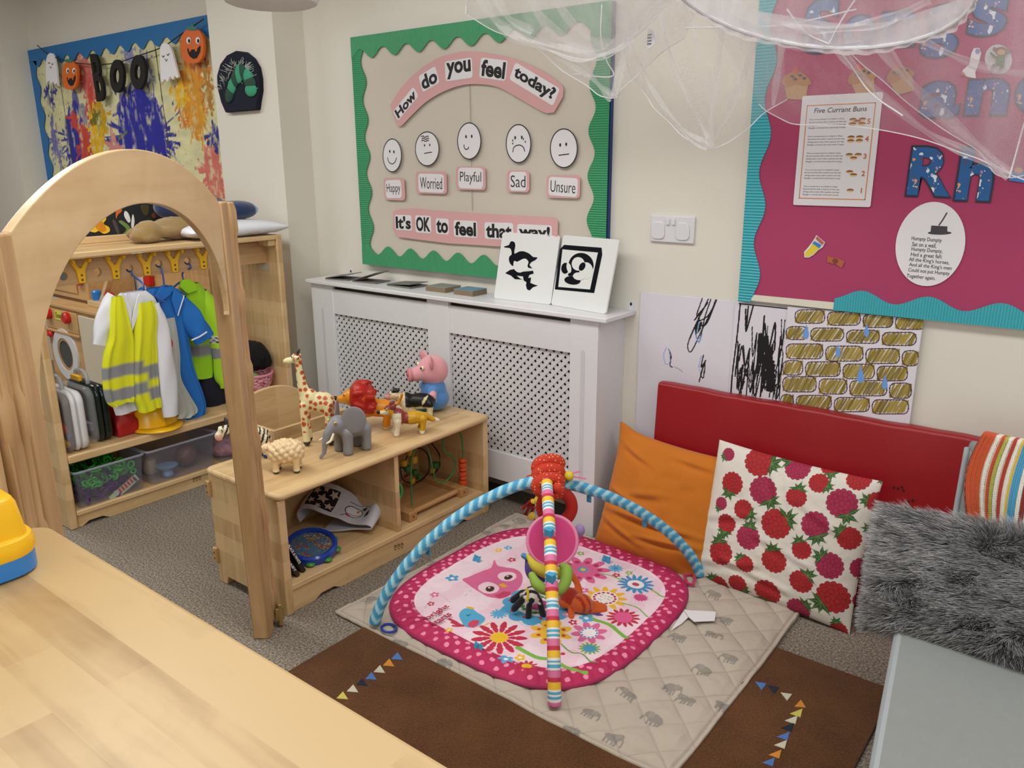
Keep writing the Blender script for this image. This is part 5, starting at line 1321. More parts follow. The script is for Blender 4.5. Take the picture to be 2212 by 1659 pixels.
# red bag
def bag_b(mb):
    mb.ell((0, 0, .07), (.11, .058, .075)); mb.ell((.02, .0, .13), (.085, .045, .05)); mb.box(-.11, .10, -.052, .052, .0, .07); mb.box(-.08, .07, -.012, .012, .13, .20)
def bag_d(co): return .006*(noise3(co, 22, 3)-.5)*2
bg = thing('red_bag', 'slumped red fabric bag between the dark case and yellow helmet', 'bag', (-3.66, 1.675, BZ))
blob('bag_body', bag_b, .008, 6, None, mat('red_nylon', '#b01c20', .5, .1, 15), bg, disp=bag_d)
b = MB(); b.tube(spline([(.09, -.03, .13), (.112, -.02, .115), (.114, .02, .11), (.092, .035, .12)], 5), .006, 8); part('bag_strap', b, mat('red_webbing', '#d6423c', .6), bg, local=True)
# yellow hard hat
def helmet(name, label, x, y, r, m, ribs=True):
    t = thing(name, label, 'helmet', (x, y, BZ))
    b = MB(); b.lathe([(r*1.04, .018), (r*1.02, .03), (r*.98, .06), (r*.86, .10), (r*.62, .135), (r*.3, .152), (0, .156)], n=36); part('shell', b, m, t, local=True)
    b = MB(); P = [[(1.05*r*math.cos(a), 1.05*r*math.sin(a), .018) for a in np.linspace(-1.2, 1.2, 20)], [(r*1.15*math.cos(a)+.04*max(0, math.cos(a)), r*1.12*math.sin(a), .006) for a in np.linspace(-1.2, 1.2, 20)]]
    b.grid(P); part('peak', b, m, t, local=True, solid=.005)
    b = MB(); b.lathe([(r*1.0, 0), (r*1.07, .004), (r*1.07, .018), (r*1.0, .022)], n=36); part('brim', b, m, t, local=True)
    if ribs:
        b = MB(); b.tube([(math.cos(a)*r*.99, 0, .02+.142*math.sin(a)) for a in np.linspace(0, PI, 18)], .010, 8); part('ridge', b, m, t, local=True)
    return t
helmet('hard_hat', 'yellow toy hard hat below the hi vis vest', -3.62, 1.815, .112, mat('hard_hat_yellow', '#f0b80c', .25, .02))
helmet('red_helmet', 'red toy helmet half hidden behind the tunic hem', -3.72, 2.03, .085, mat('helmet_red', '#c92418', .2, .02))
# basket with dark haired doll
bk = thing('pink_basket', 'pink woven basket on the bench end beneath the doll', 'basket', (-3.68, 2.41, BZ))
b = MB(); P = []
for i in range(15):
    f = i/14; row = []
    for j in range(48):
        a = 2*PI*j/48; r = (.075+.055*math.sin(f*PI/2))*(1+.035*math.cos(12*a+(PI if i % 2 else 0)))
        row.append((r*math.cos(a), r*math.sin(a)*.8, .002+.125*f))
    P.append(row)
b.grid(P, closed_u=True); b._f([b.bm.verts.new(p) for p in P[0]])
def bcol():
    m, nt, bs = _new('pink_dotted_weave'); N, L = nt.nodes.new, nt.links.new
    tc = N('ShaderNodeTexCoord'); v = N('ShaderNodeTexVoronoi'); v.inputs['Scale'].default_value = 55; L(tc.outputs['Object'], v.inputs['Vector'])
    r = N('ShaderNodeValToRGB'); e = r.color_ramp.elements; r.color_ramp.interpolation = 'CONSTANT'; e[0].color = hx('#b84a63')+(1,); e[1].position = .34; e[1].color = hx('#e0a2ad')+(1,)
    L(v.outputs['Distance'], r.inputs[0]); L(r.outputs[0], bs.inputs['Base Color']); bs.inputs['Roughness'].default_value = .8; return m
part('basket_wall', b, bcol(), bk, local=True, solid=.006)
b = MB(); b.tube([(.132*math.cos(a), .106*math.sin(a), .128) for a in np.linspace(0, 2*PI, 33)[:-1]], .008, 8, True); part('rim', b, mat('pink_braid', '#d88a9a', .8, .2, 80), bk, local=True)
dl = thing('doll', 'doll with black fluffy hair lying in the pink basket', 'doll', (-3.68, 2.41, BZ+.06))
blob('hair', lambda mb: (mb.ell((0.02, .0, .16), (.088, .088, .085)), mb.ell((.04, .05, .14), (.06, .05, .06))), .009, 2, None, mat('black_doll_hair', '#0d0c0e', .95, .3, 60, .9, 120), dl, disp=lambda co: .012*(noise3(co, 60, 2)-.5)*2)
blob('head', lambda mb: (mb.ell((-.01, -.05, .20), (.055, .05, .05)),), .008, 2, None, mat('brown_doll_skin', '#5b3a2a', .5), dl)
b = MB(); b.ell((.05, -.045, .055), (.045, .06, .03)); part('green_dress', b, mat('green_doll_cloth', '#7fae5a', .8), dl, local=True)

# ================================================================ bins under the bench
def bin_box(label, y0, y1, z0=.079, h=.175, x0=-3.84, x1=-3.505):
    t = thing('storage_bin', label, 'storage bin', ((x0+x1)/2, (y0+y1)/2, z0), 0, 'clear bins under the bench')
    w_, d = (y1-y0)/2, (x1-x0)/2
    b = MB(); rows = []
    for s, z in ((.90, .0), (.93, .004), (1.0, h-.012), (1.03, h-.012), (1.03, h), (1.0, h)):
        rows.append([(x*s, y*s, z) for x, y in rrect(-d, d, -w_, w_, .02, 4)])
    b.grid(rows, closed_u=True); b._f([b.bm.verts.new(p) for p in rows[0]]); bmesh.ops.remove_doubles(b.bm, verts=b.bm.verts, dist=1e-5)
    part('bin_wall', b, clear('clear_bin_plastic', (.35, .35, .45), .14, .10), t, local=True, solid=.002)
    b = MB(); b.tube([(x*1.03, y*1.03, h-.004) for x, y in rrect(-d, d, -w_, w_, .02, 4)], .005, 6, True); part('bin_rim', b, clear('clear_rim_plastic', (.5, .52, .62), .40, .1), t, local=True)
    return t
b1 = bin_box('clear plastic bin full of green and purple curls', 1.385, 1.695)
b2 = bin_box('clear plastic bin holding a brown ball and blue beaker', 1.715, 2.065)
b3 = bin_box('clear plastic bin behind the zebra with pink cloth inside', 2.085, 2.44)
def curls(name, n, box, m, label, cat):
    b = MB()
    for k in range(n):
        c = Vector([random.uniform(box[i], box[i+3]) for i in range(3)]); r = random.uniform(.009, .016)
        q = Quaternion((random.gauss(0, 1), random.gauss(0, 1), random.gauss(0, 1), random.gauss(0, 1))).normalized()
        b.tube([c+q @ Vector((r*math.cos(a), r*math.sin(a), .006*math.sin(a*.5))) for a in np.linspace(0, 2*PI, 13)[:-1]], .0042, 6, True)
    o = solo(name, b, m, label, cat, ((box[0]+box[3])/2, (box[1]+box[4])/2, box[2])); o['kind'] = 'stuff'; return o
curls('green_curls', 190, (-3.80, 1.42, .155, -3.525, 1.66, .225), mat('green_translucent_plastic', '#35b02e', .15, .1, 30), 'jumble of green plastic curls filling the first bin', 'curls')
curls('purple_curls', 130, (-3.80, 1.42, .092, -3.525, 1.66, .150), mat('purple_translucent_plastic', '#5a1a74', .15, .1, 30), 'jumble of purple plastic curls under the green curls', 'curls')
b = MB(); M_ = Matrix.Translation((-3.524, 1.60, .09)) @ Matrix.Rotation(math.radians(28), 4, 'X')
b.box(-.001, .001, -.07, .08, 0, .035, M_); sc_ = solo('candy_cane_card', b, mat('green_white_card', '#bfd8b6', .5), 'striped candy cane card pressed against the bin front', 'card', (-3.524, 1.60, .09))
b = MB()
for k in range(6): b.box(.0012, .0022, -.02+k*.016, -.011+k*.016, .010, .034, M_)
part('red_stripe_band', b, M_RED, sc_, smooth=False)
b = MB(); b.lathe([(0, 0), (.022, .001), (.026, .012), (.020, .03), (.045, .05), (.05, .056), (0, .056)], n=28); blue_c = solo('beaker', b, mat('pale_blue_plastic', '#7ea3cf', .3), 'pale blue beaker in the second bin', 'beaker', (-3.56, 1.83, .084), local=True)
b = MB(); b.ell((0, 0, .055), .055); solo('brown_ball', b, mat('brown_vinyl', '#6b4335', .4), 'brown ball in the second bin', 'ball', (-3.62, 1.965, .084), local=True)
b = MB(); b.lathe([(0, 0), (.03, 0), (.034, .03), (.028, .07), (.0, .075)], n=20); solo('cream_pot', b, mat('cream_plastic', '#b9a98c', .5), 'small cream pot standing behind the blue beaker', 'pot', (-3.67, 1.80, .084), local=True)
pc_ = thing('pink_cloth', 'crumpled pink cloth in the third bin', 'cloth', (-3.60, 2.19, .084))
blob('cloth_bundle', lambda mb: (mb.ell((0, 0, .04), (.08, .09, .04)), mb.ell((.02, .06, .05), (.06, .06, .05))), .008, 3, None, mat('pink_cloth', '#c98d92', .85, .2, 30), pc_, disp=lambda co: .02*(noise3(co, 30, 4)-.5)*2)
b = MB(); b.box(-.005, .10, -.004, .09, .0, .004); b.box(.02, .09, -.03, .06, .004, .01); solo('colour_pads', b, mat('rust_card', '#9a5136', .6, .3, 30), 'rust coloured card pads at the back of the third bin', 'card', (-3.75, 2.2, .086), local=True)

# ================================================================ on top of the unit
TZ = 1.19
M_BEAR = mat('tan_plush', '#957a4b', .95, .12, 40, .5, 160, .004, sheen=.4)
te = thing('plush_dog', 'tan plush toy lying face down on the top shelf', 'soft toy', (-3.68, 1.99, TZ))
def bear_b(mb):
    mb.ell((0, .11, .058), (.065, .15, .056)); mb.ell((.02, -.055, .05), (.06, .065, .052)); mb.ell((.04, -.11, .035), (.04, .045, .032))
    mb.ell((.055, -.065, .022), (.03, .055, .020), Matrix.Rotation(.5, 4, 'Z')); mb.ell((-.03, -.09, .04), (.025, .05, .03)); mb.ell((.03, .25, .04), (.035, .06, .035)); mb.ell((.05, .02, .045), (.03, .08, .025))
blob('plush_body', bear_b, .009, 5, None, M_BEAR, te, disp=lambda co: .004*(noise3(co, 45, 2)-.5)*2)
def pillow_mesh(w_, h, d, n=44, wr=.006, seed=0, pinch=.06, sc=7):
    U, V = np.meshgrid(np.linspace(-1, 1, n), np.linspace(-1, 1, n))
    prof = np.clip((1-np.abs(U)**2.6)*(1-np.abs(V)**2.6), 0, 1)**.5
    px = U*w_/2*(1-pinch*(1-V**2)*np.abs(U)**2); pz = V*h/2*(1-pinch*(1-U**2)*np.abs(V)**2)
    return U, V, px, pz, prof
def pillow(name, mats, parent, w_, h, d, n=44, wr=.006, seed=0, col=None, pinch=.06, sc=7):
    U, V, px, pz, prof = pillow_mesh(w_, h, d, n, wr, seed, pinch, sc)
    w1 = (noise2(U+2, V+2, sc*.4, seed, 4)-.5)*2*wr*(prof**.5)
    fr = np.stack([px, -(prof*d/2+w1), pz], -1).reshape(-1, 3); bk_ = np.stack([px, prof*d/2, pz], -1).reshape(-1, 3)
    idx = np.arange(n*n).reshape(n, n); f = np.stack([idx[:-1, :-1], idx[:-1, 1:], idx[1:, 1:], idx[1:, :-1]], -1).reshape(-1, 4)
    co = np.concatenate([fr, bk_]); F = np.concatenate([f, f[:, ::-1]+n*n])
    cc = None if col is None else np.concatenate([col(U, V).reshape(-1, 3)]*2)
    me = raw_mesh(name, co, F, cc)
    bm_ = bmesh.new(); bm_.from_mesh(me); bmesh.ops.remove_doubles(bm_, verts=bm_.verts, dist=1e-6); bm_.to_mesh(me); bm_.free()
    for p in me.polygons: p.use_smooth = True
    return adopt(me, name, mats, parent)
wc = thing('white_cushion', 'thin white cushion lying on the top shelf beneath the navy plush', 'cushion', (-3.66, 2.33, TZ+.038))
o = pillow('cushion_cover', mat('white_cotton', '#dfe2ea'), wc, .34, .56, .085, 40, .012, 3); o.rotation_euler = (PI/2, 0, 0); 
nv = thing('navy_plush', 'navy plush toy with orange leaf shapes on the white cushion', 'soft toy', (-3.70, 2.30, TZ+.078))
def nv_b(mb):
    mb.ell((0, -.06, .055), (.10, .18, .058)); mb.ell((.02, .12, .045), (.085, .12, .048)); mb.ell((-.02, -.20, .075), (.07, .09, .06)); mb.tube([(0, .02, .08), (-.02, -.12, .13), (-.03, -.24, .15)], [.045, .035, .025], 10)
def nv_c(co):
    c = pick(co, '#132c58', (co[:, 1] > .195, '#8fb4dc'))
    for cy, cz, s in ((-.10, .10, .045), (-.02, .105, .035), (-.16, .12, .04)):
        d = np.hypot((co[:, 1]-cy), (co[:, 0]-.03)); a = np.arctan2(co[:, 0]-.03, co[:, 1]-cy)
        c[(d < s*(.65+.35*np.cos(5*a))) & (co[:, 2] > .05)] = hx('#d2742a')
    return c
blob('plush_body', nv_b, .008, 4, nv_c, vcol('navy_fleece', .9, .3, 200, .4), nv)
b = MB(); b.box(.097, .101, .03, .05, .02, .036); part('red_tag', b, M_RED, nv, local=True)
# ================================================================ toy animals on the low shelf
SZ = .4652
V_RUB = vcol('painted_rubber', .38, 0)
M_EYEW, M_EYEB = mat('toy_eye_white', '#e8e3c8', .2), mat('toy_eye_black', '#0c0c0c', .15)
def limb(mb, pts, rr, n=12):
    mb.tube(pts, rr, n)
    for p, r in ((pts[0], rr[0]), (pts[-1], rr[-1])): mb.ell(p, r*.98, None, 8)
def eyes(t, pos, r, yellow=False):
    for s in (1, -1):
        p = (pos[0], pos[1]*s, pos[2]); b = MB(); b.ell(p, r, None, 8); e = part('eye', b, mat('toy_eye_yellow', '#d9c35a', .2) if yellow else M_EYEW, t, local=True)
        d = Vector((.45, s*.8, .1)).normalized()*r*.62; b = MB(); b.ell(Vector(p)+d, r*.55, None, 8); part('pupil', b, M_EYEB, e, local=True)
def animal(name, label, x, y, deg, build, vox, colfn, sm=4, disp=None):
    t = thing(name, label, 'toy animal', (x, y, SZ), math.radians(deg), 'rubber toy animals on the low shelf')
    o = blob('body', build, vox, sm, colfn, V_RUB, t, disp=disp)
    return t
def patches(co, n, r, seed, ok=None):
    rs = np.random.default_rng(seed); k = co[rs.choice(len(co), n, replace=False)]; m = np.zeros(len(co), bool)
    sel = []
    for p in k:
        if all(np.linalg.norm(p-q) > r*2.15 for q in sel): sel.append(p)
    for p in sel: m |= np.linalg.norm(co-p, axis=1) < r*rs.uniform(.8, 1.1)
    return m
# giraffe
def gi_b(mb):
    mb.ell((-.035, 0, .172), (.052, .036, .043)); mb.ell((.012, 0, .182), (.040, .035, .050))
    limb(mb, [(.020, 0, .195), (.036, 0, .245), (.042, 0, .300), (.044, 0, .345)], [.030, .021, .0155, .0135])
    mb.ell((.050, 0, .352), (.020, .017, .017)); mb.ell((.078, 0, .343), (.026, .016, .0135), Matrix.Rotation(.15, 4, 'Y'))
    for x, s in ((.030, .021), (-.062, .021)):
        for q in (1, -1): limb(mb, [(x, q*s, .165), (x+.003, q*s*1.1, .09), (x, q*s*1.15, .016)], [.020, .0145, .0155])
    for q in (1, -1): mb.ell((.040, q*.020, .358), (.006, .013, .008))
def gi_c(co):
    c = pick(co, '#e4dcab'); body = (co[:, 2] > .06) & ~((co[:, 0] > .06) & (co[:, 2] > .30))
    c[patches(co, 900, .0088, 3) & body] = hx('#bf4a22')
    c[co[:, 2] < .022] = hx('#37393b'); c[(co[:, 0] < .030) & (np.abs(co[:, 1]) < .004) & (co[:, 2] > .22)] = hx('#4a3420')
    return c
gi = animal('toy_giraffe', 'tall cream rubber giraffe with orange patches beside the elephant', -2.485, 1.895, 222, gi_b, .0042, gi_c, 3)
for q in (1, -1):
    b = MB(); limb(b, [(.045, q*.008, .362), (.040, q*.010, .382)], [.0035, .005], 8); part('horn', b, mat('horn_dark', '#3a2f30', .4), gi, local=True)
eyes(gi, (.062, .013, .361), .0055)
# elephant
def el_b(mb):
    mb.ell((-.040, 0, .098), (.058, .046, .046)); mb.ell((.028, 0, .118), (.038, .036, .038)); mb.ell((-.005, 0, .11), (.04, .04, .04))
    limb(mb, [(.052, 0, .118), (.078, 0, .092), (.090, 0, .055), (.096, 0, .022), (.112, 0, .008)], [.022, .0165, .012, .009, .007])
    for x, s in ((.008, .028), (-.075, .028)):
        for q in (1, -1): limb(mb, [(x, q*s, .085), (x, q*s*1.1, .045), (x+.002, q*s*1.12, .010)], [.024, .0195, .0205])
    limb(mb, [(-.095, 0, .11), (-.104, 0, .07)], [.006, .004], 8)
el = animal('toy_elephant', 'grey rubber elephant with raised ears and white tusks', -2.315, 1.905, 262, el_b, .0045, lambda co: pick(co, '#85868c', (co[:, 2] < .006, '#6a6b70')), 4)
for q in (1, -1):
    M_ = Matrix.Translation((-.006, q*.058, .142)) @ Matrix.Rotation(q*.72, 4, 'Z') @ Matrix.Rotation(-q*.35, 4, 'X')
    b = MB(); bmesh.ops.create_uvsphere(b.bm, u_segments=20, v_segments=14, radius=1, matrix=M_ @ Matrix.Diagonal((.0055, .048, .054, 1))); part('ear', b, mat('elephant_ear_grey', '#85868c', .4), el, local=True)
    b = MB(); limb(b, spline([(.062, q*.018, .092), (.078, q*.024, .072), (.098, q*.026, .066)], 4), [.005]*4+[.0045]*3+[.0035, .002], 8); part('tusk', b, mat('tusk_ivory', '#e9e2c2', .3), el, local=True)
eyes(el, (.054, .026, .136), .0058, True)
# lion
def li_b(mb):
    mb.ell((-.075, 0, .078), (.060, .034, .034)); mb.ell((-.03, 0, .09), (.045, .04, .045))
    mb.ell((.028, 0, .125), (.034, .030, .032)); mb.ell((.060, 0, .118), (.026, .018, .017))
    for x, s in ((-.012, .025), (-.105, .022)):
        for q in (1, -1): limb(mb, [(x, q*s, .08), (x+.004, q*s, .04), (x+.010, q*s, .010)], [.020, .014, .015])
    limb(mb, [(-.128, 0, .085), (-.15, 0, .10), (-.16, .01, .13)], [.007, .006, .007], 8)
li = animal('toy_lion', 'orange rubber lion with big red mane behind the elephant', -2.485, 2.13, 226, li_b, .0048, lambda co: pick(co, '#d98a1c', ((co[:, 0] > .045) & (co[:, 2] < .116), '#e0b27a'), (co[:, 2] < .012, '#e8dcc0')), 3)
def mane_b(mb):
    rs = random.Random(2); mb.ell((-.008, 0, .122), (.046, .066, .068))
    for k in range(46):
        a = rs.uniform(0, 2*PI); h = rs.uniform(.4, 1.0); p = Vector((-.002-rs.uniform(0, .045), .064*h*math.cos(a), .122+.066*h*math.sin(a)))
        mb.ell(p, (.026, .011, .013), Matrix.Rotation(rs.uniform(-.5, .5), 4, 'Y') @ Matrix.Rotation(a, 4, 'X'), 8)
li.scale = (1.12, 1.12, 1.12)
blob('mane', mane_b, .0042, 2, lambda co: pick(co, '#a81a12', ((noise3(co, 90, 3) > .60), '#c8481a')), V_RUB, li)
b = MB(); b.ell((.086, 0, .123), (.009, .010, .008)); part('nose', b, M_EYEB, li, local=True)
eyes(li, (.050, .017, .139), .0055, True)
# collie
def co_b(mb):
    mb.ell((-.035, 0, .070), (.062, .028, .028)); mb.ell((.025, 0, .080), (.030, .030, .036)); limb(mb, [(.030, 0, .085), (.050, 0, .108)], [.024, .022])
    mb.ell((.058, 0, .112), (.024, .022, .021)); mb.ell((.084, 0, .104), (.020, .012, .011))
    for x, s in ((.030, .018), (-.075, .018)):
        for q in (1, -1): limb(mb, [(x, q*s, .065), (x+.002, q*s, .035), (x+.008, q*s, .009)], [.017, .012, .0125])
    limb(mb, [(-.088, 0, .075), (-.115, 0, .055), (-.140, 0, .048)], [.013, .012, .008])
def co_c(co):
    c = pick(co, '#c99a18', ((co[:, 0] > -.012) & (co[:, 2] > .052) & (co[:, 0] < .045), '#8a3a34'), ((co[:, 0] > .018) & (co[:, 0] < .052) & (co[:, 2] < .10) & (np.abs(co[:, 1]) < .035), '#ded6bd'), ((co[:, 0] > .04) & (co[:, 2] > .118), '#7d3430'), ((co[:, 0] > .066) & (co[:, 2] < .112), '#e3dcc4'), ((co[:, 0] < -.128), '#efe9dc'), (co[:, 2] < .018, '#efe9dc'))
    return c
cl = animal('toy_collie', 'yellow and maroon rubber collie dog with white chest in front of the cow', -2.282, 2.19, 236, co_b, .0042, co_c, 3, lambda co: .0022*(noise3(co, 110, 7)-.5)*2)
for q in (1, -1): b = MB(); b.ell((.046, q*.022, .130), (.010, .008, .014), Matrix.Rotation(-.6, 4, 'Y')); part('ear', b, mat('collie_ear_maroon', '#7d3430', .4), cl, local=True)
b = MB(); b.ell((.104, 0, .106), (.008, .009, .008)); part('nose', b, M_EYEB, cl, local=True)
eyes(cl, (.072, .014, .118), .0055, True)
# cow
def cw_b(mb):
    mb.ell((-.05, 0, .080), (.066, .036, .036)); mb.ell((.01, 0, .086), (.036, .033, .036)); limb(mb, [(.02, 0, .09), (.052, 0, .108)], [.026, .020])
    mb.ell((.062, 0, .112), (.024, .021, .020)); mb.ell((.084, 0, .103), (.018, .017, .014))
    for x, s in ((.012, .022), (-.092, .022)):
        for q in (1, -1): limb(mb, [(x, q*s, .07), (x, q*s, .038), (x+.004, q*s, .009)], [.018, .0125, .0145])
def cw_c(co):
    c = pick(co, '#ddd2a8'); n_ = noise3(co, 22, 9)
    c[(co[:, 0] < .012) & (co[:, 2] > .062+.03*(n_-.5))] = hx('#0f1014'); c[(co[:, 0] < .012) & (n_ > .66) & (co[:, 2] > .062)] = hx('#ddd2a8')
    c[(co[:, 0] > .076)] = hx('#c98a86'); c[(co[:, 2] < .012)] = hx('#2c2524'); c[(co[:, 0] > .04) & (co[:, 0] < .07) & (co[:, 2] > .125)] = hx('#18181b')
    return c
cw = animal('toy_cow', 'black and cream rubber cow next to the pink plush pig', -2.415, 2.345, 226, cw_b, .0045, cw_c, 3)
for q in (1, -1): b = MB(); b.ell((.048, q*.030, .116), (.007, .016, .008)); part('ear', b, mat('cow_ear_pink', '#d7b49a', .4), cw, local=True)
b = MB()
for k in range(7): b.ell((.05+random.uniform(-.008, .008), random.uniform(-.012, .012), .134+random.uniform(-.003, .004)), .008, None, 8)
part('forelock', b, M_EYEB, cw, local=True); eyes(cw, (.074, .014, .122), .005)
# sheep
def sh_b(mb):
    rs = random.Random(6); mb.ell((0, 0, .075), (.062, .042, .038)); mb.ell((.066, 0, .088), (.022, .018, .020))
    for k in range(78):
        u = -.95+1.9*(k+.5)/78; a = k*2.39996; s = math.sqrt(1-u*u)
        mb.ell((.062*u, .042*s*math.cos(a), .075+.038*s*math.sin(a)), rs.uniform(.0105, .0125), None, 8)
    for x in (.035, -.038):
        for q in (1, -1): limb(mb, [(x, q*.022, .06), (x, q*.023, .03), (x, q*.023, .008)], [.016, .012, .0125])
sh = animal('toy_sheep', 'cream rubber sheep with bubbly wool next to the arch post', -2.335, 1.645, 224, sh_b, .0028, lambda co: pick(co, '#e2c79c', (co[:, 2] < .018, '#e6d9b0'), (co[:, 2] < .009, '#3c3a36')), 1)
for q in (1, -1): b = MB(); b.ell((.062, q*.022, .098), (.006, .013, .007)); part('ear', b, mat('sheep_ear', '#dcbc9a', .5), sh, local=True)
eyes(sh, (.080, .011, .096), .0045)
# zebra
def ze_b(mb):
    mb.ell((-.035, 0, .092), (.055, .032, .032)); limb(mb, [(.005, 0, .10), (.040, 0, .125), (.058, 0, .14)], [.027, .021, .017])
    mb.ell((.072, 0, .135), (.022, .019, .019)); mb.ell((.090, 0, .115), (.018, .016, .018))
    for x in (.008, -.07):
        for q in (1, -1): limb(mb, [(x, q*.019, .08), (x, q*.02, .04), (x, q*.02, .008)], [.016, .011, .0125])
    limb(mb, [(-.088, 0, .10), (-.10, 0, .06)], [.006, .005], 8)
def ze_c(co):
    c = pick(co, '#e6dfc2'); st = np.sin((co[:, 0]+.5*co[:, 2])*330+3*noise3(co, 30, 5)) > .2; c[st & (co[:, 0] < .085) & (co[:, 2] > .03)] = hx('#15151a')
    c[(co[:, 0] > .082) & (co[:, 2] < .125)] = hx('#dcae98'); c[(co[:, 2] < .016)] = hx('#1d3f86'); c[(np.abs(co[:, 1]) < .005) & (co[:, 2] > .14) & (co[:, 0] < .07)] = hx('#15151a'); return c
ze = animal('toy_zebra', 'black and white rubber zebra half behind the arch post', -2.546, 1.617, 255, ze_b, .0042, ze_c, 3)
for q in (1, -1): b = MB(); b.ell((.056, q*.016, .162), (.006, .008, .016), Matrix.Rotation(-q*.4, 4, 'X')); part('ear', b, mat('zebra_ear', '#26262a', .4), ze, local=True)
eyes(ze, (.082, .015, .142), .005)

# ================================================================ plush pig
pg = thing('plush_pig', 'seated pink plush pig in a blue outfit against the radiator cover', 'soft toy', (-2.425, 2.515, SZ), math.radians(238))
V_PLU = vcol('short_plush', .95, .35, 260, .35)
def pg_b(mb):
    mb.ell((0, 0, .055), (.070, .078, .056)); mb.ell((.0, 0, .095), (.058, .062, .058)); mb.ell((.0, 0, .185), (.070, .070, .068))
    for q in (1, -1):
        limb(mb, [(.02, q*.06, .105), (.03, q*.095, .09)], [.022, .018]); mb.ell((.055, q*.045, .022), (.045, .025, .022))
    mb.ell((.072, 0, .172), (.038, .036, .034))
blob('plush_body', pg_b, .006, 6, lambda co: pick(co, '#e0a0a8', ((co[:, 2] < .135) & (np.abs(co[:, 1]) < .088), '#4f86c6')), V_PLU, pg)
b = MB(); b.lathe([(0, 0), (.030, .002), (.032, .010), (.026, .016), (0, .018)], n=24, M=Matrix.Translation((.098, 0, .170)) @ Matrix.Rotation(PI/2, 4, 'Y')); sn = part('snout', b, mat('snout_pink', '#d98a96', .9), pg, local=True)
for q in (1, -1):
    b = MB(); b.ell((.1165, q*.010, .172), (.003, .005, .007), None, 8); part('nostril', b, mat('nostril_rose', '#a85a66', .8), sn, local=True)
    b = MB(); b.ell((0, 0, 0), (.009, .030, .040), None); 
    bmesh.ops.transform(b.bm, verts=b.bm.verts, matrix=Matrix.Translation((.022, q*.062, .232)) @ Matrix.Rotation(-q*1.25, 4, 'X') @ Matrix.Rotation(.35, 4, 'Y')); part('ear', b, mat('ear_pink', '#e0a0a8', .95), pg, local=True)
    b = MB(); b.ell((.056, q*.040, .208), (.009, .009, .009), None, 8); e = part('eye', b, M_EYEW, pg, local=True); b = MB(); b.ell((.064, q*.043, .208), .005, None, 8); part('pupil', b, M_EYEB, e, local=True)
b = MB(); b.box(.01, .012, .078, .088, .06, .10); part('sewn_label', b, M_PAPER, pg, local=True)

# ================================================================ inside the low shelf
BB = .108
# bead maze
bm_ = thing('bead_maze', 'wooden bead maze with green and black wires and orange beads', 'bead maze', (-2.38, 2.31, BB))
M_TOYW = wood('toy_beech', '#a87d4e', '#c99c68', 'Y')
bl0, bl1 = onX(893, 1110, -2.215)[1], onX(1003, 1052, -2.215)[1]
for y in (bl0, bl1):
    b = MB(); b.box(-2.55, -2.215, y-.022, y+.022, BB, BB+.042); eb = part('end_block', b, M_TOYW, bm_, bev=.003)
    b = MB(); b.prism(oval(y, BB+.021, .005, .005, 12), -2.2152, -2.2140, 'X'); part('screw', b, M_BURN, eb, smooth=False)
for x in (-2.245, -2.52):
    b = MB(); b.tube([(x, bl0+.02, BB+.025), (x, bl1-.02, BB+.025)], .012, 12); part('dowel', b, M_TOYW, bm_)
b = MB(); b.box(-2.51, -2.262, bl0+.02, bl1-.02, BB+.008, BB+.018); part('base_board', b, M_TOYW, bm_)
gw = [onX(px, py, -2.25) for px, py in ((890, 1092), (888, 1030), (890, 985), (904, 964), (922, 966), (931, 995), (940, 1035), (955, 1043), (972, 1030), (984, 1005), (976, 984), (961, 975), (957, 952), (970, 930), (988, 930), (999, 955), (1000, 1042))]
b = MB(); b.tube(spline(gw, 6), .0032, 8); part('green_wire', b, mat('green_wire_coating', '#2f7d3f', .35), bm_)
bw_ = [onX(px, py, -2.42) for px, py in ((865, 1010), (872, 1038), (900, 1042), (925, 1020), (925, 985), (905, 968), (880, 985), (872, 1010))]
b = MB(); b.tube(spline(bw_, 6, True), .003, 8, True); part('black_wire', b, M_EYEB, bm_)
b = MB(); b.tube(spline([onX(px, py, -2.45) for px, py in ((920, 940), (938, 965), (950, 985), (948, 1010), (930, 1030), (918, 1042))], 6), .003, 8); part('black_wire', b, M_EYEB, bm_)
b = MB(); b.tube(spline([onX(px, py, -2.45) for px, py in ((955, 930), (968, 965), (972, 1000), (975, 1035))], 6), .003, 8); part('black_wire', b, M_EYEB, bm_)
z0, yb_ = gw[-1][2]-.004, gw[-1][1]
for k in range(6):
    b = MB(); h = .0195; pr = [(.004, 0), (.014, .002), (.017, h*.5), (.014, h-.002), (.004, h)] if k % 2 else [(.004, 0), (.017, 0), (.0185, h*.3), (.0185, h*.7), (.017, h), (.004, h)]
    b.lathe(pr, (-2.25, yb_, BB+.042+k*.0205), 20); part('orange_bead', b, mat('orange_bead_paint', '#cf4f1e', .3), bm_)
M_GRB, M_YLB = mat('green_bead_paint', '#2f6f33', .3), mat('yellow_bead_paint', '#c9a51c', .3)
for px, py, m, r in ((885, 975, M_YLB, .022), (893, 992, M_YLB, .022), (872, 1000, M_YLB, .018), (880, 1012, M_GRB, .018), (896, 1020, M_GRB, .016), (890, 1038, M_YLB, .016), (940, 1005, M_GRB, .020), (934, 1016, M_YLB, .014), (905, 1030, M_GRB, .014)):
    p = onX(px, py, -2.42); b = MB(); b.lathe([(.004, -r*.8), (r*.8, -r*.7), (r, 0), (r*.8, r*.7), (.004, r*.8)], p, 16); part('wooden_bead', b, m, bm_)
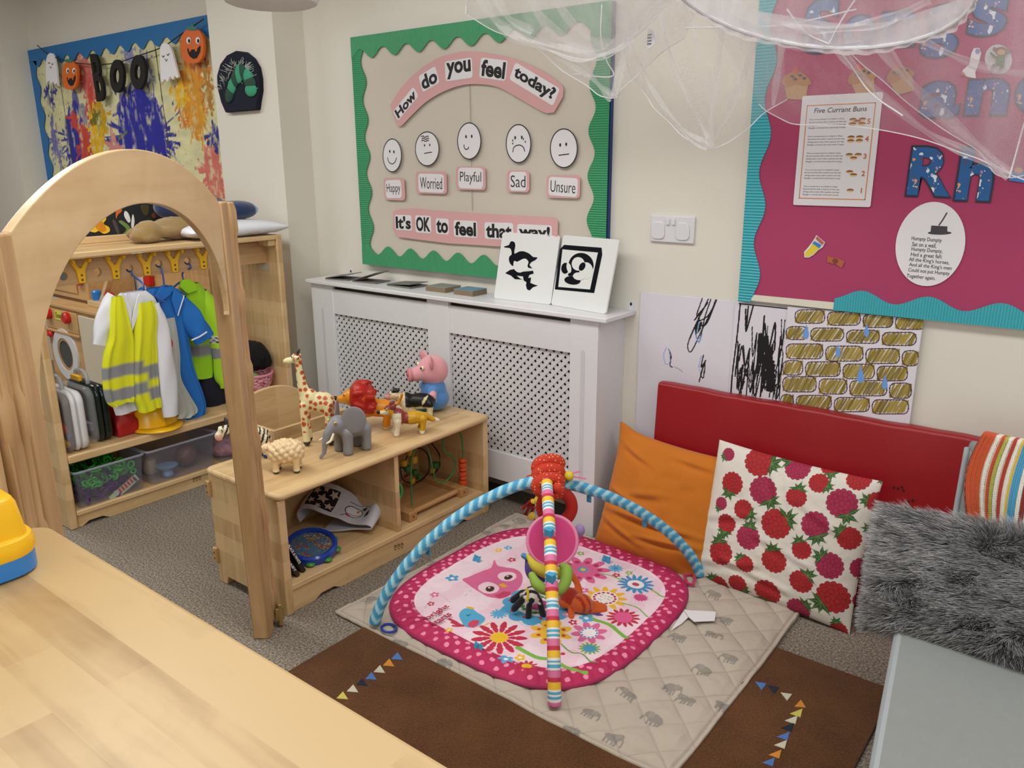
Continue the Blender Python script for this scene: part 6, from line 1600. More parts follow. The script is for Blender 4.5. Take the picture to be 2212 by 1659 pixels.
# green and yellow rattle beside the divider
rt = thing('rattle', 'green and yellow rattle tucked beside the shelf divider', 'rattle', (-2.24, 2.085, BB))
b = MB(); b.tube([(-2.225+.0*a, 2.082+.020*math.cos(a), BB+.155+.032*math.sin(a)) for a in np.linspace(0, 2*PI, 21)[:-1]], .007, 8, True); part('green_ring', b, mat('green_plastic', '#2f8f4a', .3), rt)
b = MB(); b.prism([(2.066, BB), (2.080, BB), (2.086, BB+.05), (2.086, BB+.12), (2.070, BB+.12)], -2.232, -2.218, 'X'); part('yellow_handle', b, M_YEL, rt, bev=.003, smooth=False)
# ocean drum
dc = onZ(672, 1183, BB+.03)
drm = thing('ocean_drum', 'blue rimmed ocean drum with fish pattern lying on the shelf', 'drum', (dc[0], dc[1], BB))
Md = Matrix.Translation((0, 0, .035)) @ Matrix.Rotation(math.radians(12), 4, Vector((.62, -.3, 0)).normalized().cross(Vector((0, 0, -1))))
RD = .098
b = MB(); b.lathe([(RD*.80, -.004), (RD*.82, -.016), (RD*.93, -.022), (RD, -.014), (RD*1.02, 0), (RD, .014), (RD*.92, .021), (RD*.82, .016), (RD*.80, .004), (RD*.80, -.004)], n=48, M=Md); part('rim', b, mat('royal_blue_plastic', '#1740a8', .15, .02), drm, local=True)
b = MB(); b.lathe([(RD*.96, -.020), (RD*.99, -.015), (RD*1.0, -.006)], n=48, M=Md)
for k in range(9):
    a = 2*PI*k/9; b.ell(Md @ Vector((RD*.985*math.cos(a), RD*.985*math.sin(a), -.006)), (.018, .018, .009), None, 8)
part('green_wave_trim', b, mat('green_drum_trim', '#3f8a35', .3), drm, local=True)
cvd = Canvas(2*RD*.82, 2*RD*.82, 1100, '#4a6c86'); cvd.speck(260, .001, .0035, ['#b08a4a', '#8f7440', '#cbb06a', '#5a4a30'], (0, .16, .09, .16)); cvd.speck(60, .001, .003, ['#b08a4a', '#2f4a6a'])
for k in range(14):
    x, y = random.uniform(.02, .14), random.uniform(.02, .14); a = random.uniform(0, 3); cvd.ell(x, y, .009, .0045, '#8a4c3a', a); cvd.ell(x-.009*math.cos(a), y-.009*math.sin(a), .004, .005, '#a86a3a', a)
rad_ = RD*.82; keep = (cvd.U-rad_)**2+(cvd.V-rad_)**2 < (rad_*1.0)**2
mdn = np.array(Md)
def dfn(U, V):
    x, y, z = U-rad_, V-rad_, np.full_like(U, .006); return tuple(mdn[i][0]*x+mdn[i][1]*y+mdn[i][2]*z+mdn[i][3] for i in range(3))
adopt(cvd.mesh('drum_skin', dfn, keep), 'drum_skin', vcol('clear_printed_skin', .12, coat=.5), drm)
b = MB(); b.lathe([(0, -.008), (RD*.81, -.008)], n=40, M=Md); part('base_skin', b, mat('drum_base', '#2c4a70', .4), drm, local=True)
# black and white cloth book
q0 = onZ(668, 1128, BB); q1 = onZ(815, 1140, BB)
cbk = thing('cloth_book', 'folded black and white cloth book with stars on the shelf', 'cloth book', ((q0[0]+q1[0])/2, (q0[1]+q1[1])/2, BB))
prof = spline([(-.150, .035), (-.165, .055), (-.150, .075), (-.08, .088), (.0, .066), (.05, .044), (.09, .044), (.135, .058), (.155, .050), (.150, .034), (.10, .022), (.03, .012), (-.05, .010)], 8)
P_ = np.array(prof); seglen = np.r_[0, np.cumsum(np.hypot(*np.diff(P_, axis=0).T))]; LS = seglen[-1]; WS = .15
cvb = Canvas(LS, WS, 900, '#c9cbd6')
def star(cx, cy, r, a0, col): cvb.poly([(cx+(r if k % 2 == 0 else r*.45)*math.cos(a0+k*PI/5), cy+(r if k % 2 == 0 else r*.45)*math.sin(a0+k*PI/5)) for k in range(10)], col)
cvb.poly([(.065, .018), (.185, .018), (.185, .132), (.065, .132)], '#16161a')
for cx, cy, r, a in ((.125, .075, .030, .3), (.085, .045, .020, .9), (.085, .11, .022, .1), (.165, .045, .022, .5), (.165, .11, .022, 1.0), (.125, .125, .016, .4), (.125, .026, .016, .0)): star(cx, cy, r, a, '#c9b8ae')
cvb.ell(.262, .07, .040, .032, '#16161a'); cvb.ell(.262, .07, .036, .028, '#dfe0e6'); star(.30, .105, .018, .2, '#16161a'); cvb.ell(.245, .04, .010, .006, '#c63a3a'); cvb.line([(.22, .02), (.24, .05), (.30, .06)], .003, '#16161a'); cvb.line([(.23, .11), (.29, .13), (.33, .11)], .003, '#16161a'); cvb.poly([(.315, .05), (.335, .06), (.335, .085), (.32, .08)], '#16161a')
ang = math.atan2(q1[1]-q0[1], q1[0]-q0[0]); ca, sa = math.cos(ang), math.sin(ang)
def cfn(U, V):
    x = np.interp(U, seglen, P_[:, 0]); z = np.interp(U, seglen, P_[:, 1]); y = V-WS/2+.01*np.sin(U*30)
    return x*ca-y*sa, x*sa+y*ca, z+(.010*np.sin(V*30+U*12)+.45*(y+WS/2))*np.clip((z-.03)/.05, 0, 1)
o = adopt(cvb.mesh('cloth_pages', cfn), 'cloth_pages', vcol('crinkle_cloth', .7, .2, 200), cbk); mods(o, solid=.006)
b = MB(); b.box(-.04, .0, -.09, -.075, .0, .006); b.box(-.02, .006, -.115, -.085, .006, .012); part('fabric_tag', b, M_PAPER, cbk, local=True); 
b = MB(); b.box(-.06, .06, .03, .10, .0, .055); part('red_back_page', b, mat('red_star_cloth', '#b5402c', .8), cbk, local=True, bev=.012)
# two leaning board books
def lean_book(label, yb, zt, yt, th, xf, dep, txt, cover):
    t = thing('board_book', label, 'book', (xf-dep/2, yb, BB), 0, 'books leaning inside the low shelf')
    L_ = math.hypot(yt-yb, zt); a = math.atan2(yb-yt, zt)
    M_ = Matrix.Translation((xf, yb, BB)) @ Matrix.Rotation(a, 4, 'X')
    b = MB(); b.box(-dep, 0, 0, th, 0, L_, M_); part('cover', b, cover, t, bev=.002)
    b = MB(); b.box(-dep-.001, -.004, .003, th-.003, .002, L_+.0008, M_); part('pages', b, M_PAPER, t)
    if txt:
        up = M_.to_3x3() @ Vector((0, 0, 1)); sd = M_.to_3x3() @ Vector((0, 1, 0)); c_ = M_ @ Vector((.0008, th/2, L_*.60))
        b = MB(); fit(b, txt, c_, L_*.62, th*.62, 0, tuple(-up), tuple(sd), weight=.02, depth=.0004); part('lettering', b, M_PAPER, t, smooth=False)
    return t
lean_book('black board book with white spine lettering leaning on the shelf side', 1.598, .142, 1.533, .016, -2.225, .15, 'BLACK & WHITE', mat('glossy_black_cover', '#15151a', .25))
lean_book('short dark board book closest to the shelf side panel', 1.566, .085, 1.522, .014, -2.215, .13, 'BABY', mat('dark_patterned_cover', '#2a2426', .35, .3, 60))

# ================================================================ wooden box behind the shelf
wb = thing('wooden_box', 'wooden box with handle slot and curved back behind the giraffe', 'wooden box', (-2.85, 2.13, 0))
b = MB()                                            # front board with a slot: four pieces around the hole
sy0, sy1, sz0, sz1 = 1.975, 2.055, .385, .415
xa, xb = -2.79, -2.77
yv = [1.90, sy0, sy1, 2.30]; zv = [0, sz0, sz1, .455]
for i in range(3):
    for j in range(3):
        if i == 1 and j == 1: continue
        b.box(xa, xb, yv[i], yv[i+1], zv[j], zv[j+1])
bmesh.ops.remove_doubles(b.bm, verts=b.bm.verts, dist=1e-5)
part('front_board', b, M_MAPLE_Y, wb, smooth=False)
b = MB(); b.box(-3.08, -2.79, 1.90, 1.92, 0, .455); part('end_board', b, M_MAPLE_X, wb, bev=.003)
b = MB(); b.box(-3.08, -2.79, 2.28, 2.30, 0, .455); part('end_board', b, M_MAPLE_X, wb, bev=.003)
b = MB(); b.prism([(1.90, 0), (1.90, .47)]+arc(2.10, .44, .20, 165, 15, 14, .115)+[(2.30, .47), (2.30, 0)], -3.08, -3.06, 'X'); part('curved_back', b, M_MAPLE_Y, wb, bev=.004, smooth=False)
b = MB(); b.box(-3.06, -2.79, 1.92, 2.28, .10, .115); part('base_board', b, M_MAPLE_Y, wb)
# ================================================================ rug and quilt
def fibre(name, c1, c2, scale=220, bump=.7):
    m, nt, bs = _new(name); N, L = nt.nodes.new, nt.links.new
    tc = N('ShaderNodeTexCoord'); n1 = N('ShaderNodeTexNoise'); n1.inputs['Scale'].default_value = scale; n1.inputs['Detail'].default_value = 4; L(tc.outputs['Object'], n1.inputs['Vector'])
    n2 = N('ShaderNodeTexNoise'); n2.inputs['Scale'].default_value = 7; n2.inputs['Detail'].default_value = 3; L(tc.outputs['Object'], n2.inputs['Vector'])
    ad = N('ShaderNodeMath'); ad.operation = 'MULTIPLY_ADD'; ad.inputs[1].default_value = .5; L(n2.outputs['Fac'], ad.inputs[0]); L(n1.outputs['Fac'], ad.inputs[2])
    r = N('ShaderNodeValToRGB'); e = r.color_ramp.elements; e[0].position = .45; e[0].color = hx(c1)+(1,); e[1].position = 1.0; e[1].color = hx(c2)+(1,)
    L(ad.outputs[0], r.inputs[0]); L(r.outputs[0], bs.inputs['Base Color']); bs.inputs['Roughness'].default_value = .95; bs.inputs['Specular IOR Level'].default_value = .1
    bs.inputs['Sheen Weight'].default_value = .15; _bump(nt, bs, n1.outputs['Fac'], bump, .004); return m
rug = thing('rug', 'brown rug with coloured bunting triangles under the quilt', 'rug', (-1.15, 1.35, 0))
b = MB(); b.box(-1.910, -.385, .36, 2.345, .0005, .010); part('pile', b, fibre('brown_pile', '#3d2512', '#6c4627'), rug, bev=.004)
BUNT = {'blue': '#4f78b8', 'orange': '#d08a35', 'white': '#c9c6b4', 'navy': '#1f2638', 'lime': '#c9c05a'}
for px, py, c, s in ((857, 1417, 'blue', 1), (839, 1431, 'orange', 1), (819, 1445, 'white', 1), (801, 1460, 'blue', 1), (781, 1473, 'navy', 1), (761, 1487, 'white', 1), (739, 1502, 'lime', 1),
                     (1643, 1480, 'blue', 0), (1670, 1488, 'navy', 0), (1698, 1503, 'white', 0), (1728, 1520, 'orange', 1), (1720, 1539, 'lime', 2), (1709, 1554, 'white', 2), (1701, 1570, 'navy', 2), (1692, 1589, 'blue', 2), (1686, 1607, 'white', 2), (1674, 1628, 'orange', 2), (1660, 1645, 'blue', 2)):
    T_ = {1: [(-12, 7), (13, 9), (2, -8)], 0: [(-12, -7), (13, -3), (2, 11)], 2: [(-14, 3), (14, -8), (9, 11)]}[s]
    b = MB(); b.prism([onZ(px+a, py+d, .010)[:2] for a, d in T_], .0098, .0112, 'Z'); part('bunting_flag', b, fibre('bunting_'+c, BUNT[c], BUNT[c]) if 'bunting_'+c not in MATS else MATS['bunting_'+c], rug, smooth=False)

QX0, QX1, QY0, QY1 = -2.05, -.748, 1.592, 2.632
cv = Canvas(QX1-QX0, QY1-QY0, 400, '#b8ada0')
def quilt_el(px, py, flip=1):
    x, y, _ = onZ(px, py, .02); x -= QX0; y -= QY0; k = .024; c = '#8f8981'
    cv.ell(x, y, k*.95, k*.62, c); cv.ell(x+flip*k*.95, y+k*.25, k*.45, k*.45, c); cv.ell(x+flip*k*.62, y+k*.3, k*.35, k*.5, '#98928a')
    for d in (-.6, -.15, .35, .7): cv.poly([(x+k*(d-.14), y-k*.2), (x+k*(d+.14), y-k*.2), (x+k*(d+.14), y-k*1.15), (x+k*(d-.14), y-k*1.15)], c)
    cv.line([(x+flip*k*1.25, y+k*.2), (x+flip*k*1.5, y-k*.3), (x+flip*k*1.45, y-k*.9)], k*.22, c)
for a, d in ((60, 880), (425, 652), (545, 622), (865, 445), (750, 475), (215, 1125), (475, 1245), (1905, 1110), (2100, 1085), (2120, 850), (2045, 1305), (1845, 1400), (1600, 1440), (1365, 1550), (2160, 1500), (2200, 1240), (330, 760), (1990, 960), (2190, 1000), (1240, 1640), (1750, 1590), (1500, 1690), (1950, 1480), (640, 560), (960, 410)):
    quilt_el(780+a/2.765, 980+d/2.765, random.choice((1, -1)))
def qz(U, V):
    p = .145; a, d = (U+V)/p, (U-V)/p
    q = np.abs(np.sin(PI*a)*np.sin(PI*d))**.45
    e = np.minimum(np.minimum(U, cv.w-U), np.minimum(V, cv.h-V))
    return .0165+.013*q*np.clip((e-.015)/.03, 0, 1)+.005*(noise2(U, V, 7, 4)-.5)+.011*(noise2(U, V, 20, 8)-.5)*q-.004*np.exp(-((e-.014)/.003)**2)
def qxy(U, V):
    wx = .012*(noise2(U, V, 2.2, 12)-.5)*2; wy = .016*(noise2(U, V, 1.8, 13)-.5)*2
    return QX0+U+wx, QY0+V+wy, qz(U, V)
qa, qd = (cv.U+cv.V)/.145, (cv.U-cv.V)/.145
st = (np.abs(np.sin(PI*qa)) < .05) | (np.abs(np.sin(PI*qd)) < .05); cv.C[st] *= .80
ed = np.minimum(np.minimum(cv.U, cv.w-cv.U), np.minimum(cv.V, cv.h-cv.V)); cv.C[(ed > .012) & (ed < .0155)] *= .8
o = adopt(cv.mesh('quilted_blanket', lambda U, V: (lambda x, y, z: (x+1.4, y-2.1, z))(*qxy(U, V)), back=(0, 0, -.010)), 'quilted_blanket', vcol('cotton_quilt', .85, .2, 400), None, (-1.4, 2.1, 0))
tag(o, 'taupe quilted blanket printed with grey elephants under the play gym', 'blanket')

# ================================================================ play gym
PCX, PCY, PA, PB = -1.533, 2.115, .462, .478
gym = thing('play_gym', 'pink baby play gym with blue and striped arches on the quilt', 'play gym', (PCX, PCY, 0))
cv = Canvas(2*PA, 2*PB, 560, '#b92a5c')
X_, Y_ = cv.U-PA, cv.V-PB
se = lambda a, d, n: (np.abs(X_/a)**n+np.abs(Y_/d)**n)
outer, inner = se(PA, PB, 3.4), se(PA-.070, PB-.085, 3.6)
rs = random.Random(3)                                   # polka dots on the border, rows following its outline
for ring_, (da, db) in enumerate(((.020, .024), (.043, .050), (.062, .073))):
    n_ = 56
    for k in range(n_):
        t = 2*PI*(k+.5*(ring_ % 2))/n_; c, s = math.cos(t), math.sin(t)
        a_, d_ = PA-da, PB-db; r = 1/((abs(c/a_)**3.4+abs(s/d_)**3.4)**(1/3.4))
        cv.ell(PA+r*c+rs.uniform(-.004, .004), PB+r*s+rs.uniform(-.004, .004), .0085, .0085, '#f08fb2')
ins = inner < 1
cv.C[ins] = hx('#f1dbe6')
zz = (np.floor((cv.U+.02*np.abs(((cv.V*18) % 2)-1))*16) % 3 == 0) & ins; cv.C[zz] = hx('#efd0df')
G3 = lambda a, d: (780+a/2.765, 980+d/2.765)
def Q(a, d):
    p = onZ(*G3(a, d), .03); return (p[0]-PCX+PA, p[1]-PCY+PB)
def flower(a, d, R_, n, col, cc, cr=.35, pw=.36, rot=0, dots=None):
    x, y = Q(a, d)
    for k in range(n):
        t = rot+2*PI*k/n; cv.ell(x+R_*.60*math.cos(t), y+R_*.60*math.sin(t), R_*.42, R_*min(pw, 1.72/n), col, t)
        if dots: cv.ell(x+R_*.62*math.cos(t), y+R_*.62*math.sin(t), R_*.10, R_*.10, dots)
    cv.ell(x, y, R_*cr, R_*cr, cc)
def stem(pts, wd=.010, col='#7cb84a'): cv.line(spline([Q(*p) for p in pts], 6), wd, col)
stem([(935, 1165), (1040, 1220), (1150, 1245), (1250, 1300), (1340, 1325)], .016); stem([(1290, 950), (1380, 1000), (1480, 1030), (1540, 1080), (1585, 1112)], .016); stem([(1195, 1145), (1260, 1200), (1320, 1205), (1370, 1255), (1410, 1262)], .006, '#6aa046')
stem([(1400, 715), (1500, 735), (1570, 770)], .007); stem([(1720, 810), (1770, 840), (1808, 862)], .007); stem([(1540, 895), (1600, 910), (1650, 925), (1690, 960), (1712, 985)], .006)
for pts in ([(300, 900), (350, 960), (450, 850), (540, 900)], [(620, 860), (780, 720), (950, 600)], [(920, 1000), (1000, 1040), (1100, 1000)], [(1640, 700), (1560, 760)]):
    q = spline([Q(*p) for p in pts], 12)
    for k in range(0, len(q)-1, 2): cv.line([q[k], q[k+1]], .0022, '#b9a4b4')
# owl
owl = [Q(*p) for p in spline([(795, 640), (815, 668), (870, 682), (930, 700), (965, 745), (950, 805), (900, 845), (840, 868), (760, 862), (690, 825), (645, 795), (605, 760), (650, 742), (720, 715), (775, 690)], 4, True)]
cv.poly(owl, '#dc6d9c'); cv.poly([Q(*p) for p in ((795, 855), (850, 828), (895, 830), (890, 850), (830, 868))], '#c8466f')
for a, d, k in ((872, 738, 1), (762, 810, 1.1)):
    x, y = Q(a, d); cv.ell(x, y, .036*k, .034*k, '#f3d5e1'); cv.ell(*Q(a+8, d+6), .015, .018, '#4a2a22'); cv.ell(*Q(a+3, d), .004, .004, '#ffffff')
cv.poly([Q(*p) for p in ((822, 790), (845, 778), (880, 796), (850, 808))], '#e8b02c')
# bird
cv.poly([Q(*p) for p in spline([(585, 970), (610, 935), (660, 930), (690, 955), (740, 985), (725, 1020), (680, 1048), (625, 1048), (600, 1010)], 4, True)], '#55afd8')
cv.poly([Q(*p) for p in spline([(635, 1035), (660, 1005), (705, 1005), (700, 1030), (670, 1050)], 4, True)], '#cf4a68')
for e in ((530, 1000), (545, 1020), (552, 1040)): cv.line([Q(610, 1040), Q(*e)], .012, '#c2364f')
cv.line([Q(630, 968), Q(642, 974), Q(652, 966)], .004, '#2a4a6a'); cv.ell(*Q(652, 928), .016, .006, '#e8b02c', .3); cv.line([Q(700, 1045), Q(740, 1035), Q(765, 1020)], .006, '#e8b02c')
x, y = Q(1045, 920)
cv.ell(x, y, .115, .105, '#4ea6d2')
for k in range(11): cv.ell(x+.095*math.cos(k*2*PI/11), y+.09*math.sin(k*2*PI/11), .032, .032, '#4ea6d2')
cv.ell(x, y+.01, .078, .072, '#f4f0f2')
for k in range(16): cv.ell(x+.058*math.cos(k*PI/8), y+.012+.054*math.sin(k*PI/8), .009, .011, '#4a9a50', k*PI/8)
cv.ell(x, y+.012, .036, .034, '#c24684')
flower(825, 1105, .092, 13, '#c2304c', '#efc02c', .33, .50, .1); 
for k in range(13):
    t = .1+2*PI*(k+.5)/13; x, y = Q(825, 1105); cv.line([(x+.03*math.cos(t), y+.03*math.sin(t)), (x+.055*math.cos(t), y+.055*math.sin(t))], .0035, '#f6dfe6'); cv.ell(x+.056*math.cos(t), y+.056*math.sin(t), .005, .005, '#f6dfe6')
flower(1135, 1075, .072, 8, '#efbf35', '#5aa8c0', .14, .46, .2, '#c24a3a'); flower(1325, 700, .105, 10, '#db6596', '#4f9fc0', .20, .42, 0, '#b62f62'); cv.ell(*Q(1325, 700), .010, .010, '#efc02c')
flower(1640, 785, .068, 15, '#4593c8', '#f2eef0', .45, .5, .1); cv.ell(*Q(1640, 785), .014, .012, '#c24466')
flower(1455, 870, .080, 12, '#f0bd32', '#f6f0ee', .60, .62)
for k in range(14): x, y = Q(1455, 870); cv.ell(x+.038*math.cos(k*PI/7), y+.038*math.sin(k*PI/7), .005, .007, '#b82c4c', k*PI/7); cv.ell(x+.02*math.cos(k*1.3), y+.02*math.sin(k*2.1), .002, .002, '#3a3a3a')
flower(1565, 988, .058, 14, '#c2304c', '#de5e92', .55, .55); flower(1362, 1075, .060, 8, '#dd6c9c', '#f6eef2', .5, .62)
for k in range(12): x, y = Q(1362, 1075); cv.ell(x+.026*math.cos(k*PI/6), y+.026*math.sin(k*PI/6), .0035, .005, '#4593c8', k*PI/6)
flower(1365, 1170, .036, 13, '#7fae4a', '#4aa0c8', .6, .4); flower(825, 965, .032, 12, '#5aaedb', '#5aaedb', .3, .5); flower(990, 1285, .036, 11, '#c2304c', '#efc02c', .45, .5); flower(1520, 690, .030, 11, '#5aaedb', '#4a90c0', .3, .5); flower(1670, 865, .028, 14, '#d24e88', '#d24e88', .8, .5)
for a, d, r, c1, c2 in ((865, 1240, .026, '#5aaedb', '#f6eef2'), (950, 1225, .018, '#efc02c', '#f6eef2'), (545, 750, .026, '#4f9fd0', '#f6eef2'), (440, 850, .018, '#dd6c9c', '#f6eef2'), (418, 905, .014, '#c2304c', '#f6eef2'), (900, 640, .018, '#c2304c', '#f6eef2'), (880, 568, .018, '#5aaedb', '#f6eef2'), (820, 582, .016, '#efc02c', '#f6eef2'), (525, 1070, .015, '#efc02c', '#f6eef2'),
                       (1235, 970, .020, '#dd8cae', '#f6eef2'), (1265, 1018, .016, '#c2304c', '#f6eef2'), (1345, 995, .026, '#5aaedb', '#f6eef2'), (1330, 825, .020, '#dd6c9c', '#f6eef2'), (1525, 730, .016, '#c2304c', '#f6eef2'), (1600, 720, .015, '#8fbc5a', '#f6eef2'), (1312, 602, .016, '#7fae4a', '#f6eef2')):
    flower(a, d, r, 5, c1, c2, .3, .36)
for a, d in ((890, 882), (900, 943), (975, 985), (1072, 995), (1205, 1205)): cv.ell(*Q(a, d), .008, .007, '#c2304c')
def pz(U, V):
    e = np.clip((1-outer)/.14, 0, 1)**.5; bd = np.clip((inner-1)/.25, 0, 1)
    wr = .010*(noise2(U, V, 9, 21)-.5)+.006*(noise2(U, V, 22, 22)-.5)
    ru = .0018*np.sin(np.arctan2(Y_, X_)*95)*np.clip(bd*1.5, 0, 1)*(outer < 1)
    return .028+.012*e*(.6+.6*np.clip(np.sin(PI*np.clip((inner-.9)/.8, 0, 1)), 0, 1))+wr*e+ru*e
o = adopt(cv.mesh('play_mat', lambda U, V: (U-PA, V-PB, pz(U, V)), outer < 1.0), 'play_mat', vcol('printed_play_mat', .75, .15, 500), gym)
b = MB(); b.tube([(PA*.998*math.copysign(abs(math.cos(t))**(2/3.4), math.cos(t)), PB*.998*math.copysign(abs(math.sin(t))**(2/3.4), math.sin(t)), .028) for t in np.linspace(0, 2*PI, 121)[:-1]], .006, 8, True); part('piping', b, mat('magenta_piping', '#9c2456', .8), o, local=True)
for ln, (a0, d0), (a1, d1), h in (('bright', (392, 1012), (520, 932), .030), ('starts', (424, 1048), (532, 980), .023)):
    p0, p1 = onZ(*G3(a0, d0), .03), onZ(*G3(a1, d1), .03); ux = Vector((p1[0]-p0[0], p1[1]-p0[1], 0)); L_ = ux.length; ux.normalize(); uy = Vector((-ux.y, ux.x, 0))
    b = MB(); fit(b, ln, ((p0[0]+p1[0])/2, (p0[1]+p1[1])/2, 0.0465), L_, h, 0, tuple(ux), tuple(uy), weight=.016, depth=.0006)
    part('lettering', b, mat('crimson_print', '#b02048', .6), o, smooth=False)
lab = [onZ(*G3(*p), .045) for p in ((1850, 1040), (1935, 915), (1990, 930), (1915, 1000))]; lb2 = [onZ(*G3(*p), .05) for p in ((1930, 920), (2120, 930), (2112, 985), (1990, 990), (1960, 965))]
b = MB(); b.prism([p[:2] for p in lab], .034, .0355, 'Z'); b.prism([p[:2] for p in lb2], .040, .0415, 'Z'); part('care_label', b, M_PAPER, gym, smooth=False)
# arches
def arch_path(p0, p1, h, n=160, sk=0):
    out = []
    for i in range(n+1):
        t = PI*i/n; c = -math.cos(t); s = math.sin(t)
        f = (1+math.copysign(abs(c)**1.25, c))/2; f += sk*math.sin(PI*f)
        out.append(Vector((p0[0]+(p1[0]-p0[0])*f, p0[1]+(p1[1]-p0[1])*f, 0.026+h*s**1.4)))
    return out
def arch_tube(name, path, r, colf, seq):
    n = 24; S_ = [0]
    for a, d in zip(path, path[1:]): S_.append(S_[-1]+(d-a).length)
    m = int(S_[-1]/.0025); P = []; ss = np.linspace(0, S_[-1], m)
    arr = np.array([tuple(p) for p in path]); P = np.stack([np.interp(ss, S_, arr[:, k]) for k in range(3)], -1)
    T_ = np.gradient(P, axis=0); T_ /= np.linalg.norm(T_, axis=1)[:, None]
    side = np.cross(T_[m//2], [0, 0, 1.0]); side /= np.linalg.norm(side); up = np.cross(side, T_)
    a = np.linspace(0, 2*PI, n, endpoint=False)
    rr = r*(1+.03*np.sin(ss*60))*np.clip(np.minimum(ss, ss[-1]-ss)/.012+.35, .35, 1)
    co = P[:, None, :]+rr[:, None, None]*(np.cos(a)[None, :, None]*side[None, None, :]+np.sin(a)[None, :, None]*up[:, None, :])
    idx = np.arange(m*n).reshape(m, n); F = np.stack([idx[:-1], np.roll(idx, -1, 1)[:-1], np.roll(idx, -1, 1)[1:], idx[1:]], -1).reshape(-1, 4)
    SS, AA = np.meshgrid(ss, a, indexing='ij')
    me = raw_mesh(name, co.reshape(-1, 3)-np.array(ROOT[gym.name]), F, colf(SS, AA).reshape(-1, 3))
    return adopt(me, name, vcol('printed_arch_fabric', .7, .15, 600), gym)
def chev(SS, AA):
    v = (SS+.016*np.abs(((AA/(PI/2)) % 2)-1)*1.4)/.036 % 1
    c = np.empty(SS.shape+(3,)); c[:] = hx('#4b9fcb'); c[v < .36] = hx('#a9d9ea'); c[(v >= .36) & (v < .5)] = hx('#7cc3dd'); return c
SEQ = [('#e07aa8', .020), ('#f0f0f0', .006), ('#5ab0d6', .008), ('#f0f0f0', .005), ('#5ab0d6', .007), ('#f0f0f0', .006), ('#f2c43a', .020), ('#c43a50', .012)]
def stripes(SS, AA):
    c = np.empty(SS.shape+(3,)); tot = sum(w_ for _, w_ in SEQ); v = SS % tot; a0 = 0
    for h_, w_ in SEQ: c[(v >= a0) & (v < a0+w_)] = hx(h_); a0 += w_
    return c
pathB = arch_path((-1.868, 1.612), (-1.136, 2.592), .46, sk=-.035)
pathS = arch_path((-1.137, 1.638), (-1.890, 2.590), .478)
aB = arch_tube('chevron_arch', pathB, .0195, chev, None); aS = arch_tube('striped_arch', pathS, .0195, stripes, None)
M_LOOP = mat('blue_ribbon', '#3f9cc8', .6)
def near(path, px, py):
    best = None
    for p in path:
        v = AX @ (np.array(p)-np.array([0, 0, CAM_H])); e = math.hypot(1106+FPX*v[0]/v[2]-px, 829.5+FPX*v[1]/v[2]-py)
        if best is None or e < best[0]: best = (e, p)
    return best[1]
for path, host, pts in ((pathB, aB, ((1268, 1068), (1388, 1115), (920, 1165))), (pathS, aS, ((1195, 1150), (1207, 1250)))):
    for px, py in pts:
        p = near(path, px, py); b = MB()
        if path is pathB: b.box(p.x-.009, p.x+.009, p.y-.003, p.y+.003, p.z-.048, p.z-.016)
        else: b.box(p.x-.004, p.x+.022, p.y-.026, p.y-.006, p.z-.012, p.z+.026)
        part('ribbon_loop', b, M_LOOP, host, bev=.002)
p = onZ(840, 1356, .03); b = MB(); b.tube([(p[0]+.028*math.cos(t), p[1]+.022*math.sin(t), .028) for t in np.linspace(0, 2*PI, 25)[:-1]], .0045, 8, True); part('clip_ring', b, mat('dark_blue_plastic', '#233c9c', .25), gym)
p = [onZ(px, py, .035) for px, py in ((1478, 1243), (1503, 1240), (1497, 1264), (1484, 1260))]; b = MB(); b.tube(p, .006, 8, True); part('clip_ring', b, mat('pink_plastic_link', '#c43a66', .3), gym)
for px, py in ((1028, 1213), (1308, 1214), (1030, 1405)):
    p = onZ(px, py, .035); b = MB(); b.tube([(p[0]-.01, p[1], .03), (p[0]-.008, p[1]+.01, .052), (p[0]+.008, p[1]+.012, .052), (p[0]+.01, p[1], .03)], .005, 6, flat=2); part('ribbon_loop', b, M_LOOP, o)

# ---- hanging toys
CAMV = Vector((0, 0, CAM_H))
def behind(path, px, py, k):
    """a point on the sight line of the photo, k times as far as the arch beside it"""
    p = near(path, px, py); d = Vector(ray(px, py)); t = (p-CAMV).length/d.length*k; return CAMV+d*t
def dotted(name, c1, c2, sc):
    m, nt, bs = _new(name); N, L = nt.nodes.new, nt.links.new
    tc = N('ShaderNodeTexCoord'); v = N('ShaderNodeTexVoronoi'); v.inputs['Scale'].default_value = sc; v.inputs['Randomness'].default_value = .45; L(tc.outputs['Object'], v.inputs['Vector'])
    r = N('ShaderNodeValToRGB'); r.color_ramp.interpolation = 'CONSTANT'; e = r.color_ramp.elements; e[0].color = hx(c2)+(1,); e[1].position = .22; e[1].color = hx(c1)+(1,)
    L(v.outputs['Distance'], r.inputs[0]); L(r.outputs[0], bs.inputs['Base Color']); bs.inputs['Roughness'].default_value = .8; return m
apx = (pathB[80]+pathS[80])/2; apx = CAMV+Vector(ray(1184, 1040))*((apx-CAMV).length/Vector(ray(1184, 1040)).length)
M_RDOT, M_RPL = dotted('red_dotted_fabric', '#c2341c', '#e2a878', 85), mat('red_plush', '#b5261a', .85, .08, 30)
sp = thing('spiral_toy', 'red dotted spiral toy coiled around the top of the play gym', 'toy', (apx.x, apx.y, apx.z))
hel = []
dh = (pathB[84]-pathB[76]).normalized(); sd = Vector((0, 0, 1)).cross(dh).normalized()
vd = (CAMV-apx); vd.z = 0; vd.normalize(); sd = Vector((-vd.y, vd.x, 0))
